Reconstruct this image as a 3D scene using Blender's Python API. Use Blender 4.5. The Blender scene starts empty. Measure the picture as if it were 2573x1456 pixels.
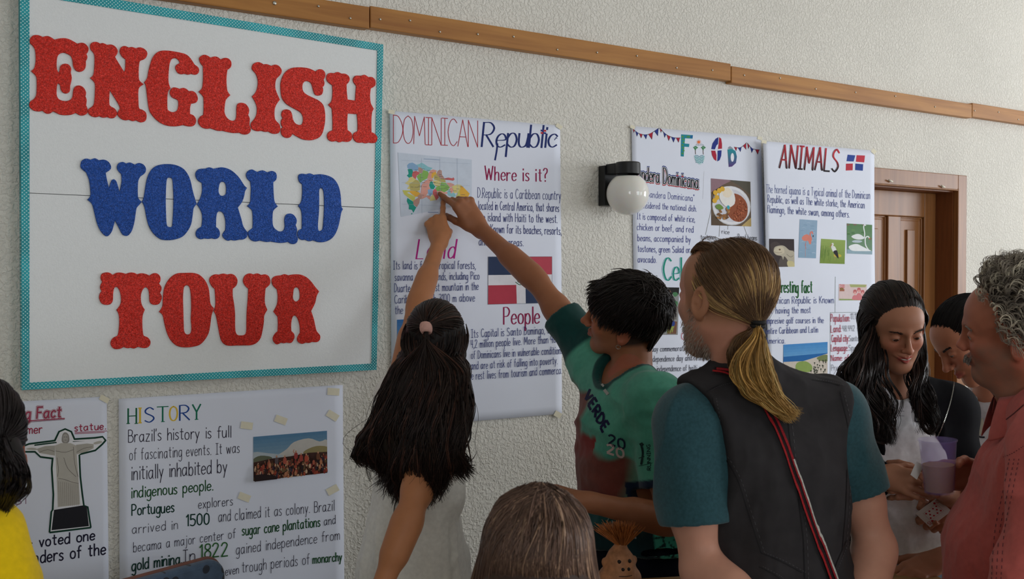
import bpy, math, random
import numpy as np
from mathutils import Vector, Matrix, noise as mnoise
from mathutils.bvhtree import BVHTree
random.seed(7); RNG = np.random.default_rng(7)
SC = bpy.context.scene
COL = SC.collection

# ---------------------------------------------------------------- camera
FW, FH, FOC = 2573.0, 1456.0, 2500.0
YAW = math.radians(33.3); PIT = math.atan(43/2500)
CAM = np.array([0.0, -2.767, 1.69])
FH_ = np.array([math.sin(YAW), math.cos(YAW), 0.0])          # horizontal heading
RT = np.array([math.cos(YAW), -math.sin(YAW), 0.0])
UPW = np.array([0, 0, 1.0])
FD = FH_*math.cos(PIT) - UPW*math.sin(PIT)
UP = np.cross(RT, FD)
cam = bpy.data.cameras.new('camera'); camo = bpy.data.objects.new('camera', cam); COL.objects.link(camo)
cam.sensor_width = 36.0; cam.lens = 36.0*FOC/FW; cam.clip_start = 0.05
camo.matrix_world = Matrix(((RT[0], UP[0], -FD[0], CAM[0]), (RT[1], UP[1], -FD[1], CAM[1]), (RT[2], UP[2], -FD[2], CAM[2]), (0, 0, 0, 1)))
cam.dof.use_dof = True; cam.dof.focus_distance = 2.9; cam.dof.aperture_fstop = 9.0
SC.camera = camo

# ---------------------------------------------------------------- exposure, sky, daylight
SC.view_settings.view_transform = 'Standard'; SC.view_settings.look = 'None'
SC.view_settings.exposure = -0.74; SC.view_settings.gamma = 1.0; SC.view_settings.use_curve_mapping = False
try:
    SC.cycles.use_denoising = True
    SC.cycles.max_bounces = 8
except Exception: pass
w = bpy.data.worlds.new('sky'); SC.world = w; w.use_nodes = True
w.node_tree.nodes['Background'].inputs[0].default_value = (0.75, 0.86, 1.0, 1); w.node_tree.nodes['Background'].inputs[1].default_value = 0.6

def srgb(c):
    r = []
    for v in c[:3]:
        v = v/255.0
        r.append(v/12.92 if v <= 0.04045 else ((v+0.055)/1.055)**2.4)
    return tuple(r)
def lin(c): return srgb(c)+(1.0,)

# daylight coming in through the windows behind and to the right of the camera
def daylight(name, loc, rot, sx, sy, power, col):
    l = bpy.data.lights.new(name, 'AREA'); l.shape = 'RECTANGLE'; l.size = sx; l.size_y = sy; l.energy = power; l.color = col
    o = bpy.data.objects.new(name, l); COL.objects.link(o); o.location = loc; o.rotation_euler = rot
    return o
daylight('daylight', (3.9, -5.55, 2.0), (math.radians(90), 0, 0), 1.6, 1.7, 58, (0.90, 0.95, 1.0))
daylight('daylight', (6.3, -5.55, 2.0), (math.radians(90), 0, 0), 1.6, 1.7, 46, (0.90, 0.95, 1.0))
daylight('daylight', (7.85, -2.6, 2.05), (0, math.radians(90), 0), 1.7, 1.8, 172, (0.92, 0.955, 1.0))
daylight('daylight', (-0.9, -5.55, 2.1), (math.radians(90), 0, 0), 1.4, 1.5, 42, (0.90, 0.95, 1.0))

# ---------------------------------------------------------------- helpers
def at(px, py, Z):
    return CAM + Z*((px-FW/2)/FOC*RT + (FH/2-py)/FOC*UP + FD)
def dc(r, u, f):                                  # direction given as right / up / away
    v = r*RT + u*UPW + f*FH_
    return v/np.linalg.norm(v)
def onwall(px, py, off=0.0):                      # point of the poster wall seen at a pixel -> x, z
    d = (px-FW/2)/FOC*RT + (FH/2-py)/FOC*UP + FD
    t = (-off-CAM[1])/d[1]
    p = CAM+t*d
    return p[0], p[2]
def unit(v): v = np.asarray(v, float); return v/max(1e-9, np.linalg.norm(v))

def link(name, me, mat=None, parent=None):
    o = bpy.data.objects.new(name, me); COL.objects.link(o)
    if mat: me.materials.append(mat)
    if parent: o.parent = parent
    return o
def root(name, loc, label, cat, group=None, kind=None):
    o = bpy.data.objects.new(name, None); COL.objects.link(o); o.location = loc; o.empty_display_size = 0.05
    tag(o, label, cat, group, kind); bpy.context.view_layer.update()
    return o
def tag(o, label=None, cat=None, group=None, kind=None):
    if label: o['label'] = label
    if cat: o['category'] = cat
    if group: o['group'] = group
    if kind: o['kind'] = kind
    return o
def adopt(o, parent):                             # keep world position (parents are unrotated empties)
    o.parent = parent
    o.matrix_parent_inverse = Matrix.Translation(-parent.location)
    return o
def mesh_np(name, V, quads=None, tris=None, col=None, mat=None, parent=None, smooth=True, polys=None):
    me = bpy.data.meshes.new(name)
    V = np.asarray(V, np.float32)
    loops = []; starts = []; n = 0; tot = []
    for arr, k in ((quads, 4), (tris, 3)):
        if arr is not None and len(arr):
            arr = np.asarray(arr, np.int32).reshape(-1, k)
            loops.append(arr.ravel()); starts.append(n+np.arange(len(arr))*k); tot.append(np.full(len(arr), k)); n += arr.size
    if polys:
        for p in polys:
            loops.append(np.asarray(p, np.int32)); starts.append(np.array([n])); tot.append(np.array([len(p)])); n += len(p)
    loops = np.concatenate(loops).astype(np.int32); starts = np.concatenate(starts).astype(np.int32)
    me.vertices.add(len(V)); me.vertices.foreach_set('co', V.ravel())
    me.loops.add(len(loops)); me.loops.foreach_set('vertex_index', loops)
    me.polygons.add(len(starts)); me.polygons.foreach_set('loop_start', starts)
    me.update(calc_edges=True)
    if col is not None:
        a = me.color_attributes.new('Col', 'FLOAT_COLOR', 'POINT')
        c = np.ones((len(V), 4), np.float32); c[:, :3] = col
        a.data.foreach_set('color', c.ravel())
    me.polygons.foreach_set('use_smooth', np.full(len(me.polygons), bool(smooth)))
    me.validate(); me.update()
    o = link(name, me, mat)
    if parent: adopt(o, parent)
    return o

class MB:                                         # small mesh builder: boxes, tubes, lathes, prisms
    def __init__(s): s.v = []; s.f = []; s.c = []; s.cur = None
    def _add(s, vs, fs):
        b = len(s.v); s.v += [tuple(map(float, v)) for v in vs]; s.f += [[b+i for i in f] for f in fs]
        if s.cur is not None: s.c += [s.cur]*len(vs)
    def box(s, lo, hi, M=None):
        x0, y0, z0 = lo; x1, y1, z1 = hi
        vs = [(x0,y0,z0),(x1,y0,z0),(x1,y1,z0),(x0,y1,z0),(x0,y0,z1),(x1,y0,z1),(x1,y1,z1),(x0,y1,z1)]
        if M is not None: vs = [tuple(M(np.array(v))) for v in vs]
        s._add(vs, [(0,3,2,1),(4,5,6,7),(0,1,5,4),(1,2,6,5),(2,3,7,6),(3,0,4,7)])
    def tube(s, pts, r, n=8, caps=True):
        pts = [np.asarray(p, float) for p in pts]
        rs = r if hasattr(r, '__len__') else [r]*len(pts)
        vs = []; fs = []
        ref = None
        for i, p in enumerate(pts):
            t = unit(pts[min(i+1, len(pts)-1)]-pts[max(i-1, 0)])
            if ref is None: ref = np.array([0, 0, 1.]) if abs(t[2]) < .9 else np.array([1., 0, 0])
            a = unit(np.cross(t, ref)); b = np.cross(t, a); ref = -unit(np.cross(t, a)) if False else ref
            for k in range(n):
                th = 2*math.pi*k/n
                vs.append(p+rs[i]*(math.cos(th)*a+math.sin(th)*b))
        for i in range(len(pts)-1):
            for k in range(n):
                k2 = (k+1) % n
                fs.append((i*n+k, i*n+k2, (i+1)*n+k2, (i+1)*n+k))
        if caps: fs += [tuple(range(n))[::-1], tuple((len(pts)-1)*n+k for k in range(n))]
        s._add(vs, fs)
    def lathe(s, prof, base=(0, 0, 0), n=32, axis=None):
        # prof: (r, h) ; axis: (a, b, up) unit vectors
        A, B, U = axis if axis else (np.array([1., 0, 0]), np.array([0, 1., 0]), np.array([0, 0, 1.]))
        base = np.asarray(base, float); vs = []; fs = []
        for r, h in prof:
            for k in range(n):
                th = 2*math.pi*k/n
                vs.append(base+r*(math.cos(th)*A+math.sin(th)*B)+h*U)
        for i in range(len(prof)-1):
            for k in range(n):
                k2 = (k+1) % n
                fs.append((i*n+k, i*n+k2, (i+1)*n+k2, (i+1)*n+k))
        s._add(vs, fs)
    def build(s, name, mat, parent=None, smooth=False, bevel=0, seg=2):
        me = bpy.data.meshes.new(name); me.from_pydata(s.v, [], s.f); me.update()
        if s.c:
            a = me.color_attributes.new('Col', 'FLOAT_COLOR', 'POINT')
            a.data.foreach_set('color', np.array([tuple(c)+(1.,) for c in s.c], np.float32).ravel())
        if smooth:
            me.polygons.foreach_set('use_smooth', [True]*len(me.polygons))
        o = link(name, me, mat)
        if bevel:
            m = o.modifiers.new('bevel', 'BEVEL'); m.width = bevel; m.segments = seg; m.limit_method = 'ANGLE'
        if parent: adopt(o, parent)
        return o

# ---------------------------------------------------------------- materials
def mat(name, col=(200, 200, 200), rough=0.6, var=0.0, vscale=20.0, bump=0.0, bscale=60.0, attr=False, spec=0.5,
        metal=0.0, sss=0.0, stretch=None, trans=0.0, alpha=1.0, sheen=0.0, ior=1.45, coat=0.0, bdist=0.002, detail=4.0):
    m = bpy.data.materials.new(name); m.use_nodes = True
    nt = m.node_tree; b = nt.nodes['Principled BSDF']; L = nt.links.new
    b.inputs['Roughness'].default_value = rough; b.inputs['Metallic'].default_value = metal
    b.inputs['Specular IOR Level'].default_value = spec; b.inputs['IOR'].default_value = ior
    if trans: b.inputs['Transmission Weight'].default_value = trans
    if alpha < 1: b.inputs['Alpha'].default_value = alpha
    if sheen: b.inputs['Sheen Weight'].default_value = sheen
    if coat: b.inputs['Coat Weight'].default_value = coat
    if sss:
        b.inputs['Subsurface Weight'].default_value = sss; b.inputs['Subsurface Radius'].default_value = (0.012, 0.005, 0.003); b.inputs['Subsurface Scale'].default_value = 0.5
    tc = nt.nodes.new('ShaderNodeTexCoord'); co = tc.outputs['Object']
    if stretch:
        mp = nt.nodes.new('ShaderNodeMapping'); mp.inputs['Scale'].default_value = stretch; L(co, mp.inputs['Vector']); co = mp.outputs['Vector']
    if attr:
        at_ = nt.nodes.new('ShaderNodeAttribute'); at_.attribute_name = 'Col'; base = at_.outputs['Color']
    else:
        rgb = nt.nodes.new('ShaderNodeRGB'); rgb.outputs[0].default_value = lin(col); base = rgb.outputs[0]
    if var:
        nz = nt.nodes.new('ShaderNodeTexNoise'); nz.inputs['Scale'].default_value = vscale; nz.inputs['Detail'].default_value = detail
        L(co, nz.inputs['Vector'])
        mr = nt.nodes.new('ShaderNodeMapRange'); mr.inputs[1].default_value = .3; mr.inputs[2].default_value = .7
        mr.inputs[3].default_value = 1-var; mr.inputs[4].default_value = 1+var
        L(nz.outputs['Fac'], mr.inputs[0])
        mx = nt.nodes.new('ShaderNodeMix'); mx.data_type = 'RGBA'; mx.blend_type = 'MULTIPLY'; mx.inputs['Factor'].default_value = 1
        cb = nt.nodes.new('ShaderNodeCombineColor'); [L(mr.outputs[0], cb.inputs[i]) for i in range(3)]
        L(base, mx.inputs['A']); L(cb.outputs[0], mx.inputs['B']); base = mx.outputs['Result']
    L(base, b.inputs['Base Color'])
    if bump:
        n2 = nt.nodes.new('ShaderNodeTexNoise'); n2.inputs['Scale'].default_value = bscale; n2.inputs['Detail'].default_value = 3
        L(co, n2.inputs['Vector'])
        bp = nt.nodes.new('ShaderNodeBump'); bp.inputs['Strength'].default_value = bump; bp.inputs['Distance'].default_value = bdist
        L(n2.outputs['Fac'], bp.inputs['Height']); L(bp.outputs[0], b.inputs['Normal'])
    m['nt'] = 1
    return m

def stucco():
    m = mat('stucco_wall', (229, 226, 218), 0.85, var=0.035, vscale=3.0, spec=0.25)
    nt = m.node_tree; L = nt.links.new; b = nt.nodes['Principled BSDF']
    tc = nt.nodes.new('ShaderNodeTexCoord')
    n1 = nt.nodes.new('ShaderNodeTexNoise'); n1.inputs['Scale'].default_value = 95; n1.inputs['Detail'].default_value = 2.5; n1.inputs['Distortion'].default_value = .6
    r = nt.nodes.new('ShaderNodeValToRGB'); r.color_ramp.elements[0].position = .42; r.color_ramp.elements[1].position = .62
    n3 = nt.nodes.new('ShaderNodeTexNoise'); n3.inputs['Scale'].default_value = 30; n3.inputs['Detail'].default_value = 3
    ad = nt.nodes.new('ShaderNodeMath'); ad.operation = 'MULTIPLY_ADD'; ad.inputs[1].default_value = .6
    L(tc.outputs['Object'], n1.inputs['Vector']); L(tc.outputs['Object'], n3.inputs['Vector']); L(n1.outputs['Fac'], r.inputs[0])
    L(n3.outputs['Fac'], ad.inputs[0]); L(r.outputs[0], ad.inputs[2])
    bp = nt.nodes.new('ShaderNodeBump'); bp.inputs['Strength'].default_value = .55; bp.inputs['Distance'].default_value = .006
    L(ad.outputs[0], bp.inputs['Height']); L(bp.outputs[0], b.inputs['Normal'])
    return m
def wood(name, c1, c2, axis='x', rough=.45, scale=1.0):
    m = mat(name, c1, rough, spec=.4); nt = m.node_tree; L = nt.links.new; b = nt.nodes['Principled BSDF']
    tc = nt.nodes.new('ShaderNodeTexCoord'); mp = nt.nodes.new('ShaderNodeMapping')
    st = {'x': (1.2, 22, 22), 'z': (22, 22, 1.2), 'y': (22, 1.2, 22)}[axis]
    mp.inputs['Scale'].default_value = tuple(v*scale for v in st); L(tc.outputs['Object'], mp.inputs['Vector'])
    nz = nt.nodes.new('ShaderNodeTexNoise'); nz.inputs['Scale'].default_value = 1.6; nz.inputs['Detail'].default_value = 6; nz.inputs['Distortion'].default_value = .5
    L(mp.outputs[0], nz.inputs['Vector'])
    r = nt.nodes.new('ShaderNodeValToRGB'); r.color_ramp.elements[0].position = .3; r.color_ramp.elements[1].position = .72
    r.color_ramp.elements[0].color = lin(c2); r.color_ramp.elements[1].color = lin(c1)
    L(nz.outputs['Fac'], r.inputs[0]); L(r.outputs[0], b.inputs['Base Color'])
    bp = nt.nodes.new('ShaderNodeBump'); bp.inputs['Strength'].default_value = .15; bp.inputs['Distance'].default_value = .001
    L(nz.outputs['Fac'], bp.inputs['Height']); L(bp.outputs[0], b.inputs['Normal'])
    return m
def emit(name, col, s):
    m = bpy.data.materials.new(name); m.use_nodes = True; nt = m.node_tree; nt.nodes.clear()
    e = nt.nodes.new('ShaderNodeEmission'); e.inputs[0].default_value = col; e.inputs[1].default_value = s
    o = nt.nodes.new('ShaderNodeOutputMaterial'); nt.links.new(e.outputs[0], o.inputs[0])
    return m
M_WALL = stucco()
M_TRIM = wood('trim_wood', (190, 134, 68), (152, 98, 46), 'x')
M_DOOR = wood('door_wood', (152, 102, 60), (122, 78, 42), 'z', .38)
M_FLOOR = mat('floor_tile', (150, 140, 125), .5, var=.08, vscale=6)
M_CEIL = mat('ceiling_paint', (235, 233, 226), .9, var=.02, vscale=4)
M_STEEL = mat('steel', (190, 188, 180), .35, metal=1.0, var=.05)
M_BLACK = mat('black_metal', (24, 25, 27), .42, var=.15, vscale=40, bump=.1, bscale=200)
M_INK = mat('ink_print', attr=True, rough=.75, var=.03, vscale=60, spec=.2)
M_PAPER = mat('white_paper', (230, 235, 250), .8, var=.015, vscale=5, spec=.2, bump=.05, bscale=8)
M_TAPE = mat('masking_tape', (226, 222, 205), .5, var=.04, vscale=30)

# ---------------------------------------------------------------- room shell
HC = 3.5
X0, X1, Y0 = -3.0, 8.0, -5.7
def structure(o): o['kind'] = 'structure'; return o
# door opening on the poster wall
dtop = onwall(2405, 471)[1]
dr = onwall(2400, 700)[0]
dl = dr-.82
b = MB(); T = .2
b.box((X0, 0, 0), (dl, T, HC)); b.box((dr, 0, 0), (X1, T, HC)); b.box((dl, 0, dtop), (dr, T, HC))
structure(b.build('wall_north', M_WALL))
b = MB(); b.box((X0-.2, Y0-.2, -.1), (X1+.2, .6, 0)); structure(b.build('floor', M_FLOOR))
b = MB(); b.box((X0-.2, Y0-.2, HC), (X1+.2, .6, HC+.1)); structure(b.build('ceiling', M_CEIL))
b = MB(); b.box((X0-.2, Y0-.2, 0), (X0, .2, HC)); structure(b.build('wall_west', M_WALL))
def holed(name, along, lo, hi, holes, thick):     # wall along x or y with window openings
    b = MB(); cur = lo
    def bx(a0, a1, z0, z1):
        if along == 'x': b.box((a0, thick[0], z0), (a1, thick[1], z1))
        else: b.box((thick[0], a0, z0), (thick[1], a1, z1))
    for (a0, a1, z0, z1) in holes:
        bx(cur, a0, 0, HC); bx(a0, a1, 0, z0); bx(a0, a1, z1, HC); cur = a1
    bx(cur, hi, 0, HC)
    return structure(b.build(name, M_WALL))
WS = [(-1.6, -.2, 1.35, 2.85), (3.1, 4.7, 1.15, 2.85), (5.5, 7.1, 1.15, 2.85)]
holed('wall_south', 'x', X0, X1, WS, (Y0-.2, Y0))
WE = [(-3.5, -1.7, 1.2, 2.9)]
holed('wall_east', 'y', Y0, .2, WE, (X1, X1+.2))
M_PANE = emit('daylit_pane', (0.9, 0.95, 1.0, 1), 2.6)
M_WFR = wood('window_wood', (150, 98, 56), (118, 74, 38), 'z')
wi = 1
for along, holes in (('x', WS), ('y', WE)):
    for (a0, a1, z0, z1) in holes:
        def P(a, d, z): return (a, Y0-d, z) if along == 'x' else (X1+d, a, z)
        def bx(b, a_0, a_1, d0, d1, z_0, z_1):
            p, q = P(a_0, d0, z_0), P(a_1, d1, z_1)
            b.box(tuple(min(i, j) for i, j in zip(p, q)), tuple(max(i, j) for i, j in zip(p, q)))
        b = MB()
        bx(b, a0, a0+.06, .04, .1, z0, z1); bx(b, a1-.06, a1, .04, .1, z0, z1); bx(b, a0, a1, .04, .1, z0, z0+.06); bx(b, a0, a1, .04, .1, z1-.06, z1)
        bx(b, (a0+a1)/2-.03, (a0+a1)/2+.03, .045, .095, z0, z1)
        fr = structure(b.build('window_%d' % wi, M_WFR)); wi += 1
        g = MB(); bx(g, a0+.05, a1-.05, .11, .12, z0+.05, z1-.05); g.build('pane', M_PANE, fr)

# timber rail along the wall: four boards
def zline(pts): return [onwall(*p) for p in pts]
x_a, z_t = onwall(918, 28); _, z_b = onwall(918, 75)
zt = (onwall(918, 29)[1]+onwall(1820, 168)[1]+onwall(2500, 269)[1])/3
zb = (onwall(918, 75)[1]+onwall(1820, 213)[1]+onwall(2500, 306)[1])/3
cuts = [X0, onwall(-260, 0)[0], onwall(918, 50)[0], onwall(1822, 190)[0], onwall(2427, 280)[0], X1]
scr = [[690, 800, 880], [955, 1030, 1105, 1200, 1290, 1400, 1500, 1600, 1700, 1790], [1870, 1960, 2050, 2150, 2250, 2350], [2450, 2510, 2560]]
for i in range(len(cuts)-1):
    b = MB(); dz = (0, .0, .004, -.004, .003)[i]
    b.box((cuts[i]+.0015, -.032, zb+dz), (cuts[i+1]-.0015, 0.0, zt+dz))
    t = structure(b.build('trim_%d' % (i+1), M_TRIM, bevel=.003))
    if i > 0:
        for k, px in enumerate(scr[i-1]):
            x, _ = onwall(px, 100, .032)
            s = MB(); r = .006 if k == 0 and i == 1 else .0035
            s.lathe([(0.0001, .003), (r*.5, .0035), (r, .002), (r, 0)], (x, -.032, (zt+zb)/2+.012*math.sin(k*2.1)), 10, (np.array([1., 0, 0]), np.array([0, 0, 1.]), np.array([0, -1., 0])))
            s.build('nail', M_STEEL, t, smooth=True)

# door in a deep wooden lining
door = root('door_1', ((dl+dr)/2, 0, 0), 'brown panelled wooden door in a deep frame behind the posters', 'door', kind='structure')
lx1 = dr-.025
yl = min((abs(onwall(2350, 700, -y)[0]-lx1), y) for y in np.linspace(.04, .16, 61))[1]
pw = lambda px: onwall(px, 700, -yl)[0]
st = lx1-pw(2322); mul = pw(2263)-pw(2231); wpan = pw(2322)-pw(2263); lx0 = lx1-2*st-2*wpan-mul
lx0_ = lx0; fw = .07; b = MB()
b.box((dl-.055, -.022, 0), (dl+.015, .0, dtop+.055)); b.box((dr-.015, -.022, 0), (dr+.055, .0, dtop+.055)); b.box((dl+.015, -.022, dtop-.015), (dr-.015, .0, dtop+.055))
b.box((dl+.013, -.026, 0), (dl+.02, .0, dtop-.01)); b.box((dr-.02, -.026, 0), (dr-.013, .0, dtop-.01)); b.box((dl+.02, -.026, dtop-.02), (dr-.02, .0, dtop-.013))
b.build('door_frame', M_DOOR, door, bevel=.003)
b = MB(); b.box((dl, 0, 0), (lx0_, T, dtop)); b.box((dr-.025, 0, 0), (dr, T, dtop)); b.box((dl+.025, 0, dtop-.025), (dr-.025, T, dtop))
b.build('door_lining', mat('dark_door_wood', (120, 70, 38), .5, var=.15, vscale=8, stretch=(8, 8, .6)), door)
b = MB()
ztop = dtop-.025; zr = onwall(2290, 545, -yl)[1]
pan = [(lx0+st, lx0+st+wpan), (lx1-st-wpan, lx1-st)]
b.box((lx0, yl, 0), (lx0+st, yl+.04, ztop)); b.box((lx1-st, yl, 0), (lx1, yl+.04, ztop)); b.box((pan[0][1], yl, .2), (pan[1][0], yl+.04, .95)); b.box((pan[0][1], yl, 1.12), (pan[1][0], yl+.04, zr))
b.box((lx0+st, yl, zr), (lx1-st, yl+.04, ztop)); b.box((lx0+st, yl, 0), (lx1-st, yl+.04, .2)); b.box((lx0+st, yl, .95), (lx1-st, yl+.04, 1.12))
b.build('door_leaf', M_DOOR, door, bevel=.004)
for (a0, a1) in pan:
    for (z0, z1) in ((.2, .95), (1.12, zr)):
        b = MB(); b.box((a0, yl+.018, z0), (a1, yl+.035, z1))
        for k, ins in ((0, .0), (1, .012), (2, .045)):
            y_ = yl+.012+.004*k; hgt = .008
            b.box((a0+ins, y_, z0+ins), (a0+ins+hgt, yl+.03, z1-ins)); b.box((a1-ins-hgt, y_, z0+ins), (a1-ins, yl+.03, z1-ins))
            b.box((a0+ins, y_, z1-ins-hgt), (a1-ins, yl+.03, z1-ins)); b.box((a0+ins, y_, z0+ins), (a1-ins, yl+.03, z0+ins+hgt))
        b.box((a0+.06, yl+.008, z0+.06), (a1-.06, yl+.03, z1-.06))
        b.build('door_panel', M_DOOR, door, bevel=.003)
for px, py in ((2238, 455), (2370, 469)):
    x, z = onwall(px, py, .03); s = MB(); s.tube([(x-.012, -.03, z+.003), (x+.012, -.03, z-.003)], .004, 8); s.build('staple', M_TAPE, door, smooth=True)
b = MB(); b.tube([(lx0+.06, yl, 1.02), (lx0+.06, yl-.05, 1.02)], .012, 12); b.tube([(lx0+.06, yl-.05, 1.02), (lx0+.16, yl-.052, 1.02)], .009, 10); b.build('door_handle', M_STEEL, door, smooth=True)
# ---------------------------------------------------------------- hand lettering: single-stroke alphabet (cap height 10)
GL = {
'a':"~5,5 3,6 1,5 0,3 1,.4 2.5,0 4.3,1.5 5,4|5,6 5,.5 5.7,0",'b':"0,10 0,0|~0,4 1.5,6 3.5,6 4.8,3.5 4,.6 2,0 0,1.5",
'c':"~4.4,5 3,6 1,5.2 0,3 .8,.7 2.5,0 4.4,1",'d':"~5,4.5 3.5,6 1.2,5.4 0,3 .8,.5 2.5,0 4.2,1 5,3|5,10 5,0",
'e':"~0,3 4.6,3.3 4.2,5.2 2.6,6 .8,5 0,3 .6,.8 2.4,0 4.6,1",'f':"~4,9.6 2.8,10 1.7,8.5 1.5,5 1.5,0|0,6 3.6,6",
'g':"~4.8,5 3,6 1,5.2 0,3 .8,.5 2.5,0 4.2,1.5 4.8,4|~4.8,6 4.8,0 4.6,-2.8 2.6,-4 .2,-3",'h':"0,10 0,0|~0,3.5 1.5,5.8 3.5,6 4.4,4.5 4.5,0",
'i':".7,6 .7,0|.7,8.2 .75,9",'j':"~1.8,6 1.8,-1 1.2,-3.5 -.3,-3.6|1.8,8.2 1.8,9",'k':"0,10 0,0|4,6 0,2.5|1.5,3.8 4.4,0",'l':".6,10 .6,0",
'm':"0,6 0,0|~0,3.5 1.3,5.8 2.8,5.8 3.5,4.5 3.5,0|~3.5,3.5 4.8,5.8 6.3,5.8 7,4.5 7,0",'n':"0,6 0,0|~0,3.5 1.5,5.8 3.5,5.9 4.4,4.5 4.5,0",
'o':"~2.5,6 .7,5.2 0,3 .7,.7 2.5,0 4.3,.7 5,3 4.3,5.2 2.5,6",'p':"0,6 0,-4|~0,4 1.5,6 3.5,6 4.8,3.5 4,.6 2,0 0,1.5",
'q':"~4.8,5 3,6 1,5.2 0,3 .8,.5 2.5,0 4.2,1.5 4.8,4|4.8,6 4.8,-4",'r':"0,6 0,0|~0,3.5 1.2,5.5 3,6 3.5,5.5",'s':"~3.8,5.2 2.2,6 .5,5.2 .6,4 3.2,2.4 3.8,1.2 2.2,0 0,.6",
't':"~1.8,9 1.8,2 2.2,.2 3.6,.4|0,6.4 3.8,6.4",'u':"~0,6 .1,2 1,.2 2.5,0 4,1 4.6,4|4.7,6 4.7,0",'v':"0,6 2.2,0 4.4,6",'w':"0,6 1.7,0 3.5,5.4 5.3,0 7,6",
'x':"0,6 4.4,0|4.4,6 0,0",'y':"0,6 2.3,.5|~4.5,6 2.3,.5 1,-3.5",'z':".2,6 4.3,6 0,0 4.5,0",
'A':"0,0 3.4,10 7,0|1.3,3.6 5.8,3.6",'B':"0,0 0,10|~0,10 3.5,9.8 4.8,8 3.5,5.6 0,5.3|~0,5.3 4,5.2 5.8,2.8 4,.2 0,0",'C':"~6.2,8.6 4,10 1.5,8.8 0,5 1.5,1.2 4,0 6.4,1.6",
'D':"0,0 0,10|~0,10 3.5,9.6 6.3,6.5 6.3,3.5 3.5,.4 0,0",'E':"5.2,10 0,10 0,0 5.4,0|0,5.2 4.4,5.2",'F':"5.2,10 0,10 0,0|0,5.2 4.2,5.2",
'G':"~6.2,8.6 4,10 1.5,8.8 0,5 1.5,1.2 4,0 6,1.6 6.2,4|3.8,4.2 6.4,4.2",'H':"0,0 0,10|6.3,0 6.3,10|0,5 6.3,5",'I':"2,0 2,10|0,10 4,10|0,0 4,0",'K':"0,0 0,10|5.8,10 0,4|1.8,5.8 6,0",'L':"0,10 0,0 5.2,0",
'M':"0,0 .6,10 4,3 7.4,10 8,0",'N':"0,0 0,10 6.6,0 6.6,10",'O':"~3.5,10 1,8.6 0,5 1,1.4 3.5,0 6,1.4 7,5 6,8.6 3.5,10",'P':"0,0 0,10|~0,10 3.5,10 5.6,7.8 4,5 0,4.6",
'R':"0,0 0,10|~0,10 3.5,10 5.6,7.8 4,5.2 0,4.8|1.8,4.8 6,0",'S':"~5.6,8.6 3.2,10 .6,8.6 .6,6.4 5,4 5.8,2 3,0 0,1.2",'T':"3,0 3,10|-.3,10 6.3,10",'U':"~0,10 0,3 1,.5 3.2,0 5.4,.5 6.4,3 6.4,10",
'V':"0,10 3.3,0 6.6,10",'W':"0,10 2.2,0 4.5,8 6.8,0 9,10",'Y':"0,10 3,5 6,10|3,5 3,0",
'0':"~2.5,10 .5,8.5 0,5 .5,1.5 2.5,0 4.5,1.5 5,5 4.5,8.5 2.5,10",'1':"0,8 1.8,10 1.8,0",'2':"~0,8 1.5,10 4,9.6 4.4,7 0,0|0,0 5,0",'3':"~0,9 2,10 4.2,8.6 3.6,6 1.6,5.4|~1.6,5.4 4.4,4.4 4.4,1.4 2,0 0,1",
'4':"0,10 0,4.5 5,4.5|4,10 4,0",'5':"4.6,10 .5,10 .3,5.6|~.3,5.6 2.5,6.2 4.8,4.5 4.4,1.2 2.2,0 0,.8",'7':"0,10 5,10 1.6,0",'8':"~2.5,5.4 .5,7 .8,9.4 2.5,10 4.2,9.4 4.5,7 2.5,5.4 .2,3.4 .4,.8 2.5,0 4.6,.8 4.8,3.4 2.5,5.4",
'.':".4,0 .6,.6",',':".6,.8 .1,-1.4","'":".5,10 .2,8",'"':".3,10 .3,8|1.5,10 1.5,8",'?':"~0,8.4 1.5,10 4,9.4 4,7 2,5 2,2.6|2,.6 2,0",':':".4,5 .4,4.4|.4,1 .4,.4",'%':"0,0 5,8|~1,8 0,7 1,6 2,7 1,8|~4,2.4 3,1.2 4,0 5,1.2 4,2.4",
}
def crom(P, closed=False, n=4):
    P = [np.asarray(p, float) for p in P]
    if len(P) < 3 and not closed: return P
    out = []; N = len(P)
    for i in range(N if closed else N-1):
        if closed: p0, p1, p2, p3 = P[(i-1) % N], P[i], P[(i+1) % N], P[(i+2) % N]
        else: p0, p1, p2, p3 = P[max(i-1, 0)], P[i], P[i+1], P[min(i+2, N-1)]
        for k in range(n):
            t = k/n
            out.append(.5*((2*p1)+(-p0+p2)*t+(2*p0-5*p1+4*p2-p3)*t*t+(-p0+3*p1-3*p2+p3)*t**3))
    if not closed: out.append(P[-1])
    return out
_gc = {}
def glyph(ch):
    if ch in _gc: return _gc[ch]
    st = []; wmax = 0
    for s in GL[ch].split('|'):
        sm = s[0] == '~'
        pts = [tuple(float(v) for v in q.split(',')) for q in s.lstrip('~').split()]
        wmax = max(wmax, max(p[0] for p in pts))
        st.append([tuple(p) for p in (crom(pts, n=3) if sm else pts)])
    _gc[ch] = (st, wmax); return _gc[ch]

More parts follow.
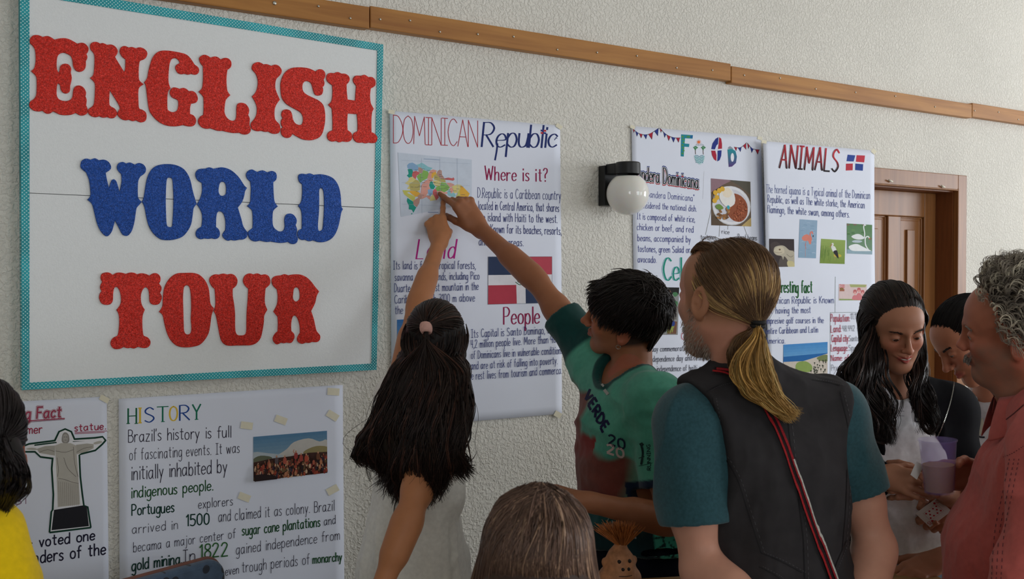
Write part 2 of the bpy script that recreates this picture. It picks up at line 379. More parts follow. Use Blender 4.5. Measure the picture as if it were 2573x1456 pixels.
def text_strokes(s, p0, p1, h, slant=0.0, sp=2.0, jit=.25, xh=None, up=None):
    """strokes in photo pixels; baseline runs p0 -> p1, cap height h px"""
    lay = []; x = 0.0; rr = random.Random(s)
    for ch in s:
        if ch == ' ': x += 5.4; continue
        st, wd = glyph(ch); dx, dy = rr.uniform(-jit, jit), rr.uniform(-jit, jit)
        for q in st: lay.append([(a+x+dx, bb+dy, ch) for a, bb in q])
        x += wd+sp
    tot = x-sp
    p0 = np.array(p0, float); p1 = np.array(p1, float); d = p1-p0
    out = []
    for q in lay:
        o = []
        d_ = d/np.linalg.norm(d); un = np.array([0, -1.]) if up is None else np.array(up, float)
        for a, bb, ch in q:
            if xh is not None and (ch.islower()) and bb > 0: bb = bb*xh
            t = (a+slant*bb)/tot
            sc = h*(1-.10*np.linalg.norm(d)/400*t)/10
            o.append(p0+d*t+un*bb*sc)
        out.append(o)
    return out

class Sheet:
    """a paper (or board) on the poster wall; everything on it is given by where it is seen on the wall"""
    def __init__(s, rootobj, base=.002, waves=()):
        s.root = rootobj; s.base = base; s.waves = waves; s.lay = 0
    def depth(s, x, z):
        d = s.base
        for (ax, az, ph, amp) in s.waves: d += amp*(.5+.5*math.sin(ax*x+az*z+ph))
        return d
    def P(s, px, py, off=0.0):
        x, z = onwall(px, py, s.base+.002); return (x, -(s.depth(x, z)+off), z)
class Flat:                                       # a glued-on print lies flat: the plane through its own corners
    def __init__(s, sh, q):
        P = np.array([sh.P(*p) for p in q]+[sh.P(*quadpt(q, .5, .5))]); A_ = np.c_[P[:, 0], P[:, 2], np.ones(5)]
        s.k = np.linalg.lstsq(A_, -P[:, 1], rcond=None)[0]; s.k[2] += max(0, (-P[:, 1]-A_@s.k).max()); s.base = sh.base; s.root = sh.root
    def P(s, px, py, off=0.0):
        x, z = onwall(px, py, s.base+.002); return (x, -(s.k[0]*x+s.k[1]*z+s.k[2]+off), z)
class Art:
    def __init__(s, sheet, off=.00025): s.s = sheet; s.v = []; s.f = []; s.c = []; s.o = off; s.marks = []
    @staticmethod
    def sub(fs, V, C):
        used = sorted({i for f in fs for i in f}); mp_ = {u: k for k, u in enumerate(used)}
        return [[mp_[i] for i in f] for f in fs], [V[u] for u in used], [C[u] for u in used]
    def poly(s, pts, col, colf=None):
        s.o += .00002
        b = len(s.v); s.v += [s.s.P(p[0], p[1], s.o) for p in pts]; s.f.append(list(range(b, b+len(pts))))
        s.c += [srgb(colf(p) if colf else col) for p in pts]
    def blob(s, pts, col, n=3): s.poly(crom(pts, True, n), col)
    def ell(s, cx, cy, rx, ry, col, a=0, n=14):
        ca, sa = math.cos(a), math.sin(a)
        s.poly([(cx+rx*math.cos(t)*ca-ry*math.sin(t)*sa, cy+rx*math.cos(t)*sa+ry*math.sin(t)*ca) for t in (2*math.pi*k/n for k in range(n))], col)
    def line(s, pts, w, col, cal=0.0, colf=None, taper=False):
        pts = [np.asarray(p, float)[:2] for p in pts]
        pts = [p for i, p in enumerate(pts) if i == 0 or np.linalg.norm(p-pts[i-1]) > 1e-4]
        n = len(pts)
        if n < 2: return
        for i in range(1, n-1):
            u, v = pts[i]-pts[i-1], pts[i+1]-pts[i]
            if u@v < .45*np.linalg.norm(u)*np.linalg.norm(v):
                s.line(pts[:i+1], w, col, cal, colf, taper); s.line(pts[i:], w, col, cal, colf, taper); return
        s.o += .000004
        b = len(s.v)
        for i, p in enumerate(pts):
            t = pts[min(i+1, n-1)]-pts[max(i-1, 0)]; t = t/max(1e-6, np.linalg.norm(t))
            nrm = np.array([-t[1], t[0]])
            ww = w*(1-cal+cal*abs(t[1]))/2 if cal else w/2
            if taper: ww *= .35+.65*math.sin(math.pi*min(1, (i+.6)/(n)))
            e = t*(ww*.6) if i == n-1 else (-t*(ww*.6) if i == 0 else 0)
            for sg in (1, -1):
                q = p+nrm*ww*sg+e
                s.v.append(s.s.P(q[0], q[1], s.o)); s.c.append(srgb(colf(q) if colf else col))
        for i in range(n-1): s.f.append([b+2*i, b+2*i+1, b+2*i+3, b+2*i+2])
    def text(s, t, p0, p1, h, col, w=2.0, **k):
        cal = k.pop('cal', 0.0); colf = k.pop('colf', None)
        if h < 30 and w < 2.2: w *= .74; k['sp'] = 2.4
        m0 = len(s.f)
        for q in text_strokes(t, p0, p1, h, **k): s.line(q, w, col, cal, colf)
        s.marks.append([m0, len(s.f), min(p0[0], p1[0]), max(p0[0], p1[0]), min(p0[1], p1[1])-h, max(p0[1], p1[1])+h*.3])
    def build(s, name, label=None):
        # paragraphs that stand apart become parts of their own
        if s.marks and len(s.marks) > 1 and name != 'title' and s.marks[0][0] == 0:
            g = list(range(len(s.marks)))
            for i, a in enumerate(s.marks):
                for j, b in enumerate(s.marks[:i]):
                    if a[2] < b[3]+3 and b[2] < a[3]+3 and a[4] < b[5]+5 and b[4] < a[5]+5:
                        gi, gj = g[i], g[j]; g = [gj if q == gi else q for q in g]
            if len(set(g)) > 1:
                F, V, C = s.f, s.v, s.c; o = None; M_ = s.marks; extra = M_[-1][1]; s.marks = []
                for gi in sorted(set(g)):
                    fs = [f for q, m in enumerate(M_) if g[q] == gi for f in F[m[0]:m[1]]]
                    if gi == g[-1]: fs += F[extra:]
                    s.f, s.v, s.c = Art.sub(fs, V, C); o = s.build(name, label)
                return o
        me = bpy.data.meshes.new(name); me.from_pydata(s.v, [], s.f); me.update()
        a = me.color_attributes.new('Col', 'FLOAT_COLOR', 'POINT')
        a.data.foreach_set('color', np.array([tuple(c)+(1.,) for c in s.c], np.float32).ravel())
        o = link(name, me, M_INK); adopt(o, s.s.root)
        if label: o['label'] = label
        return o
def lerp2(a, b, t): return (a[0]+(b[0]-a[0])*t, a[1]+(b[1]-a[1])*t)
def quadpt(q, u, v): return lerp2(lerp2(q[0], q[1], u), lerp2(q[3], q[2], u), v)
class Pic(Art):                                   # a printed picture: unit coordinates inside a quad
    def __init__(s, sheet, q, bg, off=.0006, grad=None):
        super().__init__(Flat(sheet, q), off); s.q = q
        n = 6; b = 0
        s.up([(0, 0), (.25, 0), (.5, 0), (.75, 0), (1, 0), (1, .5), (1, 1), (.75, 1), (.5, 1), (.25, 1), (0, 1), (0, .5)], bg)
        if grad:
            for i in range(12): s.up([(0, i/12), (1, i/12), (1, (i+1)/12), (0, (i+1)/12)], tuple(bg[k]+(grad[k]-bg[k])*(i+.5)/12 for k in range(3)))
    def m(s, p): return quadpt(s.q, min(1, max(0, p[0])), min(1, max(0, p[1])))
    def up(s, pts, col): s.poly([s.m(p) for p in pts], col)
    def ub(s, pts, col, n=3): s.poly([s.m(p) for p in crom(pts, True, n)], col)
    def ue(s, cx, cy, rx, ry, col, n=12, a=0):
        ca, sa = math.cos(a), math.sin(a)
        s.poly([s.m((cx+rx*math.cos(t)*ca-ry*math.sin(t)*sa, cy+rx*math.cos(t)*sa+ry*math.sin(t)*ca)) for t in (2*math.pi*k/n for k in range(n))], col)
    def ul(s, pts, w, col): s.line([s.m(p) for p in crom(pts, n=3)], w, col)
def paper(name, quad, label, waves, base=.0025, nx=24, nz=34, curl=None):
    c = quadpt(quad, .5, .5); x, z = onwall(*c)
    r = root(name, (x, 0, z), label, 'poster', 'handmade posters on the wall')
    sh = Sheet(r, base, waves)
    V = []; F = []
    for layer in (0, 1):
        for j in range(nz+1):
            for i in range(nx+1):
                px, py = quadpt(quad, i/nx, j/nz); p = sh.P(px, py, 0 if layer == 0 else -.0004); V.append(p)
    N = (nx+1)*(nz+1)
    for j in range(nz):
        for i in range(nx):
            a = j*(nx+1)+i; F.append((a, a+nx+1, a+nx+2, a+1)); F.append((N+a, N+a+1, N+a+nx+2, N+a+nx+1))
    for i in range(nx):
        a, bq = i, nz*(nx+1)+i; F.append((a, a+1, N+a+1, N+a)); F.append((bq+1, bq, N+bq, N+bq+1))
    for j in range(nz):
        a, bq = j*(nx+1), j*(nx+1)+nx; F.append((a+nx+1, a, N+a, N+a+nx+1)); F.append((bq, bq+nx+1, N+bq+nx+1, N+bq))
    mesh_np('paper', V, quads=F, mat=M_PAPER, parent=r)
    return sh
def tape(sh, px, py, w, h, a):
    A = Art(sh, .0016); ca, sa = math.cos(a), math.sin(a)
    A.poly([(px+x*ca-y*sa, py+x*sa+y*ca) for x, y in ((-w, -h), (w, -h), (w, h), (-w, h))], (232, 226, 204)); return A.build('tape')

# ---------------------------------------------------------------- the big sign board
def parse(s, sc, ox, oy):
    pts = []
    for t in s.split():
        c = t.endswith('!'); t = t.rstrip('!'); x, y = t.split(','); pts.append((ox+float(x)/sc, oy+float(y)/sc, c))
    # smooth between corners
    N = len(pts); ci = [i for i, p in enumerate(pts) if p[2]]
    P = [np.array(p[:2]) for p in pts]
    if not ci: return crom(P, True, 3)
    out = []
    for k in range(len(ci)):
        i, j = ci[k], ci[(k+1) % len(ci)]
        if j <= i: j += N
        seg = [P[m % N] for m in range(i, j+1)]
        out += crom(seg, False, 3)[:-1]
    return out
LET = [
('E','r',60,80,["90,150 100,95 150,52 220,50 290,78! 350,62 410,80 465,118! 560,98 640,98 720,125 815,180! 880,165 940,185 985,245 980,300 955,340! 970,390 945,450! 945,520 920,580 860,610 800,595 755,530 740,430 715,370 660,335 600,318 540,340 510,390 500,480 505,570 527,622! 545,590 552,530 590,495 640,485 690,505 722,560 715,620! 730,690 725,750 705,830! 705,880 690,920 640,942 590,920 560,870 550,810 515,785! 502,850 500,950 520,1010 570,1045 640,1055 700,1040 740,990 755,880 790,830 850,818 910,850 948,920 940,985! 958,1040 950,1120! 972,1180 965,1240 920,1272 860,1275 790,1237! 720,1265 640,1272 560,1265 490,1235 445,1213! 400,1245 350,1248 310,1225 285,1205! 220,1215 150,1200 95,1155 80,1110 100,1060 150,1025 185,970 195,880 195,740 180,670 108,598! 155,555 175,480 180,380 170,280 140,220 100,180"]),
('N','r',60,80,["1010,210 1030,170 1085,152 1130,160 1160,180! 1205,170 1270,198! 1330,193 1390,220 1430,280 1425,330 1395,375! 1400,400 1530,612! 1545,560 1550,420! 1500,380 1465,320 1465,270 1490,230 1540,215 1600,240! 1645,230 1712,252! 1760,235 1830,255 1880,310 1875,370 1840,415 1780,440 1762,470 1752,560 1752,680 1765,745 1828,800! 1760,850 1745,930 1748,1060 1758,1165 1810,1190 1860,1230 1872,1300 1850,1360 1790,1382 1740,1365 1715,1350! 1660,1362 1600,1340! 1550,1350 1490,1330 1440,1285 1425,1240 1465,1170! 1440,1100 1310,890! 1303,1000 1305,1105 1330,1140 1385,1170 1422,1230 1410,1280 1370,1315 1320,1318 1275,1300! 1210,1310 1150,1288! 1090,1303 1020,1280 978,1230 985,1180 1050,1130 1072,1070 1085,900 1080,780 1010,705! 1060,650 1075,520 1078,380 1060,320 1020,270"]),
('G','r',350,110,["75,588! 120,525 140,420 165,320 200,220 250,150 320,110 420,103 520,115 640,138 720,165 780,220 845,318! 890,350 912,390 905,440 870,470 820,468 790,458! 745,472 690,457! 640,465 590,445 560,400 550,355 570,320 615,297! 610,265 570,225 530,220 490,240 465,300 452,400 445,520 450,600 478,683! 445,720 430,800 430,980 450,1020 500,1042 550,1035 585,1000 598,920 590,865 560,845 500,815 468,760 476,705 512,668 560,668 615,688! 670,672 720,690 755,722! 810,720 860,750 890,810 890,860 860,900 790,915! 775,980 775,1070! 830,1095 865,1150 860,1210 830,1250 780,1262 720,1255 670,1240! 600,1255 520,1260 430,1250 330,1210 250,1150 190,1080 155,1020 135,920 115,760 100,640"]),
('L','r',350,110,["915,240 925,200 985,167 1040,180 1085,210! 1150,193 1200,205 1240,238! 1300,215 1360,225 1400,270 1405,330 1385,370 1345,398! 1330,520 1335,660 1350,730 1390,785! 1325,850 1305,940 1300,1040 1325,1110 1375,1160 1430,1175 1470,1150 1482,1080 1485,960 1510,910 1570,900 1630,925 1672,990 1672,1050 1660,1085! 1685,1140 1680,1220 1682,1245! 1700,1290 1695,1340 1660,1375 1610,1385 1560,1375 1530,1357! 1440,1362 1340,1345 1270,1328! 1200,1328 1130,1305 1085,1290! 1020,1297 950,1270 905,1215 900,1160 930,1110 975,1085! 982,1000 982,860 970,800 905,730! 955,680 970,600 975,480 972,340! 940,305"]),
('I','r',630,140,["18,180 40,125 105,97 160,110 195,133! 245,128 315,155! 370,135 430,155 472,215 465,270 430,315 390,360 375,440 385,530 445,672! 390,750 365,830 365,930 385,990 440,1050 452,1120 430,1175 380,1193 320,1185 270,1157! 220,1163 165,1145! 100,1152 30,1125 5,1085 5,1030 60,960 90,890 95,790 70,710 20,620! 75,560 105,470 108,370 80,280 30,220"]),
('S','r',630,140,["455,460 465,380 500,290 560,220 640,185 750,177 860,187 930,210 985,240! 1040,207 1090,212 1130,250 1138,310 1112,367! 1125,410 1120,450 1097,480! 1105,530 1085,590 1030,610 980,590 955,530 935,450 905,405 850,387 805,410 788,470 800,540 850,590 950,640 1040,685 1105,750 1130,840 1137,960 1120,1090 1090,1190 1040,1250 960,1283 880,1290 790,1275 700,1230 640,1193! 600,1245 540,1253 480,1215 460,1150 470,1105 492,1097! 465,1050 465,990 487,952! 468,900 485,840 540,818 600,835 630,890 645,970 680,1030 740,1057 785,1040 800,970 785,900 740,850 650,800 550,740 490,670 465,590"]),
('H','r',630,140,["1155,330 1170,285 1215,262 1270,268! 1325,248 1385,273! 1440,275 1490,305 1510,350 1500,395 1462,440! 1465,540 1478,668! 1594,685! 1600,580 1610,460! 1575,415 1560,360 1590,310 1640,303 1685,306! 1735,290 1795,325! 1850,325 1895,365 1905,420 1890,465 1832,500! 1820,590 1825,690 1840,745 1877,810! 1850,870 1840,1000 1842,1165! 1890,1190 1930,1240 1925,1300 1890,1330 1840,1333 1805,1325! 1755,1337 1700,1325! 1640,1328 1585,1295 1558,1230 1575,1180 1630,1150! 1632,1020 1620,892! 1480,882! 1472,1000 1478,1135! 1530,1175 1550,1230 1530,1290 1480,1315 1400,1307! 1350,1322 1305,1300! 1240,1310 1185,1280 1165,1220 1190,1165 1250,1135! 1250,1000 1240,820 1222,790 1182,748! 1235,685 1250,560 1245,450! 1200,420 1165,380"]),
('W','b',190,390,["75,150 95,85 160,52 230,70! 295,47 355,78! 430,68 500,100 540,165 530,220 460,270! 475,360 508,500! 530,430 550,385 580,368 615,390 640,450 670,560! 690,470 703,380 695,290! 650,240 630,190 650,130 715,103 770,127! 830,112 905,145! 960,120 1030,140 1072,200 1060,270 990,325! 960,380 950,470 950,600 960,660 990,697 1010,712! 970,760 930,810 915,900 895,1030 860,1150 810,1220 765,1232 710,1205 660,1110 600,998! 580,1080 550,1170 490,1237 430,1215 370,1140 320,1020 280,850 245,740 178,680! 222,630 225,540 205,380 160,265! 110,225 80,190"]),
('O','b',190,390,["1012,712! 1040,640 1065,480 1095,340 1150,230 1230,165 1330,140 1440,137 1540,155 1640,205 1710,290 1755,400 1790,560 1845,745! 1800,810 1785,920 1760,1060 1700,1170 1620,1250 1500,1290 1390,1298 1290,1280 1190,1200 1120,1090 1080,950 1050,790","1390,380 1410,347 1440,345 1475,370 1485,480 1493,640 1488,850 1475,1060 1460,1095 1420,1095 1390,1060 1380,900 1375,700 1380,500"]),
('R','b',480,400,["90,690! 140,600 170,480 165,365! 100,320 68,250 80,190 130,150 220,145! 280,125 345,147! 460,125 560,145 640,190 720,265 780,350 815,405 855,440! 825,490 810,570 775,660 715,740! 740,820 770,920 800,1030 865,1120! 850,1190 800,1225 735,1230! 670,1243 610,1233! 560,1245 500,1205 480,1150 525,1080! 527,960 510,870 480,815 435,797 400,820 385,900 382,1035! 425,1075 442,1140 420,1200 370,1220 320,1208! 265,1218 205,1210! 150,1223 90,1190 72,1130 100,1070 160,1030! 172,920 165,830 130,750","425,430 440,370 470,347 510,355 532,400 537,480 525,540 480,562 440,545 420,490"]),
('L','b',480,400,["840,245 860,190 920,157 970,175 1010,197! 1090,170 1165,203! 1230,180 1290,205 1308,265 1295,320 1255,352! 1258,480 1268,610 1285,670 1325,722! 1260,780 1245,850 1245,980 1270,1050 1330,1097 1380,1103 1415,1080 1430,1020 1425,920 1450,850 1510,830 1570,855 1610,920 1610,970 1595,1005! 1617,1070 1608,1155! 1630,1210 1615,1270 1570,1297 1520,1290 1480,1265! 1380,1280 1270,1268 1220,1257! 1150,1265 1050,1243! 980,1258 910,1230 870,1160 875,1105 940,1050! 943,920 935,800 905,755 855,715! 900,665 910,560 915,440 905,345! 860,300"]),
('D','b',480,400,["1635,290 1645,240 1690,222 1755,232! 1810,217 1870,240! 1970,230 2080,250 2170,295 2230,370 2265,460 2285,580 2293,720 2317,762! 2290,820 2270,930 2240,1050 2190,1160 2120,1230 2030,1265 1950,1268 1900,1255 1860,1240! 1800,1255 1740,1230! 1690,1235 1640,1200 1622,1140 1640,1090 1690,1062! 1692,950 1688,830 1670,760 1632,715! 1680,650 1697,530 1695,385! 1655,350","1955,480 1975,443 2000,450 2020,490 2030,600 2030,780 2015,1000 2005,1070 1970,1095 1940,1075 1938,960 1952,800 1955,620"]),
('T','r',230,670,["140,180 155,115 220,90 280,98 325,130! 380,97 450,93 525,113! 590,92 650,97 695,120! 760,103 830,115 885,140! 940,105 1000,107 1045,150 1052,210 1032,262! 1065,310 1065,360 1045,402! 1072,460 1060,520 1030,570 980,587 920,575 885,530 880,430 865,350 825,318 785,350 755,430 755,530 775,600 813,660! 780,750 775,880 785,1020 800,1060! 860,1085 900,1145 885,1210 830,1245 760,1240 710,1227! 650,1253 595,1240! 550,1248 490,1230! 430,1258 350,1258 300,1210 292,1150 330,1090 395,1060! 412,1000 425,850 415,730 380,665! 435,590 452,510 440,410 415,345 380,313 345,335 330,420 325,520 290,575 220,587 150,560 117,480 130,410 155,380! 132,330 140,280 162,235!"]),
('O','r',230,670,["1030,692! 1080,610 1090,480 1105,350 1150,240 1220,155 1310,105 1420,98 1540,97 1640,125 1730,210 1785,330 1800,440 1815,570 1866,638! 1830,750 1810,900 1785,1020 1720,1130 1640,1200 1520,1230 1410,1235 1300,1210 1210,1130 1150,1010 1110,860 1085,745","1405,340 1425,300 1455,287 1490,310 1508,370 1518,480 1522,640 1515,800 1525,930 1515,1010 1480,1037 1440,1030 1412,980 1405,850 1400,650 1395,480"]),
('U','r',510,670,["98,220 115,160 180,120 245,125! 310,108 375,123! 430,112 490,140 527,210 510,290 455,340! 455,450 475,570 490,720 490,900 500,1000 530,1045 590,1052 640,1040 662,990 665,850 670,680 685,500 692,340! 640,290 612,220 640,140 710,105 770,122! 830,105 890,130! 950,120 1005,150 1028,220 1015,280 955,335! 945,450 945,560 982,662! 935,750 930,840 910,970 880,1090 820,1165 740,1200 640,1205 500,1207 400,1210 330,1190 280,1130 250,1020 220,850 195,740 162,680! 190,600 190,480 180,345! 130,295"]),
('R','r',510,670,["1075,688! 1130,580 1142,450 1128,350! 1075,300 1050,240 1060,180 1110,145 1190,135! 1245,117 1300,135! 1390,120 1490,125 1580,165 1650,230 1710,310 1772,382! 1735,450 1710,560 1650,680! 1690,800 1720,940 1740,995 1785,1050 1785,1110 1750,1150 1690,1155 1665,1150! 1620,1168 1565,1162! 1510,1182 1450,1150 1437,1090 1480,1010! 1475,900 1450,810 1420,760 1385,752 1360,790 1345,880 1348,985! 1390,1030 1395,1090 1360,1155 1320,1170 1280,1160! 1230,1172 1190,1163! 1130,1190 1080,1150 1067,1090 1100,1025 1140,990! 1145,880 1140,770!","1385,350 1410,322 1445,325 1470,370 1478,440 1470,500 1430,535 1390,520 1372,470 1378,400"]),
]
def glitter(name, col, edge):
    m = mat(name, col, .38, var=.3, vscale=200, spec=.6, bump=.45, bscale=900, bdist=.001, detail=2)
    nt = m.node_tree; L = nt.links.new; b = nt.nodes['Principled BSDF']
    v = nt.nodes.new('ShaderNodeTexVoronoi'); v.inputs['Scale'].default_value = 700
    tc = nt.nodes.new('ShaderNodeTexCoord'); L(tc.outputs['Object'], v.inputs['Vector'])
    nm = nt.nodes.new('ShaderNodeMix'); nm.data_type = 'VECTOR'
    ge = nt.nodes.new('ShaderNodeNewGeometry'); sub = nt.nodes.new('ShaderNodeVectorMath'); sub.operation = 'SUBTRACT'; sub.inputs[1].default_value = (.5, .5, .5)
    mul = nt.nodes.new('ShaderNodeVectorMath'); mul.operation = 'SCALE'; mul.inputs['Scale'].default_value = .55
    add = nt.nodes.new('ShaderNodeVectorMath'); add.operation = 'ADD'; nr = nt.nodes.new('ShaderNodeVectorMath'); nr.operation = 'NORMALIZE'
    L(v.outputs['Color'], sub.inputs[0]); L(sub.outputs[0], mul.inputs[0]); L(ge.outputs['Normal'], add.inputs[0]); L(mul.outputs[0], add.inputs[1]); L(add.outputs[0], nr.inputs[0])
    L(nr.outputs[0], b.inputs['Normal']); b.inputs['Metallic'].default_value = .35
    return m
M_RED = glitter('red_glitter_foam', (198, 32, 14), 0); M_BLUE = glitter('blue_glitter_foam', (4, 66, 150), 0)
def dotted():
    m = mat('turquoise_dotted_ribbon', (40, 160, 172), .5, spec=.4, var=.3, vscale=14)
    nt = m.node_tree; L = nt.links.new; b = nt.nodes['Principled BSDF']
    src = b.inputs['Base Color'].links[0].from_socket
    tc = nt.nodes.new('ShaderNodeTexCoord'); mp = nt.nodes.new('ShaderNodeMapping'); mp.inputs['Rotation'].default_value = (0, math.radians(45), 0); mp.inputs['Scale'].default_value = (155, 0, 155)
    fr = nt.nodes.new('ShaderNodeVectorMath'); fr.operation = 'FRACTION'; sb = nt.nodes.new('ShaderNodeVectorMath'); sb.operation = 'SUBTRACT'; sb.inputs[1].default_value = (.5, 0, .5)
    ln = nt.nodes.new('ShaderNodeVectorMath'); ln.operation = 'LENGTH'; lt = nt.nodes.new('ShaderNodeMath'); lt.operation = 'LESS_THAN'; lt.inputs[1].default_value = .25
    L(tc.outputs['Object'], mp.inputs[0]); L(mp.outputs[0], fr.inputs[0]); L(fr.outputs[0], sb.inputs[0]); L(sb.outputs[0], ln.inputs[0]); L(ln.outputs['Value'], lt.inputs[0])
    mx = nt.nodes.new('ShaderNodeMix'); mx.data_type = 'RGBA'; L(lt.outputs[0], mx.inputs['Factor']); L(src, mx.inputs['A']); mx.inputs['B'].default_value = lin((190, 232, 232))
    L(mx.outputs['Result'], b.inputs['Base Color']); return m
M_DOT = dotted()
M_BOARD = mat('white_foam_board', (238, 241, 243), .55, var=.02, vscale=160, bump=.25, bscale=260, spec=.35)
so = [(50, -42), (963, 112), (946, 930), (55, 981)]          # outer corners, clockwise from top left
si = [(74, -12), (948, 127), (933, 914), (74, 962)]
sx, sz = onwall(505, 500)
sign = root('sign_board', (sx, 0, sz), 'large white board with glittery red and blue circus letters and a turquoise dotted border', 'sign')
SB = .03
def sp(p, d): x, z = onwall(p[0], p[1], d); return (x, -d, z)
seam = [(74, 485), (941, 522)]
for quad in ([so[0], so[1], (951, 522.5), (53, 484)], [(53, 485.3), (951, 523.8), so[2], so[3]]):
    V = [sp(p, SB) for p in quad]; V += [(v[0], -.004, v[2]) for v in V]
    b = MB(); b._add(V, [(3, 2, 1, 0), (4, 5, 6, 7), (0, 1, 5, 4), (1, 2, 6, 5), (2, 3, 7, 6), (3, 0, 4, 7)]); b.build('board_panel', M_BOARD, sign, bevel=.0008)
for i in range(4):
    j = (i+1) % 4
    V = [sp(so[i], SB+.001), sp(so[j], SB+.001), sp(si[j], SB+.001), sp(si[i], SB+.001)]
    e = [(v[0], v[1]-.0012, v[2]) for v in V]; bk = [(v[0], -.003, v[2]) for v in V[:2]]
    b = MB(); b._add(V+e+bk, [(4, 5, 6, 7), (7, 6, 2, 3), (4, 8, 9, 5), (6, 5, 1, 2), (4, 7, 3, 0)])
    bo = b.build('ribbon_border', M_DOT, sign)
    if i == 1: pass
def solid_outline(name, loops, d0, d1, material, parent):
    cu = bpy.data.curves.new(name+'_c', 'CURVE'); cu.dimensions = '2D'; cu.fill_mode = 'BOTH'; cu.extrude = (d1-d0)/2; cu.bevel_depth = .0007; cu.bevel_resolution = 1; cu.offset = -.0007
    for lp in loops:
        s = cu.splines.new('POLY'); s.points.add(len(lp)-1); s.use_cyclic_u = True
        for k, p in enumerate(lp):
            x, z = onwall(p[0], p[1], d1); s.points[k].co = (x, z, 0, 1)
    t = bpy.data.objects.new('tmp', cu); COL.objects.link(t)
    t.matrix_world = Matrix(((1, 0, 0, 0), (0, 0, -1, -(d0+d1)/2), (0, 1, 0, 0), (0, 0, 0, 1)))
    bpy.context.view_layer.update()
    me = bpy.data.meshes.new_from_object(t.evaluated_get(bpy.context.evaluated_depsgraph_get())); me.transform(t.matrix_world); me.name = name
    bpy.data.objects.remove(t); bpy.data.curves.remove(cu)
    me.materials.clear(); o = link(name, me, material); adopt(o, parent); return o
for ch, c, ox, oy, loops in LET:
    o = solid_outline('letter', [parse(l, 6.0667, ox, oy) for l in loops], SB+.0005, SB+.0035, M_RED if c == 'r' else M_BLUE, sign)
    o['label'] = ('red' if c == 'r' else 'blue')+' glitter letter '+ch
NAVY = (46, 54, 118); CRIM = (150, 38, 84)
# ---------------------------------------------------------------- poster: the island republic
qd = [(978, 279), (1407, 316), (1411, 1040), (985, 1076)]
S = paper('poster', qd, 'tall white poster with a coloured island map, right of the big sign', [(3.1, 1.2, .4, .004), (-7, 5, 1., .0025)])
A = Art(S)
A.text('DOMINICAN', (987, 360), (1199, 370), 70, (176, 62, 76), 1.9, sp=.4, jit=.1)
A.build('title', 'thin red capitals')
A = Art(S); A.text('Republic', (1210, 369), (1396, 371), 60, (38, 52, 112), 5.2, cal=.62, slant=.12, sp=1.1, xh=.95)
A.line(crom([(1393, 352), (1397, 346), (1399, 348)], n=3), 2, (38, 52, 112))
A.line(crom([(1249, 362), (1247, 380), (1243, 402)], n=3), 4.5, (38, 52, 112))
for k, (dx, dy) in enumerate(((0, 0), (7.5, .5), (0, 6), (7.5, 6.5))):
    A.poly([(1358+dx, 326+dy), (1364.5+dx, 326.5+dy), (1364.5+dx, 331+dy), (1358+dx, 330.5+dy)], (40, 60, 130) if k in (0, 3) else (190, 50, 60))
A.build('title', 'blue brush lettering')
A = Art(S)
A.text('Where is it?', (1218, 452.3), (1373.8, 457), 34, CRIM, 3.4, cal=.5, sp=2.4)
A.text('Land', (1045, 649.8), (1140, 649.8), 48, (188, 40, 140), 4.2, cal=.5, slant=.22, sp=3)
A.text('People', (1264, 815), (1353, 813), 42, CRIM, 3.8, cal=.5, sp=2)
A.build('headings')
A = Art(S)
for t, p0, p1, h in (
 ('D.Republic is a Caribbean country', (1199.4, 497), (1408, 503), 25), ('located in Central America, that shares', (1201.4, 527), (1403, 532.5), 22),
 ('the island with Haiti to the west.', (1200.4, 556), (1398.9, 560.5), 22), ('It is Known for its beaches, resorts,', (1202, 584.5), (1409, 590.4), 22),
 ('and other areas.', (1202.8, 617), (1313, 619), 21), ('Its land is full of tropical forests,', (987.5, 677), (1193.5, 676.2), 21),
 ('savanna and highlands, including Pico', (991, 706), (1203, 702.5), 20), ('Duarte, the highest mountain in the', (990, 734.6), (1200.4, 728.8), 21),
 ('Caribbean, with 3100 m above', (990.2, 763), (1191, 757.3), 21), ('the sea level.', (991.6, 789.6), (1080, 786), 21),
 ('Its Capital is Santo Domingo, where', (1182.5, 849), (1408, 837), 21), ('4,2 million people live. More than 40', (1181.5, 875), (1394, 861.5), 20),
 ('of Dominicans live in vulnerable conditions', (1181.5, 902), (1411, 889), 20), ('and are at risk of falling into poverty.', (1180.8, 929), (1398, 915), 20),
 ('The rest lives from tourism and commerca.', (1167.8, 955.5), (1409, 939.3), 21)):
    A.text(t, p0, p1, h, NAVY, 1.75, sp=1.6)
A.text('%', (1398, 861), (1405, 860), 14, (180, 50, 60), 1.6)
A.build('handwriting')
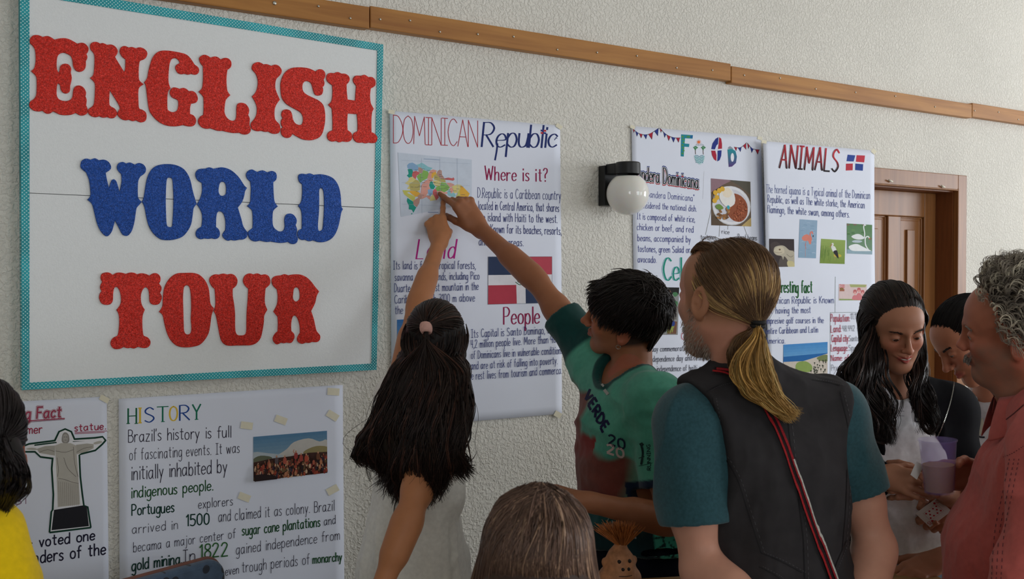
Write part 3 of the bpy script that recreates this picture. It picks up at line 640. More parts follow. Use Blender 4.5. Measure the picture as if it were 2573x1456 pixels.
# map
P = Pic(S, [(998, 384), (1184, 402), (1184, 512), (1006, 545)], (208, 218, 234))
mo, ms = (1000, 380), 8.09
def mp(s, col):
    P.poly([(mo[0]+float(a)/ms, mo[1]+float(b)/ms) for a, b in (q.split(',') for q in s.split())], col)
PK, TE, GR, OC, OR, YE, RD, LB, AQ, BR, OL = (226, 164, 150), (44, 156, 140), (140, 186, 100), (190, 178, 112), (232, 180, 76), (222, 210, 140), (208, 108, 110), (142, 178, 214), (146, 200, 210), (190, 150, 138), (206, 204, 110)
for s, c in (
 ("170,290 210,250 280,235 360,280 400,310 400,370 370,410 300,400 200,370 175,340", LB), ("360,280 430,260 465,235 520,265 600,320 690,345 640,390 600,420 520,380 460,350 400,320", AQ),
 ("180,370 260,375 290,400 280,500 270,540 205,542 165,498 200,470 195,420", TE), ("290,420 350,405 420,430 430,460 370,500 345,575 300,540 270,500", RD),
 ("400,330 450,340 495,380 480,450 420,450 400,400", BR), ("500,385 545,400 600,420 610,460 580,560 500,600 440,650 400,590 365,520 420,460 480,450", GR),
 ("640,400 700,375 780,400 760,430 700,440 680,500 690,560 640,570 580,560 610,460", PK), ("690,440 760,425 770,470 720,500 700,560 665,530 670,470", OR),
 ("720,500 780,450 830,530 945,580 960,640 860,630 800,600 720,580", OC), ("800,400 840,380 875,400 880,480 945,575 850,555 780,490 780,430", BR),
 ("920,560 1010,540 1090,555 1115,535 1140,575 1110,605 1020,590 950,585", RD), ("205,560 250,525 300,540 345,580 300,620 230,650 220,700 240,780 170,770 215,700 125,655 200,600", YE),
 ("345,580 400,600 440,660 430,800 370,820 240,800 225,740 215,670 300,620", OC), ("75,795 150,800 240,800 215,830 170,850 260,890 340,930 330,980 300,1030 200,950 110,880", OL),
 ("240,805 380,820 440,860 380,930 340,930 270,880 215,830", OR), ("600,570 690,570 700,600 640,640 620,720 640,780 590,800 600,850 560,900 600,920 470,980 400,900 445,860 460,700 500,640", PK),
 ("640,625 680,615 710,680 745,720 710,780 650,770 620,700", TE), ("700,600 800,600 865,640 850,700 780,725 720,680", YE),
 ("865,635 960,650 1040,740 1000,800 930,840 860,810 780,820 745,750 790,720 850,700", GR), ("590,790 650,770 695,790 690,860 640,920 600,870", LB),
 ("740,765 775,800 780,870 820,940 765,1005 730,930 695,870 695,810", RD), ("690,880 730,930 755,1000 640,1015 640,950", YE), ("620,900 650,940 630,990 570,940", PK),
 ("780,825 860,810 930,840 985,830 990,870 930,870 870,910 815,900", PK), ("970,645 1060,650 1135,680 1110,720 1040,740", PK), ("1080,720 1190,680 1270,690 1260,760 1200,850 1120,860 1110,780", YE),
 ("1040,750 1090,740 1115,800 1075,880 1040,840", PK), ("985,840 1040,780 1060,860 1130,850 1165,900 1120,945 1010,900", AQ), ("1200,850 1250,770 1255,940 1165,940", OL),
 ("1265,700 1300,720 1445,865 1400,970 1340,965 1310,1030 1265,960 1240,840", OR), ("180,955 300,1035 310,1110 360,1145 300,1255 270,1195 205,1185 210,1110 165,1020", TE),
 ("330,990 380,960 440,930 420,1060 370,1140 300,1090 295,1020", BR), ("380,920 440,860 470,930 450,980 400,960", BR), ("250,1275 270,1262 283,1278 262,1290", TE)): mp(s, c)
for y0 in (190, 640, 1078): P.line([(mo[0]+60/ms, mo[1]+y0/ms), (mo[0]+1455/ms, mo[1]+(y0+70)/ms)], .5, (170, 185, 205))
for x0 in (465, 840, 1190): P.line([(mo[0]+x0/ms, mo[1]+150/ms), (mo[0]+(x0+10)/ms, mo[1]+1280/ms)], .5, (180, 192, 210))
for i in range(46):
    r_ = random.Random(i); x = 200+r_.random()*1150; y = 300+r_.random()*620
    if y > 330+.28*(x-200)-80 and y < 980-.0*x: P.line([(mo[0]+x/ms, mo[1]+y/ms), (mo[0]+(x+50+30*r_.random())/ms, mo[1]+(y+4)/ms)], .8, (110, 105, 100))
P.line([(mo[0]+510/ms, mo[1]+160/ms), (mo[0]+830/ms, mo[1]+182/ms)], 1.6, (160, 178, 205)); P.line([(mo[0]+600/ms, mo[1]+1245/ms), (mo[0]+800/ms, mo[1]+1245/ms)], 1.8, (150, 170, 205))
P.build('printed_map')
P = Pic(S, [(1225.5, 645.7), (1385, 645.3), (1385, 761.4), (1224.4, 765.5)], (232, 232, 240))
P.up([(0, 0), (.43, 0), (.43, .385), (0, .385)], (52, 66, 98)); P.up([(.58, 0), (1, 0), (1, .385), (.58, .385)], (190, 76, 92)); P.up([(0, .60), (.44, .60), (.45, 1), (0, 1)], (186, 66, 84)); P.up([(.585, .6), (1, .6), (1, 1), (.59, 1)], (52, 66, 98))
P.ue(.5, .5, .05, .06, (70, 120, 90)); P.ue(.5, .49, .025, .035, (200, 70, 70)); P.ul([(.43, .54), (.5, .6), (.57, .54)], 2, (60, 110, 80))
for a, bq in (((0, 0), (1, 0)), ((1, 0), (1, 1)), ((1, 1), (0, 1)), ((0, 1), (0, 0))): P.ul([a, bq], .8, (120, 125, 140))
P.build('printed_flag')
P = Pic(S, [(997, 804), (1095, 800), (1095, 905), (998, 910)], (60, 120, 190), grad=(150, 190, 225))
P.ub([(0, .62), (.3, .4), (.5, .55), (.75, .35), (1, .6), (1, 1), (0, 1)], (60, 110, 70)); P.up([(0, .8), (1, .76), (1, 1), (0, 1)], (210, 195, 150)); P.build('printed_photo')
tape(S, 1400, 1042, 9, 7, .5); tape(S, 982, 282, 8, 5, .2); tape(S, 1404, 318, 8, 5, .6)

# ---------------------------------------------------------------- poster: food
qd = [(1586, 317), (1911, 345), (1927, 975), (1597, 1003)]
S = paper('poster', qd, 'white food poster with bunting and a plate of rice, partly behind the globe lamp', [(4, 1, 1.2, .004), (-6, 4, .2, .002)])
A = Art(S); RE, BL_ = (178, 44, 66), (44, 58, 140)
def bunting(pts, n, w=1.3):
    c = crom(pts, n=8); A.line(c, w, (30, 30, 45))
    L_ = [np.array(p) for p in c]; tot = len(L_)-1
    for i in range(n):
        a = L_[int(tot*(i+.08)/n)]; bq = L_[int(tot*(i+.82)/n)]; tip = (a+bq)/2+np.array([(bq-a)[1]*-.3, 1])*np.array([1, 0])+np.array([1.5, np.linalg.norm(bq-a)*1.25])
        A.poly([a, bq, tip], RE if i % 2 == 0 else BL_); A.line([a, tip, bq], .8, (30, 30, 45))
bunting([(1589, 324), (1605, 336), (1628, 338), (1655, 322)], 6); bunting([(1657, 323), (1672, 338), (1690, 346), (1708, 347)], 5)
A.build('bunting_drawing'); A = Art(S)
bunting([(1844, 370), (1860, 371), (1875, 359)], 3); bunting([(1877, 360), (1890, 374), (1908, 377)], 3)
A.build('bunting_drawing')
A = Art(S)
def fcol(c1, c2, y0, y1): return lambda p: tuple(c1[k]+(c2[k]-c1[k])*min(1, max(0, (p[1]-y0)/(y1-y0))) for k in range(3))
A.poly([(1710, 338), (1740, 340), (1739, 349), (1720, 348), (1719, 361), (1731, 362), (1730, 370), (1718.5, 369), (1717, 394), (1709, 393)], (40, 140, 160))
for k in range(7): A.ell(1714+1.2*(k % 3), 344+7*k, 2.6, 2.4, (90, 160, 70), n=8)
A.ell(1728, 344, 5, 2.5, (80, 150, 90)); A.ell(1736, 344, 3, 3, (40, 100, 170))
# island scene O
A.ell(1754.5, 357.5, 3.4, 3.4, (236, 120, 60), n=12)
for k in range(10): a = k*.628; A.line([(1754.5+4*math.cos(a), 357.5+4*math.sin(a)), (1754.5+6*math.cos(a), 357.5+6*math.sin(a))], .9, (236, 130, 60))
for x in (1746.5, 1766): A.line(crom([(x, 388), (x-.6, 380), (x, 372)]), 1.5, (90, 70, 60)); [A.ell(x+dx, 372+dy, 3.4, 1.7, (70, 140, 90), a) for dx, dy, a in ((-3, 0, .5), (3, 0, -.5), (0, -3, .1), (-1, 3, 1))]
A.blob([(1743, 391), (1756, 396), (1769, 391), (1767, 406), (1757, 414), (1747, 405)], (196, 224, 230))
for k in range(5): A.line(crom([(1744+k*.8, 393+4*k), (1750, 391+4*k), (1756, 394+4*k), (1762, 391+4*k), (1768-k*.8, 394+4*k)]), 1.4, (40, 130, 150))
for c in ((1752, 365), (1763, 365)): A.line(crom([(c[0]-5, c[1]), (c[0]-2, c[1]-2.5), (c[0]+2, c[1]-1), (c[0]+4, c[1]+1), (c[0]-5, c[1])]), .7, (130, 140, 150))
# flag O
for pts, c in (([(1804, 345), (1797, 349), (1789, 361), (1786, 375), (1795, 376), (1799, 366), (1803, 362)], BL_), ([(1806, 345), (1811, 349), (1813, 362), (1813, 374), (1803, 375), (1805, 360)], RE),
               ([(1786, 379), (1788, 391), (1793, 401), (1799, 405), (1799, 390), (1796, 379)], RE), ([(1802, 379), (1812, 378), (1811, 392), (1807, 403), (1801, 406), (1802, 391)], BL_)): A.poly(pts, c)
A.poly([(1827, 376), (1838, 374), (1847, 380), (1850.5, 394), (1848, 410), (1838, 419), (1830, 420)], (30, 120, 150), fcol((40, 150, 160), (90, 60, 130), 378, 418))
A.ell(1839, 396, 4.2, 11, (240, 242, 250)); A.blob([(1828, 374), (1833, 368), (1839, 372), (1841, 375)], (150, 160, 175))
A.build('title', 'illustrated letters of the word FOOD')
A = Art(S)
A.text('Bandera Dominicana', (1590, 449.5), (1753.5, 472.3), 41, (40, 60, 130), 6.6, sp=1.9, jit=.1, xh=.85); A.text('Bandera Dominicana', (1590, 453), (1753.5, 476.2), 40, (176, 50, 60), 5.6, sp=1.9, jit=.1, xh=.85)
A.text('Bandera Dominicana', (1590, 451), (1753.5, 474), 41, (238, 240, 248), 4.8, sp=1.9, jit=.1, xh=.85); A.text('Bandera Dominicana', (1590, 451), (1753.5, 474), 41, (28, 28, 36), 2.7, cal=.3, sp=1.9, jit=.1, xh=.85)
A.build('headings', 'black lettering outlined in blue and red')
A = Art(S); c = (58, 64, 142)
for t, p0, p1, h in (('"La Bandera Dominicana"', (1602, 494), (1743, 506), 17), ('is considered the national dish.', (1594, 522), (1749, 532), 16), ('It is composed of white rice,', (1600.3, 551.4), (1745, 559), 17),
  ('chicken or beef, and red', (1600.3, 578.6), (1740.8, 584.7), 17), ('beans, accompanied by', (1601.8, 605.8), (1734, 609.8), 17), ('tostones, green Salad or even', (1602.4, 633.3), (1761, 636.4), 17), ('avocado.', (1602.4, 659.6), (1649, 661), 17)):
    A.text(t, p0, p1, h, c, 1.5, sp=1.7)
for t, p0, p1, h in (('Holiday commemorating the birth of', (1620, 885), (1790, 880), 14), ('Duarte, Independence day and restoration', (1590, 912), (1795, 904), 15), ('independence of haiti and', (1650, 934.7), (1770, 930.6), 15)):
    A.text(t, p0, p1, h, (70, 70, 84), 1.4, sp=1.6)
for t, p0, p1, h in (('rice', (1812, 587), (1830.5, 589), 11), ('tostones', (1759.5, 602), (1797, 602), 12), ('Read beans', (1852, 602.5), (1899.5, 605), 14)): A.text(t, p0, p1, h, (84, 84, 92), 1.3)
A.text('O', (1711, 853), (1719, 853), 17, (190, 60, 80), 1.6)
A.build('handwriting')
A = Art(S); A.text('Celebrations', (1667, 706), (1862, 700), 57, (40, 150, 130), 4.6, cal=.6, sp=1.5, jit=.1); A.text('Celebrations', (1663, 706), (1858, 700), 57, (60, 160, 180), 1, sp=1.5, jit=.1); A.build('headings', 'teal brush lettering')
P = Pic(S, [(1785, 448.7), (1884, 457), (1886, 569.6), (1786, 566.5)], (108, 92, 78))
P.up([(0, 0), (.55, 0), (.3, .12), (0, .3)], (150, 120, 130)); P.up([(.45, 0), (1, 0), (1, .3), (.7, .1)], (92, 88, 78)); P.up([(0, .8), (.15, .75), (.3, 1), (0, 1)], (96, 80, 66)); P.up([(.75, 1), (1, .8), (1, 1)], (190, 165, 110))
P.ue(.51, .56, .485, .43, (196, 198, 204), 28); P.ue(.51, .555, .47, .415, (230, 230, 236), 28); P.ue(.52, .56, .41, .36, (212, 212, 222), 24)
P.ub([(.55, .3), (.75, .33), (.9, .5), (.9, .75), (.75, .9), (.55, .88), (.42, .75), (.48, .6), (.6, .5)], (150, 84, 58))
rr = random.Random(3)
for k in range(90):
    a = rr.uniform(-1.5, 2.4); d = rr.uniform(.03, .3); P.ue(.66+d*.8*math.cos(a), .63+d*.85*math.sin(a), .022, .015, rr.choice([(168, 92, 62), (132, 66, 46), (190, 112, 80), (150, 78, 54)]), 7, rr.uniform(0, 3))
P.ub([(.2, .4), (.25, .2), (.42, .15), (.55, .25), (.6, .45), (.5, .58), (.33, .57)], (236, 234, 232)); P.ub([(.28, .25), (.42, .17), (.52, .28), (.45, .38), (.32, .37)], (238, 226, 206))
for x, y in ((.1, .3), (.14, .4), (.08, .47), (.2, .25), (.28, .21)): P.ue(x, y, .06, .055, (226, 178, 66), 10)
for k in range(26): P.ue(rr.uniform(.12, .45), rr.uniform(.6, .86), .04, .025, rr.choice([(150, 106, 66), (178, 130, 80), (120, 84, 54)]), 7, rr.uniform(0, 3))
P.ub([(.1, .58), (.2, .54), (.3, .62), (.22, .66), (.13, .64)], (116, 148, 74)); P.ue(.42, .6, .035, .045, (60, 170, 190))
P.build('printed_photo', 'photo of a plate with rice and red beans')
A = Art(S)
for a, bq in (((1789, 513), (1771.5, 590)), ((1808, 546), (1805.5, 595)), ((1830, 511.5), (1827, 577)), ((1862, 554), (1875, 590))): A.line([a, bq], 1, (110, 106, 100))
A.build('pointer_lines'); A = Art(S); A.line([(1768, 431), (1765, 500)], .7, (200, 202, 212)); A.build('pencil_line')
P = Pic(S, [(1652, 722), (1706, 723), (1702, 842), (1650, 842)], (150, 150, 150))
P.up([(0, 0), (1, 0), (.98, .15), (0, .15)], (36, 34, 34)); P.ub([(.5, .08), (.62, .1), (.6, .35), (.45, .3)], (196, 130, 112)); P.ub([(.7, .12), (.86, .1), (.95, .15), (.8, .2)], (80, 130, 90)); P.ub([(.7, .3), (.95, .3), (.9, .42), (.75, .45)], (90, 140, 100))
P.up([(.6, .38), (.95, .4), (.92, .68), (.6, .66)], (120, 116, 112)); [P.up([(.64+.1*i, .45+.1*j), (.7+.1*i, .45+.1*j), (.7+.1*i, .52+.1*j), (.64+.1*i, .52+.1*j)], (66, 62, 64)) for i in range(3) for j in range(2)]
P.up([(.5, .7), (.95, .72), (.92, .98), (.5, .98)], (120, 84, 66)); [P.ue(rr.uniform(.5, .9), rr.uniform(.82, .96), .06, .03, (150, 160, 80), 7, rr.uniform(0, 3)) for k in range(9)]; P.ue(.75, .76, .1, .06, (50, 70, 140))
P.build('printed_photo', 'small dark collage of plants and a building')
tape(S, 1588, 320, 6, 4, .5); tape(S, 1908, 348, 6, 4, .3)

# ---------------------------------------------------------------- poster: animals
qd = [(1915, 355), (2197, 379), (2200, 950), (1932, 972)]
S = paper('poster', qd, 'white animals poster with iguana, flamingo, stork and swan photos, overlapping the door frame', [(5, 1.4, 2.0, .005), (-3, 5, .2, .003)], base=.032)
A = Art(S)
A.text('ANIMALS', (1956, 422), (2103, 431.5), 58, (178, 46, 60), 4.2, slant=.2, sp=2.2, jit=.15, colf=fcol((196, 52, 66), (26, 20, 26), 402, 428))
A.text('ANIMALS', (1953, 421), (2100, 430.5), 58, (40, 30, 36), .9, slant=.2, sp=2.2, jit=.15); A.build('title', 'red and black slanted capitals')
A = Art(S); z7 = lambda s: [(1900+float(a)/4.044, 340+float(b)/4.044) for a, b in (q.split(',') for q in s.split())]
for s, c in (("925,198 1005,205 988,268 913,265", (52, 78, 156)), ("1018,203 1105,207 1097,277 1010,270", (196, 60, 78)), ("908,290 980,288 978,357 906,360", (190, 58, 74)), ("1005,288 1087,295 1083,362 1003,355", (46, 72, 150))): A.poly(z7(s), c)
A.build('flag_drawing')
A = Art(S); c = (76, 88, 146)
for t, p0, p1, h in (('The horned iguana is a Typical animal of the Dominican', (1922.7, 484.7), (2186, 500.7), 21), ('Republic, as well as The white storke, the American', (1926, 509.4), (2172, 524), 19), ('flamingo, the white swan, among others.', (1925.5, 535), (2133.7, 547), 19),
  ('Dominican Republic is Known', (1924.5, 764), (2093, 762), 18), ('for having the most', (1925.7, 789), (2035, 787), 17), ('impresive golf courses in the', (1925, 814), (2067, 812), 16), ('entire Caribbean and Latin', (1924.5, 839.8), (2053, 835.6), 16), ('America.', (1923, 864), (1971, 863), 15)):
    A.text(t, p0, p1, h, c, 1.5, sp=1.5)
for t, p0, p1, h in (('Population:', (2085.5, 809), (2133, 808.5), 19), ('Land:', (2085.5, 836), (2111, 834.5), 18), ('Capital city:', (2087, 860), (2130, 858.5), 18), ('Lenguage:', (2085.5, 883), (2127.5, 882), 17), ('Name: of', (2085.5, 907.5), (2130, 906), 15)): A.text(t, p0, p1, h, (178, 62, 84), 1.7, sp=1.4)
for t, p0, p1, h in (('11.117.883', (2136, 803), (2180, 801), 15), ('48.442 sq Km', (2115, 833), (2180, 831), 14), ('Santo Domingo', (2131, 858), (2195, 856), 14), ('Spanish', (2130, 881), (2170, 880), 14), ('Presidents', (2086, 932), (2140, 929), 15)): A.text(t, p0, p1, h, (112, 114, 124), 1.2, sp=1.5)
A.build('handwriting')
A = Art(S); A.text('Interesting fact', (1935, 735.6), (2039, 736), 31, (40, 106, 58), 2.9, cal=.3, sp=2); A.text('Interesting fact', (1933.5, 735), (2037.5, 735.4), 31, (30, 60, 36), .8, sp=2); A.build('headings', 'green lettering')
A = Art(S)
for a, bq in (((2097.8, 696), (2096.6, 786)), ((2084.5, 786), (2198, 785)), ((2084.5, 786), (2083, 958))): A.line([a, bq], 1, (110, 124, 120))
A.build('ruled_lines')
P = Pic(S, z7("122,1053 375,1057 382,1337 125,1341"), (62, 54, 56))
P.ub([(.05, .2), (.3, .1), (.5, .3), (.2, .5)], (76, 66, 66)); P.ub([(.5, .6), (1, .4), (1, 1), (.4, 1)], (92, 84, 80))
P.ub([(.18, .42), (.22, .3), (.4, .24), (.6, .25), (.8, .4), (1, .48), (1, .95), (.85, 1), (.72, .75), (.6, .62), (.55, .75), (.5, .62), (.3, .58), (.2, .5)], (186, 178, 160))
P.ub([(.2, .4), (.35, .28), (.55, .3), (.6, .5), (.35, .56), (.22, .48)], (206, 196, 174)); P.ue(.42, .38, .04, .03, (110, 84, 66)); P.ul([(.2, .46), (.35, .5), (.5, .48)], .8, (120, 108, 92)); P.ul([(.7, .55), (.85, .65), (.95, .6)], 1, (110, 104, 96)); P.ub([(.72, .8), (.95, .82), (1, 1), (.75, 1)], (206, 196, 150))
P.build('printed_photo', 'photo of an iguana head')
P = Pic(S, z7("432,855 613,867 600,1252 420,1245"), (150, 176, 202), grad=(140, 172, 198))
for k in range(26): y = rr.uniform(.05, .97); x = rr.uniform(0, .8); P.ul([(x, y), (x+.1, y-.01), (x+.2, y)], .6, rr.choice([(120, 152, 184), (184, 204, 222)]))
P.ub([(.15, .5), (.25, .42), (.45, .38), (.62, .44), (.7, .6), (.6, .64), (.5, .55), (.3, .56)], (222, 136, 120)); P.ul([(.62, .58), (.7, .5), (.62, .4), (.64, .33), (.72, .31), (.76, .36)], 3, (226, 130, 116)); P.ue(.79, .42, .025, .03, (40, 36, 40))
P.ul([(.42, .56), (.36, .66), (.42, .76)], 1, (206, 120, 110)); P.ul([(.4, .56), (.38, .8), (.4, .97)], 1, (196, 150, 150)); P.build('printed_photo', 'photo of a flamingo in water')
P = Pic(S, z7("653,1053 903,1068 895,1310 640,1302"), (150, 172, 96), grad=(126, 150, 70))
for k in range(30): x = rr.uniform(0, .4); y = rr.uniform(.5, .95); P.ul([(x, y), (x+.02, y-.25)], .7, (96, 128, 60))
P.ub([(.55, .62), (.8, .6), (.85, .7), (.6, .72)], (196, 180, 70))
P.ub([(.42, .3), (.5, .26), (.6, .32), (.66, .5), (.6, .55), (.5, .5)], (226, 228, 226)); P.ub([(.52, .5), (.66, .44), (.72, .6), (.74, .78), (.62, .66)], (44, 42, 48)); P.ue(.48, .2, .045, .06, (226, 228, 226)); P.ub([(.45, .2), (.5, .18), (.5, .36), (.44, .34)], (222, 224, 222)); P.ul([(.46, .2), (.38, .3)], 1.4, (190, 110, 80)); P.ul([(.58, .65), (.6, .85)], .9, (190, 150, 120))
P.build('printed_photo', 'photo of a white stork in grass')
P = Pic(S, z7("918,897 1180,912 1180,1213 920,1203"), (96, 136, 92), grad=(120, 150, 130))
P.up([(0, .86), (1, .88), (1, 1), (0, 1)], (150, 176, 190))
for k in range(14): P.ue(rr.uniform(0, 1), rr.uniform(0, .8), .08, .03, rr.choice([(84, 124, 80), (112, 150, 100), (130, 110, 100)]), 8)
for (dx, dy, s, c) in ((0, 0, 1, (232, 236, 240)), (.06, .37, 1.25, (236, 240, 244))):
    P.ub([(.22+dx-.05, .43+dy), (.3+dx, .36+dy), (.45+dx, .33+dy), (.6+dx, .38+dy), (.68+dx, .47+dy), (.5+dx, .52+dy), (.3+dx, .5+dy)] if s == 1 else [(.06, .78), (.2, .7), (.4, .67), (.6, .74), (.8, .82), (.95, .88), (.6, .9), (.2, .9)], c)
P.ul([(.68, .46), (.7, .3), (.66, .1), (.69, .02), (.74, .03)], 2.6, (234, 238, 242)); P.ul([(.86, .86), (.74, .7), (.72, .5), (.76, .42), (.84, .4), (.88, .45)], 2.8, (236, 240, 244)); P.ue(.9, .46, .025, .02, (200, 120, 70)); P.ub([(.2, .58), (.35, .54), (.6, .56), (.5, .62), (.25, .62)], (190, 204, 214))
P.build('printed_photo', 'photo of two white swans')
z8 = lambda s: [(1900+float(a)/4.283, 660+float(b)/4.283) for a, b in (q.split(',') for q in s.split())]
P = Pic(S, z8("885,233 1188,237 1187,408 882,408"), (222, 200, 200))
P.up([(.38, 0), (1, .02), (.95, .18), (.42, .18)], (170, 176, 120)); P.up([(.02, .9), (.98, .93), (.98, 1), (.02, 1)], (150, 170, 110)); P.up([(.03, .3), (.2, .3), (.2, .44), (.03, .44)], (170, 110, 90))
P.ue(.1, .28, .07, .08, (140, 120, 70)); P.text('200', P.m((.03, .24)), P.m((.2, .24)), 9, (206, 90, 100), 1.5)
for x, y in ((.58, .5), (.72, .38), (.85, .52)): P.ub([(x-.1, .95), (x-.06, y+.2), (x+.06, y+.2), (x+.1, .95)], (212, 130, 136)); P.ue(x, y, .05, .14, (226, 168, 164)); P.ub([(x-.06, y+.05), (x-.05, y-.15), (x+.05, y-.15), (x+.06, y+.05), (x, y-.06)], (196, 110, 112))
P.build('printed_banknote', 'pink printed banknote')
P = Pic(S, z8("287,885 758,855 755,1200 285,1230"), (70, 140, 206), grad=(150, 196, 226))
P.up([(0, .38), (1, .34), (1, .46), (.7, .5), (.4, .56), (0, .58)], (36, 104, 172)); P.up([(0, .54), (.45, .55), (.72, .46), (1, .36), (1, 1), (0, 1)], (206, 196, 184)); P.ub([(.3, .6), (.5, .56), (.65, .72), (.6, .9), (.3, .85)], (140, 164, 88)); P.ub([(.75, .48), (.9, .4), (1, .42), (1, .6), (.85, .58)], (120, 132, 84))
for k in range(26): x = rr.uniform(.55, .98); y = rr.uniform(.55, .98); P.ue(x, y, .018, .024, (60, 70, 56), 7); P.ul([(x, y), (x+.005, y+.07)], .7, (80, 70, 60))
P.build('printed_photo', 'photo of a golf course by the sea')
tape(S, 2195, 381, 6, 5, .7); tape(S, 1917, 357, 6, 4, .2)

# ---------------------------------------------------------------- poster: history
qd = [(298, 1003), (862, 968), (866, 1560), (301, 1640)]
S = paper('poster', qd, 'white history poster with a multicoloured title and a small crowd picture, below the big sign', [(2, 1.2, 1.0, .005), (-5, 3, .5, .002)])
A = Art(S); hg, hy, hb = (30, 118, 92), (226, 190, 66), (36, 76, 152)
for ch, x0, x1, c in (('H', 64, 124, (30, 100, 70)), ('I', 141, 162, hy), ('S', 188, 252, hb), ('T', 281, 360, hg), ('O', 370, 427, hy), ('R', 445, 516, hb), ('Y', 540, 598, hg)):
    y = 308-.062*(x0-64); q0 = (300+x0/2.935, 960+y/2.935); q1 = (300+x1/2.935, 960+(y-.06*(x1-x0))/2.935)
    A.text(ch, q0, q1, 37 if ch != 'O' else 36, c, 4.2 if ch != 'I' else 5, cal=.45, jit=0)
    if ch in 'HTY':
        for xx in ((q0[0], q1[0]) if ch == 'H' else ((q0[0]+q1[0])/2,)): A.line([(xx-4, q0[1]), (xx+4, q0[1]-.5)], 2, c)
A.build('title', 'letters in green, yellow and blue')
A = Art(S); K = (46, 40, 60); G = (44, 96, 56); DG = (22, 66, 56)
for t, p0, p1, h, c, w in (("Brazil's history is full", (322, 1111.6), (580, 1099.5), 31, K, 2), ('of fascinating events. It was', (325.5, 1157.6), (602, 1138.5), 29, K, 2), ('initially inhabited by', (330, 1207), (570, 1188), 36, K, 2),
  ('explorers', (499, 1278.6), (584.5, 1270.7), 24, K, 2), ('arrived in', (331.7, 1342), (446.5, 1329.7), 24, K, 2), ('and claimed it as colony. Brazil', (549, 1312.6), (840, 1283.7), 29, K, 2), ('becama a major center of', (335, 1388.6), (592, 1352), 25, K, 2),
  ('and', (814.5, 1321), (842.8, 1317), 22, K, 2), ('In', (460, 1413.8), (489, 1410), 30, K, 2), ('gained independence from', (593.7, 1394.4), (853, 1357), 27, K, 2), ('even', (566, 1447), (600, 1442), 22, K, 2), ('trough periods of', (608, 1440), (778, 1418), 28, K, 2)):
    A.text(t, p0, p1, h, c, w, sp=2.0)
A.build('handwriting', 'dark ink handwriting')
A = Art(S)
for t, p0, p1, h, c, w in (('indigenous people.', (330, 1252), (535, 1232.6), 28, G, 2.8), ('Portugues', (331.3, 1295.6), (437, 1287), 27, DG, 3), ('1500', (469, 1322.9), (526, 1318), 28, DG, 3.2), ('sugar cane plantations', (609, 1346.7), (804, 1324), 26, G, 2.6),
  ('gold mining.', (331.3, 1435), (455.7, 1416.6), 28, DG, 3.2), ('1822', (502.7, 1404.6), (571, 1397), 34, (60, 122, 62), 3.4), ('monarchy', (786.5, 1417), (858.8, 1410), 22, G, 2.6)):
    A.text(t, p0, p1, h, c, w, sp=2.0); A.text(t, (p0[0]+1, p0[1]), (p1[0]+1, p1[1]), h, (34, 44, 48), .8, sp=2.0)
A.line([(503, 1405), (520, 1403.5)], 2.5, (60, 122, 62))
A.build('handwriting', 'green ink handwriting')
P = Pic(S, [(636.6, 1098.7), (822, 1083.3), (823, 1189), (637, 1210)], (86, 130, 166), grad=(178, 186, 186))
P.ub([(.3, .5), (.45, .35), (.55, .2), (.75, .14), (.9, .24), (1, .22), (1, .6), (.3, .6)], (196, 192, 186)); P.ub([(0, .35), (.2, .4), (.4, .48), (.3, .55), (0, .55)], (176, 186, 192)); P.ub([(.7, .42), (.85, .34), (1, .38), (1, .5), (.7, .5)], (150, 138, 96)); P.ub([(0, .5), (.1, .44), (.25, .5), (.2, .6), (0, .6)], (100, 104, 84))
P.up([(0, .58), (.25, .53), (.5, .52), (.75, .48), (1, .5), (1, 1), (0, 1)], (70, 46, 40))
cols = [(130, 52, 46), (160, 72, 54), (92, 60, 46), (182, 120, 88), (46, 34, 36), (206, 170, 140), (112, 88, 60), (60, 50, 60), (170, 90, 70)]
for k in range(230):
    x = rr.uniform(.01, .99); y = rr.uniform(.55, .95); s = rr.uniform(.6, 1.1); P.ub([(x-.012*s, y+.1*s), (x-.016*s, y+.03), (x, y), (x+.016*s, y+.03), (x+.013*s, y+.1*s)], rr.choice(cols), 2); P.ue(x, y-.012, .008*s, .016*s, rr.choice([(206, 164, 130), (60, 44, 40), (170, 110, 84)]), 6)
for x, y, c in ((.3, .5, (90, 80, 84)), (.41, .52, (170, 84, 70)), (.56, .43, (150, 60, 56)), (.63, .5, (160, 70, 60)), (.7, .52, (176, 80, 60)), (.86, .5, (110, 70, 50))): P.ub([(x-.02, y+.14), (x-.022, y+.03), (x, y), (x+.022, y+.03), (x+.02, y+.14)], c); P.ue(x, y-.02, .012, .026, (190, 140, 110), 7)
P.ul([(.55, .45), (.525, .41), (.535, .36)], 1.6, (180, 120, 90))
P.ub([(0, .85), (.25, .9), (.3, 1), (0, 1)], (44, 32, 32)); P.build('printed_picture', 'painted crowd under a cloudy sky')
for px, py in ((706, 1056), (836, 1045), (614, 1250), (836, 1232), (838, 985), (620, 1070)): tape(S, px, py, 15, 9, rr.uniform(-.5, .8))

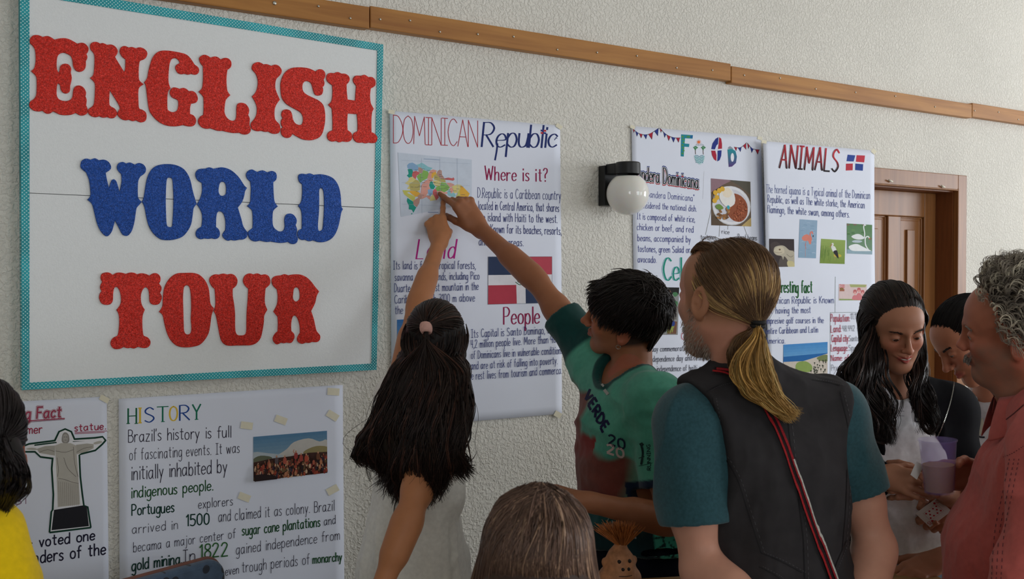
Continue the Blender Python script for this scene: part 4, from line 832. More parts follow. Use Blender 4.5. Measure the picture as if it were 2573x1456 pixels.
# ---------------------------------------------------------------- poster: statue fact
qd = [(-95, 1018), (268, 997), (275, 1600), (-95, 1650)]
S = paper('poster', qd, 'white fact poster with a cut-out robed statue, leftmost below the big sign', [(3, 2.2, 1.0, .004), (-6, 3, .5, .002)])
A = Art(S); rc = (164, 46, 76)
for w, c in ((8.4, rc), (6.6, (238, 238, 246)), (4.6, (60, 40, 60)), (3.4, (176, 70, 96))): A.text('Interesting Fact', (-75, 1062), (152, 1048.5), 29, c, w, sp=2.2, jit=.1, slant=.1)
A.line([(-70, 1068), (162, 1052)], 2.4, rc); A.line([(-70, 1072), (162, 1054.5)], 1.3, (120, 40, 60))
A.text('Redeemer', (-5, 1094.5), (105.6, 1088.8), 22, rc, 2.6, sp=2.4); A.text('statue.', (188, 1084.5), (265, 1079), 18, rc, 2.4, sp=2.4); A.line([(188, 1087.5), (268, 1083.5)], 1.5, rc); A.line([(188, 1090.5), (262, 1087)], 1.5, rc)
A.build('title', 'crimson outlined heading')
A = Art(S)
A.text('1131', (15, 1271), (65, 1267), 15, (120, 50, 96), 2, sp=2); A.line([(10, 1252), (70, 1247), (71, 1271), (10, 1277), (10, 1252)], 1.5, (206, 80, 96))
A.poly([(20, 1289), (45, 1287), (46, 1307), (20, 1309)], (236, 226, 60)); A.text('3', (32, 1310), (39, 1309.5), 13, (150, 50, 80), 3); A.build('note', 'boxed number and yellow highlight')
A = Art(S)
for t, p0, p1, h in (('and', (12, 1347), (43, 1345), 27), ('was', (38, 1381), (80, 1378.4), 24), ('voted one', (99, 1375), (237.5, 1357.5), 27), ('wonders of the', (45, 1423), (265, 1393), 31)): A.text(t, p0, p1, h, (34, 32, 56), 3.6, sp=2.2)
A.build('handwriting')
zb_ = lambda s: [(float(a)/2.935, 960+float(b)/2.935) for a, b in (q.split(',') for q in s.split())]
body = zb_("408,440 440,372 480,355 520,372 545,430 700,420 755,412 770,432 750,455 700,500 600,525 578,540 585,700 600,830 612,915 640,925 662,1070 372,1105 385,960 395,945 400,830 388,640 395,560 300,548 260,510 170,510 165,485 215,465 330,450")
A = Art(S, .0008); A.line([(p[0]-3, p[1]+2) for p in body]+[body[0]], 1.1, (60, 130, 100)); A.line(body+[body[0]], 9, (22, 62, 48)); A.poly(body, (236, 236, 242))
A.blob(zb_("455,440 460,390 480,372 505,390 510,440 482,455"), (150, 146, 142)); A.blob(zb_("465,400 482,385 500,400 498,435 482,447 467,435"), (176, 172, 168)); A.line(zb_("470,408 478,406"), 1.2, (90, 86, 84)); A.line(zb_("488,406 496,408"), 1.2, (90, 86, 84)); A.line(zb_("476,430 490,430"), 1, (96, 92, 90))
A.poly(zb_("405,470 450,452 520,452 560,470 578,700 590,905 425,925 420,760 410,560"), (190, 186, 178)); A.poly(zb_("405,470 330,475 270,495 290,525 405,545"), (178, 174, 166)); A.poly(zb_("560,465 640,455 690,460 690,490 640,515 565,535"), (180, 176, 168))
A.blob(zb_("190,495 230,486 268,492 270,503 220,503"), (186, 182, 174)); A.blob(zb_("690,450 730,436 752,440 745,452 700,462"), (186, 182, 174))
for s in ("410,510 480,520 540,500", "420,560 430,640 425,700", "470,560 500,640 560,700", "540,480 550,600 575,700", "430,712 480,722 530,740 578,750", "290,520 350,500 400,515", "565,520 620,490 680,480"): A.line(crom(zb_(s), n=3), 1.1, (112, 106, 100))
for k in range(11): x = 432+14*k; A.line(zb_("%d,%d %d,%d" % (x, 735+k*2, x+4, 915)), .8, (140, 132, 124))
A.poly(zb_("398,945 610,912 640,925 655,1065 380,1095"), (38, 38, 44)); A.build('statue_cutout', 'grey robed statue with outspread arms on a black base, green outline')
tape(S, 262, 1003, 12, 7, .5)

# ---------------------------------------------------------------- globe lamp on the wall
lx, lz = onwall(1523, 470); G_ = at(1577.3, 487.5, 3.44); lamp = root('wall_lamp', (lx, 0, lz), 'white glass globe lamp on a black wall bracket beside the food poster', 'lamp')
x0 = onwall(1503, 470)[0]; z1 = onwall(1520, 419)[1]; z0 = onwall(1520, 519)[1]
b = MB(); b.box((x0, -.035, z0), (x0+.075, 0, z1)); b.build('bracket', M_BLACK, lamp, bevel=.003)
ct = at(1575, 423, 3.44)
b = MB(); b.box((x0+.008, ct[1]+.02, ct[2]-.018), (x0+.067, -.03, ct[2]+.018)); b.build('arm', M_BLACK, lamp, bevel=.003)
R_ = 53.5*3.44/2500; hb = .044
b = MB(); cc = np.array([G_[0], G_[1], ct[2]-.02]); b.lathe([(.0001, .04), (.040, .04), (.0435, .036), (.0445, 0), (.041, -.002), (.04, .0)], cc, 40); b.build('collar', M_BLACK, lamp, smooth=True).modifiers.new('e', 'EDGE_SPLIT')
cc[0] = G_[0]
b = MB(); prof = [(R_*math.sin(t), -R_*math.cos(t)) for t in np.linspace(.001, math.pi-.62, 26)]; b.lathe(prof, (G_[0], G_[1], G_[2]), 48)
mg = mat('opal_glass', (238, 236, 230), .08, spec=.5, sss=.4, coat=.3); b.build('globe', mg, lamp, smooth=True)
# ---------------------------------------------------------------- soft solids (signed distances -> one smooth mesh)
f32 = np.float32
def vnoise(P, seed=0):
    P = np.asarray(P, f32); i = np.floor(P).astype(np.int64); f = P-i; f = f*f*(3-2*f)
    def h(a, b, c):
        n = (a*73856093) ^ (b*19349663) ^ (c*83492791) ^ (seed*2654435 % 1000003)
        n = (n ^ (n >> 13))*1274126177 & 0x7fffffff
        return (n % 65536).astype(f32)/32768-1
    r = 0
    for dx in (0, 1):
        for dy in (0, 1):
            for dz in (0, 1):
                w = (f[:, 0] if dx else 1-f[:, 0])*(f[:, 1] if dy else 1-f[:, 1])*(f[:, 2] if dz else 1-f[:, 2])
                r = r+w*h(i[:, 0]+dx, i[:, 1]+dy, i[:, 2]+dz)
    return r
def basis(y, z=None, x=None):
    """rotation whose columns are right, forward (y), up (z)"""
    y = unit(y); z = unit(np.asarray(z if z is not None else (0, 0, 1.), float)); x = unit(np.cross(y, z)); z = np.cross(x, y)
    return np.stack([x, y, z], 1)
class Solid:
    def __init__(s): s.p = []; s.post = None
    def add(s, f, lo, hi, k=.01, op='u'): s.p.append((op, k, f, np.asarray(lo, float), np.asarray(hi, float))); return s
    def cap(s, a, b, ra, rb=None, k=.01, op='u', flat=None):
        a = np.asarray(a, float); b = np.asarray(b, float); rb = ra if rb is None else rb; r = max(ra, rb)
        ab = (b-a); L2 = max(1e-12, ab@ab); a_, ab_ = a.astype(f32), ab.astype(f32)
        if flat is None:
            def f(P):
                q = P-a_; t = np.clip(q@ab_/L2, 0, 1); d = q-t[:, None]*ab_
                return np.sqrt((d*d).sum(1))-(ra+(rb-ra)*t)
        else:                                      # flat = (direction, factor): squashed cross-section along direction
            n, fac = unit(flat[0]).astype(f32), f32(flat[1])
            def f(P):
                q = P-a_; t = np.clip(q@ab_/L2, 0, 1); d = q-t[:, None]*ab_
                v = d@n; d = d-v[:, None]*n; w = v/fac; R = ra+(rb-ra)*t
                l = np.sqrt((d*d).sum(1)+w*w)
                return (l-R)*np.where(l > 1e-6, np.sqrt((d*d).sum(1)+v*v)/np.maximum(l, 1e-6), fac)
        return s.add(f, np.minimum(a, b)-r, np.maximum(a, b)+r, k, op)
    def ell(s, c, rad, R=None, k=.01, op='u'):
        c = np.asarray(c, float); R_ = np.eye(3) if R is None else np.asarray(R); ir = (1/np.asarray(rad, float)).astype(f32); c_ = c.astype(f32); Rf = R_.astype(f32); mn = f32(min(rad))
        def f(P):
            q = (P-c_)@Rf*ir; k0 = np.sqrt((q*q).sum(1)); k1 = np.sqrt(((q*ir)**2).sum(1))
            return np.where(k1 > 1e-6, k0*(k0-1)/np.maximum(k1, 1e-6), -mn)
        ext = np.sqrt(((R_*np.asarray(rad))**2).sum(1))
        return s.add(f, c-ext, c+ext, k, op)
    def cut(s, p, n, k=.002):                      # keep the side the normal points away from
        p = np.asarray(p, f32); n = unit(n).astype(f32)
        return s.add(lambda P: (P-p)@n, (-99,)*3, (99,)*3, k, 'i')
    def fn(s, f, lo, hi, k=.01, op='u'): return s.add(f, lo, hi, k, op)
    def bounds(s):
        lo = np.min([p[3] for p in s.p if p[0] == 'u'], 0); hi = np.max([p[4] for p in s.p if p[0] == 'u'], 0); return lo-.02, hi+.02
    def ev(s, P, prims=None):
        d = np.full(len(P), .2, f32)
        for op, k, f, lo, hi in (s.p if prims is None else prims):
            e = f(P).astype(f32)
            if op == 'u':
                h = np.clip(.5+.5*(d-e)/k, 0, 1); d = d+(e-d)*h-k*h*(1-h)
            elif op == 's':
                e = -e; h = np.clip(.5-.5*(d-e)/k, 0, 1); d = d+(e-d)*h+k*h*(1-h)
            else:
                h = np.clip(.5-.5*(d-e)/k, 0, 1); d = d+(e-d)*h+k*h*(1-h)
        if s.post is not None: d = s.post(P, d)
        return d
    def mesh(s, vox, fine=(), n=16):
        """fine: list of (lo, hi, voxel) boxes rendered at a finer step"""
        Vs = []; Qs = []; base = 0
        def inb(P, lo, hi, m=0): return np.all((P > lo+m) & (P < hi-m), axis=1)
        levels = [(None, vox)]+[((np.asarray(l), np.asarray(h)), v) for l, h, v in fine]
        for li, (box, vx) in enumerate(levels):
            lo, hi = s.bounds()
            if box is not None: lo = np.maximum(lo, box[0]); hi = np.minimum(hi, box[1])
            if np.any(hi <= lo): continue
            o = np.floor(lo/vx)*vx; nb = np.maximum(1, np.ceil((hi-o)/(vx*n)).astype(int))
            gx = np.stack(np.meshgrid(*[np.arange(n+1)]*3, indexing='ij'), -1).reshape(-1, 3).astype(f32)
            big = (nb+1)*n+2
            ids = []; pos = []; quads = []
            half = vx*n*math.sqrt(3)/2
            for bi in np.ndindex(*nb):
                bl = o+np.array(bi)*n*vx; bh = bl+n*vx
                pr = [p for p in s.p if np.all(p[3]-p[1]-vx*3 < bh) and np.all(p[4]+p[1]+vx*3 > bl)]
                if not any(p[0] == 'u' for p in pr): continue
                if abs(float(s.ev(((bl+bh)/2)[None].astype(f32), pr)[0])) > half*1.6+.01: continue
                G = (gx*f32(vx)+bl.astype(f32)); D = s.ev(G, pr).reshape(n+1, n+1, n+1)
                if D.min() > 0 or D.max() < 0: continue
                S = D < 0
                c8 = [S[a:a+n, b:b+n, c:c+n] for a in (0, 1) for b in (0, 1) for c in (0, 1)]
                sm = sum(c.astype(np.int8) for c in c8); act = np.argwhere((sm > 0) & (sm < 8))
                if len(act):
                    acc = np.zeros((len(act), 3), f32); cnt = np.zeros(len(act), f32)
                    a = act
                    for ax in range(3):
                        for u in (0, 1):
                            for v in (0, 1):
                                q0 = a.copy(); oth = [x for x in range(3) if x != ax]; q0[:, oth[0]] += u; q0[:, oth[1]] += v
                                q1 = q0.copy(); q1[:, ax] += 1
                                d0 = D[q0[:, 0], q0[:, 1], q0[:, 2]]; d1 = D[q1[:, 0], q1[:, 1], q1[:, 2]]
                                m = (d0 < 0) != (d1 < 0)
                                t = np.where(m, d0/np.where(m, d0-d1, 1), 0)
                                p = q0.astype(f32); p[:, ax] += t
                                acc[m] += p[m]; cnt += m
                    P = bl+(acc/np.maximum(cnt, 1)[:, None])*vx
                    gid = a+np.array(bi)*n+1
                    ids.append((gid[:, 0]*big[1]+gid[:, 1])*big[2]+gid[:, 2]); pos.append(P)
                for ax in range(3):
                    d0 = S[:n, :n, :n]; d1 = S[(slice(1, n+1), slice(0, n), slice(0, n))] if ax == 0 else (S[:n, 1:n+1, :n] if ax == 1 else S[:n, :n, 1:n+1])
                    for flip in (0, 1):
                        e = np.argwhere((d0 & ~d1) if flip == 0 else (~d0 & d1))
                        if not len(e): continue
                        e = e+np.array(bi)*n+1; o1, o2 = [(1, 2), (2, 0), (0, 1)][ax]
                        A_ = e.copy(); B_ = e.copy(); B_[:, o1] -= 1; C_ = B_.copy(); C_[:, o2] -= 1; D_ = e.copy(); D_[:, o2] -= 1
                        q = np.stack([(k[:, 0]*big[1]+k[:, 1])*big[2]+k[:, 2] for k in ((A_, B_, C_, D_) if flip == 0 else (A_, D_, C_, B_))], 1)
                        quads.append(q)
            if not ids: continue
            ids = np.concatenate(ids); pos = np.concatenate(pos); quads = np.concatenate(quads) if quads else np.zeros((0, 4), int)
            ids, first = np.unique(ids, return_index=True); pos = pos[first]
            ix = np.searchsorted(ids, quads); ix = np.clip(ix, 0, len(ids)-1); ok = np.all(ids[ix] == quads, axis=1); ix = ix[ok]
            # keep only this level's share
            cen = pos[ix].mean(1)
            keep = np.ones(len(ix), bool)
            for (l2, h2), v2 in [(b_, v_) for b_, v_ in levels[li+1:] if b_ is not None]: keep &= ~inb(cen, l2, h2, vx*1.2)
            ix = ix[keep]
            used = np.unique(ix); rm = np.full(len(pos), -1); rm[used] = np.arange(len(used))
            Vs.append(pos[used]); Qs.append(rm[ix]+base); base += len(used)
        V = np.concatenate(Vs); Q = np.concatenate(Qs)
        return V, Q
def relax(V, Q, it=1, lam=.5):
    E = np.concatenate([Q[:, [0, 1]], Q[:, [1, 2]], Q[:, [2, 3]], Q[:, [3, 0]]]); E = np.concatenate([E, E[:, ::-1]])
    for _ in range(it):
        acc = np.zeros_like(V); cnt = np.zeros(len(V)); np.add.at(acc, E[:, 0], V[E[:, 1]]); np.add.at(cnt, E[:, 0], 1)
        m = cnt > 0; V = V.copy(); V[m] += lam*(acc[m]/cnt[m, None]-V[m])
    return V
def vnormals(V, Q):
    n = np.cross(V[Q[:, 2]]-V[Q[:, 0]], V[Q[:, 3]]-V[Q[:, 1]]); N = np.zeros_like(V)
    for k in range(4): np.add.at(N, Q[:, k], n)
    return N/np.maximum(1e-12, np.linalg.norm(N, axis=1))[:, None]
def fbm(P, seed=0, o=3): return sum(vnoise(P*2**i, seed+i)/2**i for i in range(o))

# ---------------------------------------------------------------- materials of people
M_SKIN = mat('skin', attr=True, rough=.5, var=.05, vscale=30, spec=.35, sss=.12, bump=.12, bscale=420, bdist=.0006)
M_HAIR = mat('hair', attr=True, rough=.46, spec=.32, var=.12, vscale=140)
M_CLOTH = mat('cloth', attr=True, rough=.85, spec=.2, var=.06, vscale=90, bump=.22, bscale=900, sheen=.15, bdist=.0006)
M_BLACKCLOTH = mat('black_cloth', attr=True, rough=.9, spec=.12, var=.1, vscale=60, bump=.2, bscale=900, bdist=.0006)
M_TEE = mat('melange_cloth', attr=True, rough=.9, spec=.15, var=.16, vscale=160, bump=.3, bscale=600, sheen=.2, bdist=.0006)
M_DENIM = mat('denim', attr=True, rough=.88, spec=.15, var=.16, vscale=22, bump=.3, bscale=1400, bdist=.0006)
M_EYE = mat('eye', attr=True, rough=.12, spec=.6, var=.02, vscale=60)
M_DECAL = mat('garment_print', attr=True, rough=.7, spec=.2, var=.06, vscale=60)
M_THREAD = mat('braided_strap', attr=True, rough=.75, spec=.3, var=.3, vscale=400)

class Frame:                                       # local head / hand coordinates
    def __init__(s, c, R, k=1.0): s.c = np.asarray(c, float); s.R = R; s.k = k
    def __call__(s, x, y, z): return s.c+s.R@(np.array([x, y, z], float)*s.k)
    def inv(s, P): return (np.asarray(P)-s.c)@s.R/s.k
    def d(s, x, y, z): return s.R@np.array([x, y, z], float)

def head(S, F, neck, male=False, jaw=1.0, nose=1.0, nout=0., mouth_open=False, smile=0., eyes=True, nr=.052):
    k = F.k; c = lambda a, b, ra, rb, kk, op='u': S.cap(F(*a), F(*b), ra*k, rb*k, kk*k, op)
    e = lambda p, r, kk, op='u': S.ell(F(*p), np.array(r)*k, F.R, kk*k, op)
    e((0, -.018, .032), (.074, .096, .086), .02); e((0, .03, .04), (.062, .058, .058), .03); e((0, .03, -.035), (.058, .058, .072), .025)
    for s in (-1, 1):
        c((s*.046*jaw, .0, -.05), (s*.012, .062, -.098), .022*jaw, .018, .03)
        e((s*.037, .054, -.022), (.022, .024, .02), .025)
        c((s*.004, .082, .024), (s*.034, .072, .024), .0085, .0095, .014)
    e((0, .067, -.1), (.02*jaw, .018, .017), .02)
    c((0, .088, .016), (0, .1055-nout, -.024), .0065, .009*nose, .012); e((0, .107-nout, -.028), (.0105*nose, .0125*nose, .0095), .008)
    for s in (-1, 1): e((s*.0115*nose, .0975, -.031), (.0075, .0085, .007), .006)
    for s in (-1, 1): e((s*.031, .096, .006), (.019, .0165, .0125), .014, 's')
    for s in (-1, 1):
        e((s*.031, .0735, .004), (.0145, .0145, .0125), .004)
        if eyes: e((s*.0315, .0895, .0016), (.0142, .0125, .0028 if eyes is True else eyes), .003, 's')
    # lips
    sm = smile
    for s in (-1, 1):
        c((0, .0925, -.0555), (s*(.021+.004*sm), .082-.002*sm, -.0585+.006*sm), .0058, .0032, .006)
        c((0, .0915, -.0675), (s*(.017+.005*sm), .083-.002*sm, -.0635+.006*sm), .0066, .0035, .006)
        c((0, .0985, -.0615-.001*sm), (s*(.021+.004*sm), .088-.002*sm, -.0605+.006*sm), .0036 if mouth_open else .0017, .0014, .004, 's')
        e((s*.0065, .104, -.0385), (.0034, .005, .003), .003, 's')
    e((0, .0975, -.046), (.003, .004, .008), .006, 's')
    for s in (-1, 1):                              # ears
        Re = F.R@np.array(Matrix.Rotation(s*-.35, 3, 'Z'))@np.array(Matrix.Rotation(.18, 3, 'X'))
        ex = max(0, jaw-1)*.05
        S.ell(F(s*(.0785+ex), -.012, -.006), np.array((.0075, .020, .033))*k, Re, .006*k)
        S.ell(F(s*(.0845+ex), -.008, -.004), np.array((.007, .0115, .020))*k, Re, .005*k, 's')
        S.ell(F(s*.0765, -.002, -.006), np.array((.006, .006, .007))*k, Re, .004*k)
        S.ell(F(s*.075, -.004, -.034), np.array((.006, .0095, .0095))*k, Re, .006*k)
    S.cap(F(0, -.028, -.055), neck, nr*k, (nr+.006)*k, .025*k)
    return S
def headpaint(F, skin, lip, brow=None, beard=None, scalp=None, blush=(0, 0, 0)):
    """vertex colours of a face, in head coordinates"""
    def f(P):
        q = F.inv(P); C = np.tile(np.array(srgb(skin), f32), (len(P), 1))
        def mixin(w, col): nonlocal C; w = np.clip(w, 0, 1)[:, None]; C = C*(1-w)+np.array(srgb(col), f32)*w
        n = fbm(q*60, 3)
        near = (np.abs(q[:, 0]) < .1) & (q[:, 2] > -.14) & (q[:, 2] < .14) & (np.abs(q[:, 1]) < .14)
        front = near & (q[:, 1] > .05)
        red = np.exp(-((np.abs(q[:, 0])-.04)**2/.0006+(q[:, 2]+.02)**2/.0006))+.8*np.exp(-(q[:, 0]**2/.0003+(q[:, 2]+.028)**2/.0003))
        mixin(np.where(front, .22*red, 0), (200, 90, 74))
        ear = near & (np.abs(q[:, 0]) > .073) & (q[:, 2] < .04)
        mixin(np.where(ear, .3, 0), (196, 92, 76))
        lipw = np.where(front & (q[:, 1] > .08), np.exp(-((q[:, 2]+.0615)/.0095)**4-(q[:, 0]/.023)**4), 0)
        mixin(lipw*.85, lip)
        if beard is not None:
            b = np.clip((-.035-q[:, 2])/.02, 0, 1)*np.clip((q[:, 1]+.01)/.02, 0, 1)*near*np.clip((-q[:, 2]+.30)/.1, 0, 1)
            side = np.clip((np.abs(q[:, 0])-.05)/.01, 0, 1)*np.clip((.0-q[:, 2])/.02, 0, 1)*np.clip((q[:, 1]+.005)/.02, 0, 1)*near
            mixin(np.clip(np.maximum(b, side)-lipw, 0, 1)*(.6+.25*n), beard)
        if scalp is not None: mixin(np.clip(scalp[1](q), 0, 1), scalp[0])
        return C
    return f

def hand(S, F, pose, side=1, k=1.0, pre=.8):
    """F: origin wrist, x towards the thumb, y along the fingers, z out of the back of the hand. pose: 5 tuples (mcp, pip, dip, splay); thumb first"""
    c = lambda a, b, ra, rb, kk: S.cap(F(*a), F(*b), ra*k, rb*k, kk*k)
    # palm
    S.cap(F(.018, .012, -.002), F(.024, .082, 0), .017*k, .0145*k, .012*k, flat=(F.d(0, 0, 1), .85))
    S.cap(F(-.004, .012, -.002), F(.004, .086, .001), .017*k, .0145*k, .012*k, flat=(F.d(0, 0, 1), .85))
    S.cap(F(-.014, .014, -.003), F(-.022, .078, -.002), .015*k, .0135*k, .012*k, flat=(F.d(0, 0, 1), .85))
    S.ell(F(.026, .032, -.010), np.array((.015, .026, .014))*k, F.R, .012*k)
    S.ell(F(-.02, .03, -.008), np.array((.012, .026, .012))*k, F.R, .012*k)
    S.cap(F(0, -.01, 0), F(0, .02, -.001), .026*k, .024*k, .015*k, flat=(F.d(0, 0, 1), .72))
    base = [(.026, .086, .002), (.0065, .091, .003), (-.0125, .087, .002), (-.029, .078, -.001)]
    ln = [(.040, .024, .021), (.044, .027, .022), (.041, .025, .021), (.032, .020, .019)]
    rd = [(.0094, .0084, .0078, .0068), (.0096, .0086, .0079, .0069), (.0091, .0081, .0074, .0065), (.0082, .0073, .0066, .0058)]
    tips = []
    for i in range(4):
        a1, a2, a3, sp = pose[i+1]; p = np.array(base[i]); th = 0; dirx = math.sin(sp)
        for j, a in enumerate((a1, a2, a3)):
            th += a; d = np.array([dirx*math.cos(th)*1.0, math.cos(th), -math.sin(th)]); d /= np.linalg.norm(d)
            q = p+d*ln[i][j]
            c(tuple(p), tuple(q), rd[i][j], rd[i][j+1], .006 if j == 0 else .003)
            if j > 0: S.ell(F(*p), np.array((rd[i][j]*1.04,)*3)*k, None, .003*k)
            p = q
        tips.append((F(*p), F.R@d))
    a1, a2, a3, sp = pose[0]                       # thumb: a1 away from palm, sp across
    p = np.array((.026, .022, -.006)); d = np.array([math.cos(sp)*.8, math.sin(sp)*.9, -math.sin(a1)]); d /= np.linalg.norm(d)
    for j, (l, a) in enumerate(((.042, 0), (.030, a2), (.025, a3))):
        if a: # bend towards the fingers / palm
            ax = np.array([0, 0, 1.]); t = np.cross(ax, d); d = d*math.cos(a)+(t*.75+np.array([0, 0, -.6]))*math.sin(a); d /= np.linalg.norm(d)
        q = p+d*l; r0, r1 = ((.0135, .0108), (.0108, .0096), (.0098, .0075))[j]
        c(tuple(p), tuple(q), r0, r1, .008 if j == 0 else .003); p = q
    tips.append((F(*p), F.R@d))
    return tips
def solveZ(px, py, q, dist):                       # the nearer point seen at a pixel that lies dist away from q
    d = at(px, py, 1)-CAM; dn = np.linalg.norm(d); d = d/dn; w = q-CAM; b = w@d; disc = dist*dist-(w@w-b*b)
    return CAM+d*(b-math.sqrt(max(0, disc)))
CURL = (1.35, 1.75, .9, 0); EXT = (.05, .08, .05, 0)

class Rig: pass
def torso(S, R, g=0.0, scale=1.0, belly=0.0, bust=0.0, chest=1.0, depth=1.0):
    """R: N neck base, SL SR shoulders, P pelvis centre, f forward"""
    ms = (R.SL+R.SR)/2; r = unit(R.SR-R.SL); u = unit(R.N-R.P); w = np.linalg.norm(R.SR-R.SL)/2
    f = unit(np.cross(u, r)); u2 = unit(np.cross(r, f)); B = np.stack([r, f, u2], 1); Bp = basis(R.f)
    L = np.linalg.norm(ms-R.P); cc = ms+(R.P-ms)*.30; R.B = B
    S.ell(cc, (w*.92*chest+g, .108*scale*depth+g, L*.36+g), B, .05)
    S.ell(ms+(R.P-ms)*.62+f*belly*.5, (w*.80*chest+g, .098*scale*depth+belly+g, L*.30+g), B, .05)
    S.ell(R.P+u2*.01, (.158*scale+g, .115*scale+g+belly*.3, .13*scale+g), Bp, .05)
    for s in (R.SL, R.SR):
        S.cap(R.N+(s-R.N)*.25, s, .050*scale+g, .048*scale+g, .04)
        S.cap(s, s+(cc-s)*.5, .05*scale+g, .06*scale+g, .04)
    if bust:
        for sg in (-1, 1): S.ell(cc+r*sg*w*.46+f*.075*scale-u2*.02, (.06+g, bust+g, .06+g), B, .03)
def arm(S, s, e, w, k=1.0, g=0.0, kk=.012, k0=.03):
    S.cap(s, e, .045*k+g, .036*k+g, k0); m = s+(e-s)*.45; S.cap(s+(e-s)*.25, s+(e-s)*.65, .045*k+g, .044*k+g, .02)
    S.cap(e, w, .037*k+g, .0255*k+g, kk); S.cap(e+(w-e)*.12, e+(w-e)*.45, .040*k+g, .036*k+g, .02)
def sleeve_end(S, p, n, r=.14):                      # a straight cut at the end of a sleeve
    pf, nf, ef = p.astype(f32), unit(n).astype(f32), f32(r)
    S.fn(lambda P_: np.maximum(-((P_-pf)@nf), np.sqrt((((P_-pf)-((P_-pf)@nf)[:, None]*nf)**2).sum(1))-ef), p-r-.02, p+r+.02, .002, 's')
def legs(S, R, g=0., scale=1., low=0.):
    r = np.cross(unit(R.f), UPW)
    R.feet = []
    for s in (-1, 1):
        h = R.P+r*s*.088*scale-UPW*.05*scale; a = np.array([h[0], h[1], .085])+r*s*.02+R.foot; kn = (h+a)/2+UPW*.02+unit(R.f)*.025
        S.cap(h, kn, .088*scale+g, .060*scale+g, .03); S.cap(kn, a+UPW*low, .057*scale+g, .042*scale+g, .02); S.cap(kn-UPW*.05, kn-UPW*.2-unit(R.f)*.01, .058*scale+g, .052*scale+g, .02)
        R.feet.append(a)
def shoes(R, col, parent):
    f = unit(R.f)
    for a in R.feet:
        S = Solid(); b = np.array([a[0], a[1], 0]); S.cap(b-f*.05+UPW*.04, b+f*.14+UPW*.03, .04, .038, .02); S.cap(b+UPW*.09, b+UPW*.04, .045, .04, .02); S.cut(b, -UPW)
        V, Q = S.mesh(.008); mesh_np('shoe', V, quads=Q, col=np.tile(srgb(col), (len(V), 1)), mat=M_CLOTH, parent=parent)
def wrinkle(V, N, fields):
    """fields: (scale vector, amplitude, seed, mask fn)"""
    for sc, amp, sd, mask in fields:
        n = fbm(V*np.asarray(sc), sd, 2); n = 1-2*np.abs(n)
        V = V+N*(amp*n*(mask(V) if mask else 1))[:, None]
    return V
def garment(name, S, vox, colf, m, parent, wr=(), fine=(), rel=1):
    V, Q = S.mesh(vox, fine); V = relax(V, Q, rel)
    if wr: V = wrinkle(V, vnormals(V, Q), wr)
    C = colf(V) if callable(colf) else np.tile(np.array(srgb(colf), f32), (len(V), 1))
    o = mesh_np(name, V, quads=Q, col=C, mat=m, parent=parent); o['_v'] = 0; del o['_v']
    return o, V, Q

# ---------------------------------------------------------------- hair
def resample(P, M):
    P = np.asarray(P, float); c = np.array(crom(list(P), n=8)); d = np.r_[0, np.cumsum(np.linalg.norm(np.diff(c, axis=0), axis=1))]
    t = np.linspace(0, d[-1], M); return np.stack([np.interp(t, d, c[:, i]) for i in range(3)], 1)
def strand_mesh(paths, rad, cols, sides=3, tip=.25, flat=1.0):
    A = np.asarray(paths, float); S_, M, _ = A.shape
    T = np.gradient(A, axis=1); T /= np.maximum(1e-9, np.linalg.norm(T, axis=2))[:, :, None]
    ref = np.array([.31, .52, .79]); X = np.cross(T, ref); X /= np.maximum(1e-9, np.linalg.norm(X, axis=2))[:, :, None]; Y = np.cross(T, X)
    tt = np.linspace(0, 1, M); prof = np.where(tt > .75, 1-(1-tip)*(tt-.75)/.25, 1)*np.minimum(1, .5+tt*6)
    r = np.asarray(rad).reshape(-1, 1, 1)*prof[None, :, None]
    V = np.stack([A+r*(math.cos(2*math.pi*k/sides)*X+math.sin(2*math.pi*k/sides)*Y) for k in range(sides)], 2).reshape(-1, 3)
    idx = np.arange(S_*M*sides).reshape(S_, M, sides); Q = []
    for k in range(sides):
        k2 = (k+1) % sides; Q.append(np.stack([idx[:, :-1, k], idx[:, :-1, k2], idx[:, 1:, k2], idx[:, 1:, k]], -1).reshape(-1, 4))
    C = np.repeat(np.asarray(cols, f32), M*sides, axis=0)
    return V, np.concatenate(Q), C
def dens(paths, rad, cols, n=3, sp=.0022, f=.52):
    """each lock becomes n finer hairs lying beside it"""
    A = np.asarray(paths, float); S_, M, _ = A.shape; tt = np.linspace(.25, 1, M)[None, :, None]; out = []
    for k in range(n): out.append(A+RNG.normal(0, sp, (S_, 1, 3))*tt+RNG.normal(0, sp*.5, (S_, 1, 3))*tt**3)
    rad = np.asarray(rad); c = np.asarray(cols)
    return strand_mesh(np.concatenate(out), np.tile(rad*f, n)*RNG.uniform(.7, 1.3, S_*n), np.tile(c, (n, 1))*RNG.uniform(.8, 1.2, (S_*n, 1)))
def hairmesh(name, parts, parent, label=None):
    V = []; Q = []; C = []; b = 0
    for v, q, c in parts: V.append(v); Q.append(q+b); C.append(c); b += len(v)
    o = mesh_np(name, np.concatenate(V), quads=np.concatenate(Q), col=np.concatenate(C), mat=M_HAIR, parent=parent)
    if label: o['label'] = label
    return o
def hcol(base, n, var=.25, alt=None, palt=.0):
    c = np.array(srgb(base)); out = c*(1+RNG.uniform(-var, var, (n, 1)))
    if alt is not None:
        m = RNG.random(n) < palt; out[m] = np.array(srgb(alt))*(1+RNG.uniform(-var, var, (m.sum(), 1)))
    return np.clip(out, 0, 1)
SC_C = np.array((0, -.018, .032)); SC_R = np.array((.076, .098, .088))
def scalp(F, u, lift=0.0):                          # point on the skull in direction u (head coords)
    u = unit(u); return F(*(SC_C+u*(SC_R+lift/F.k)))
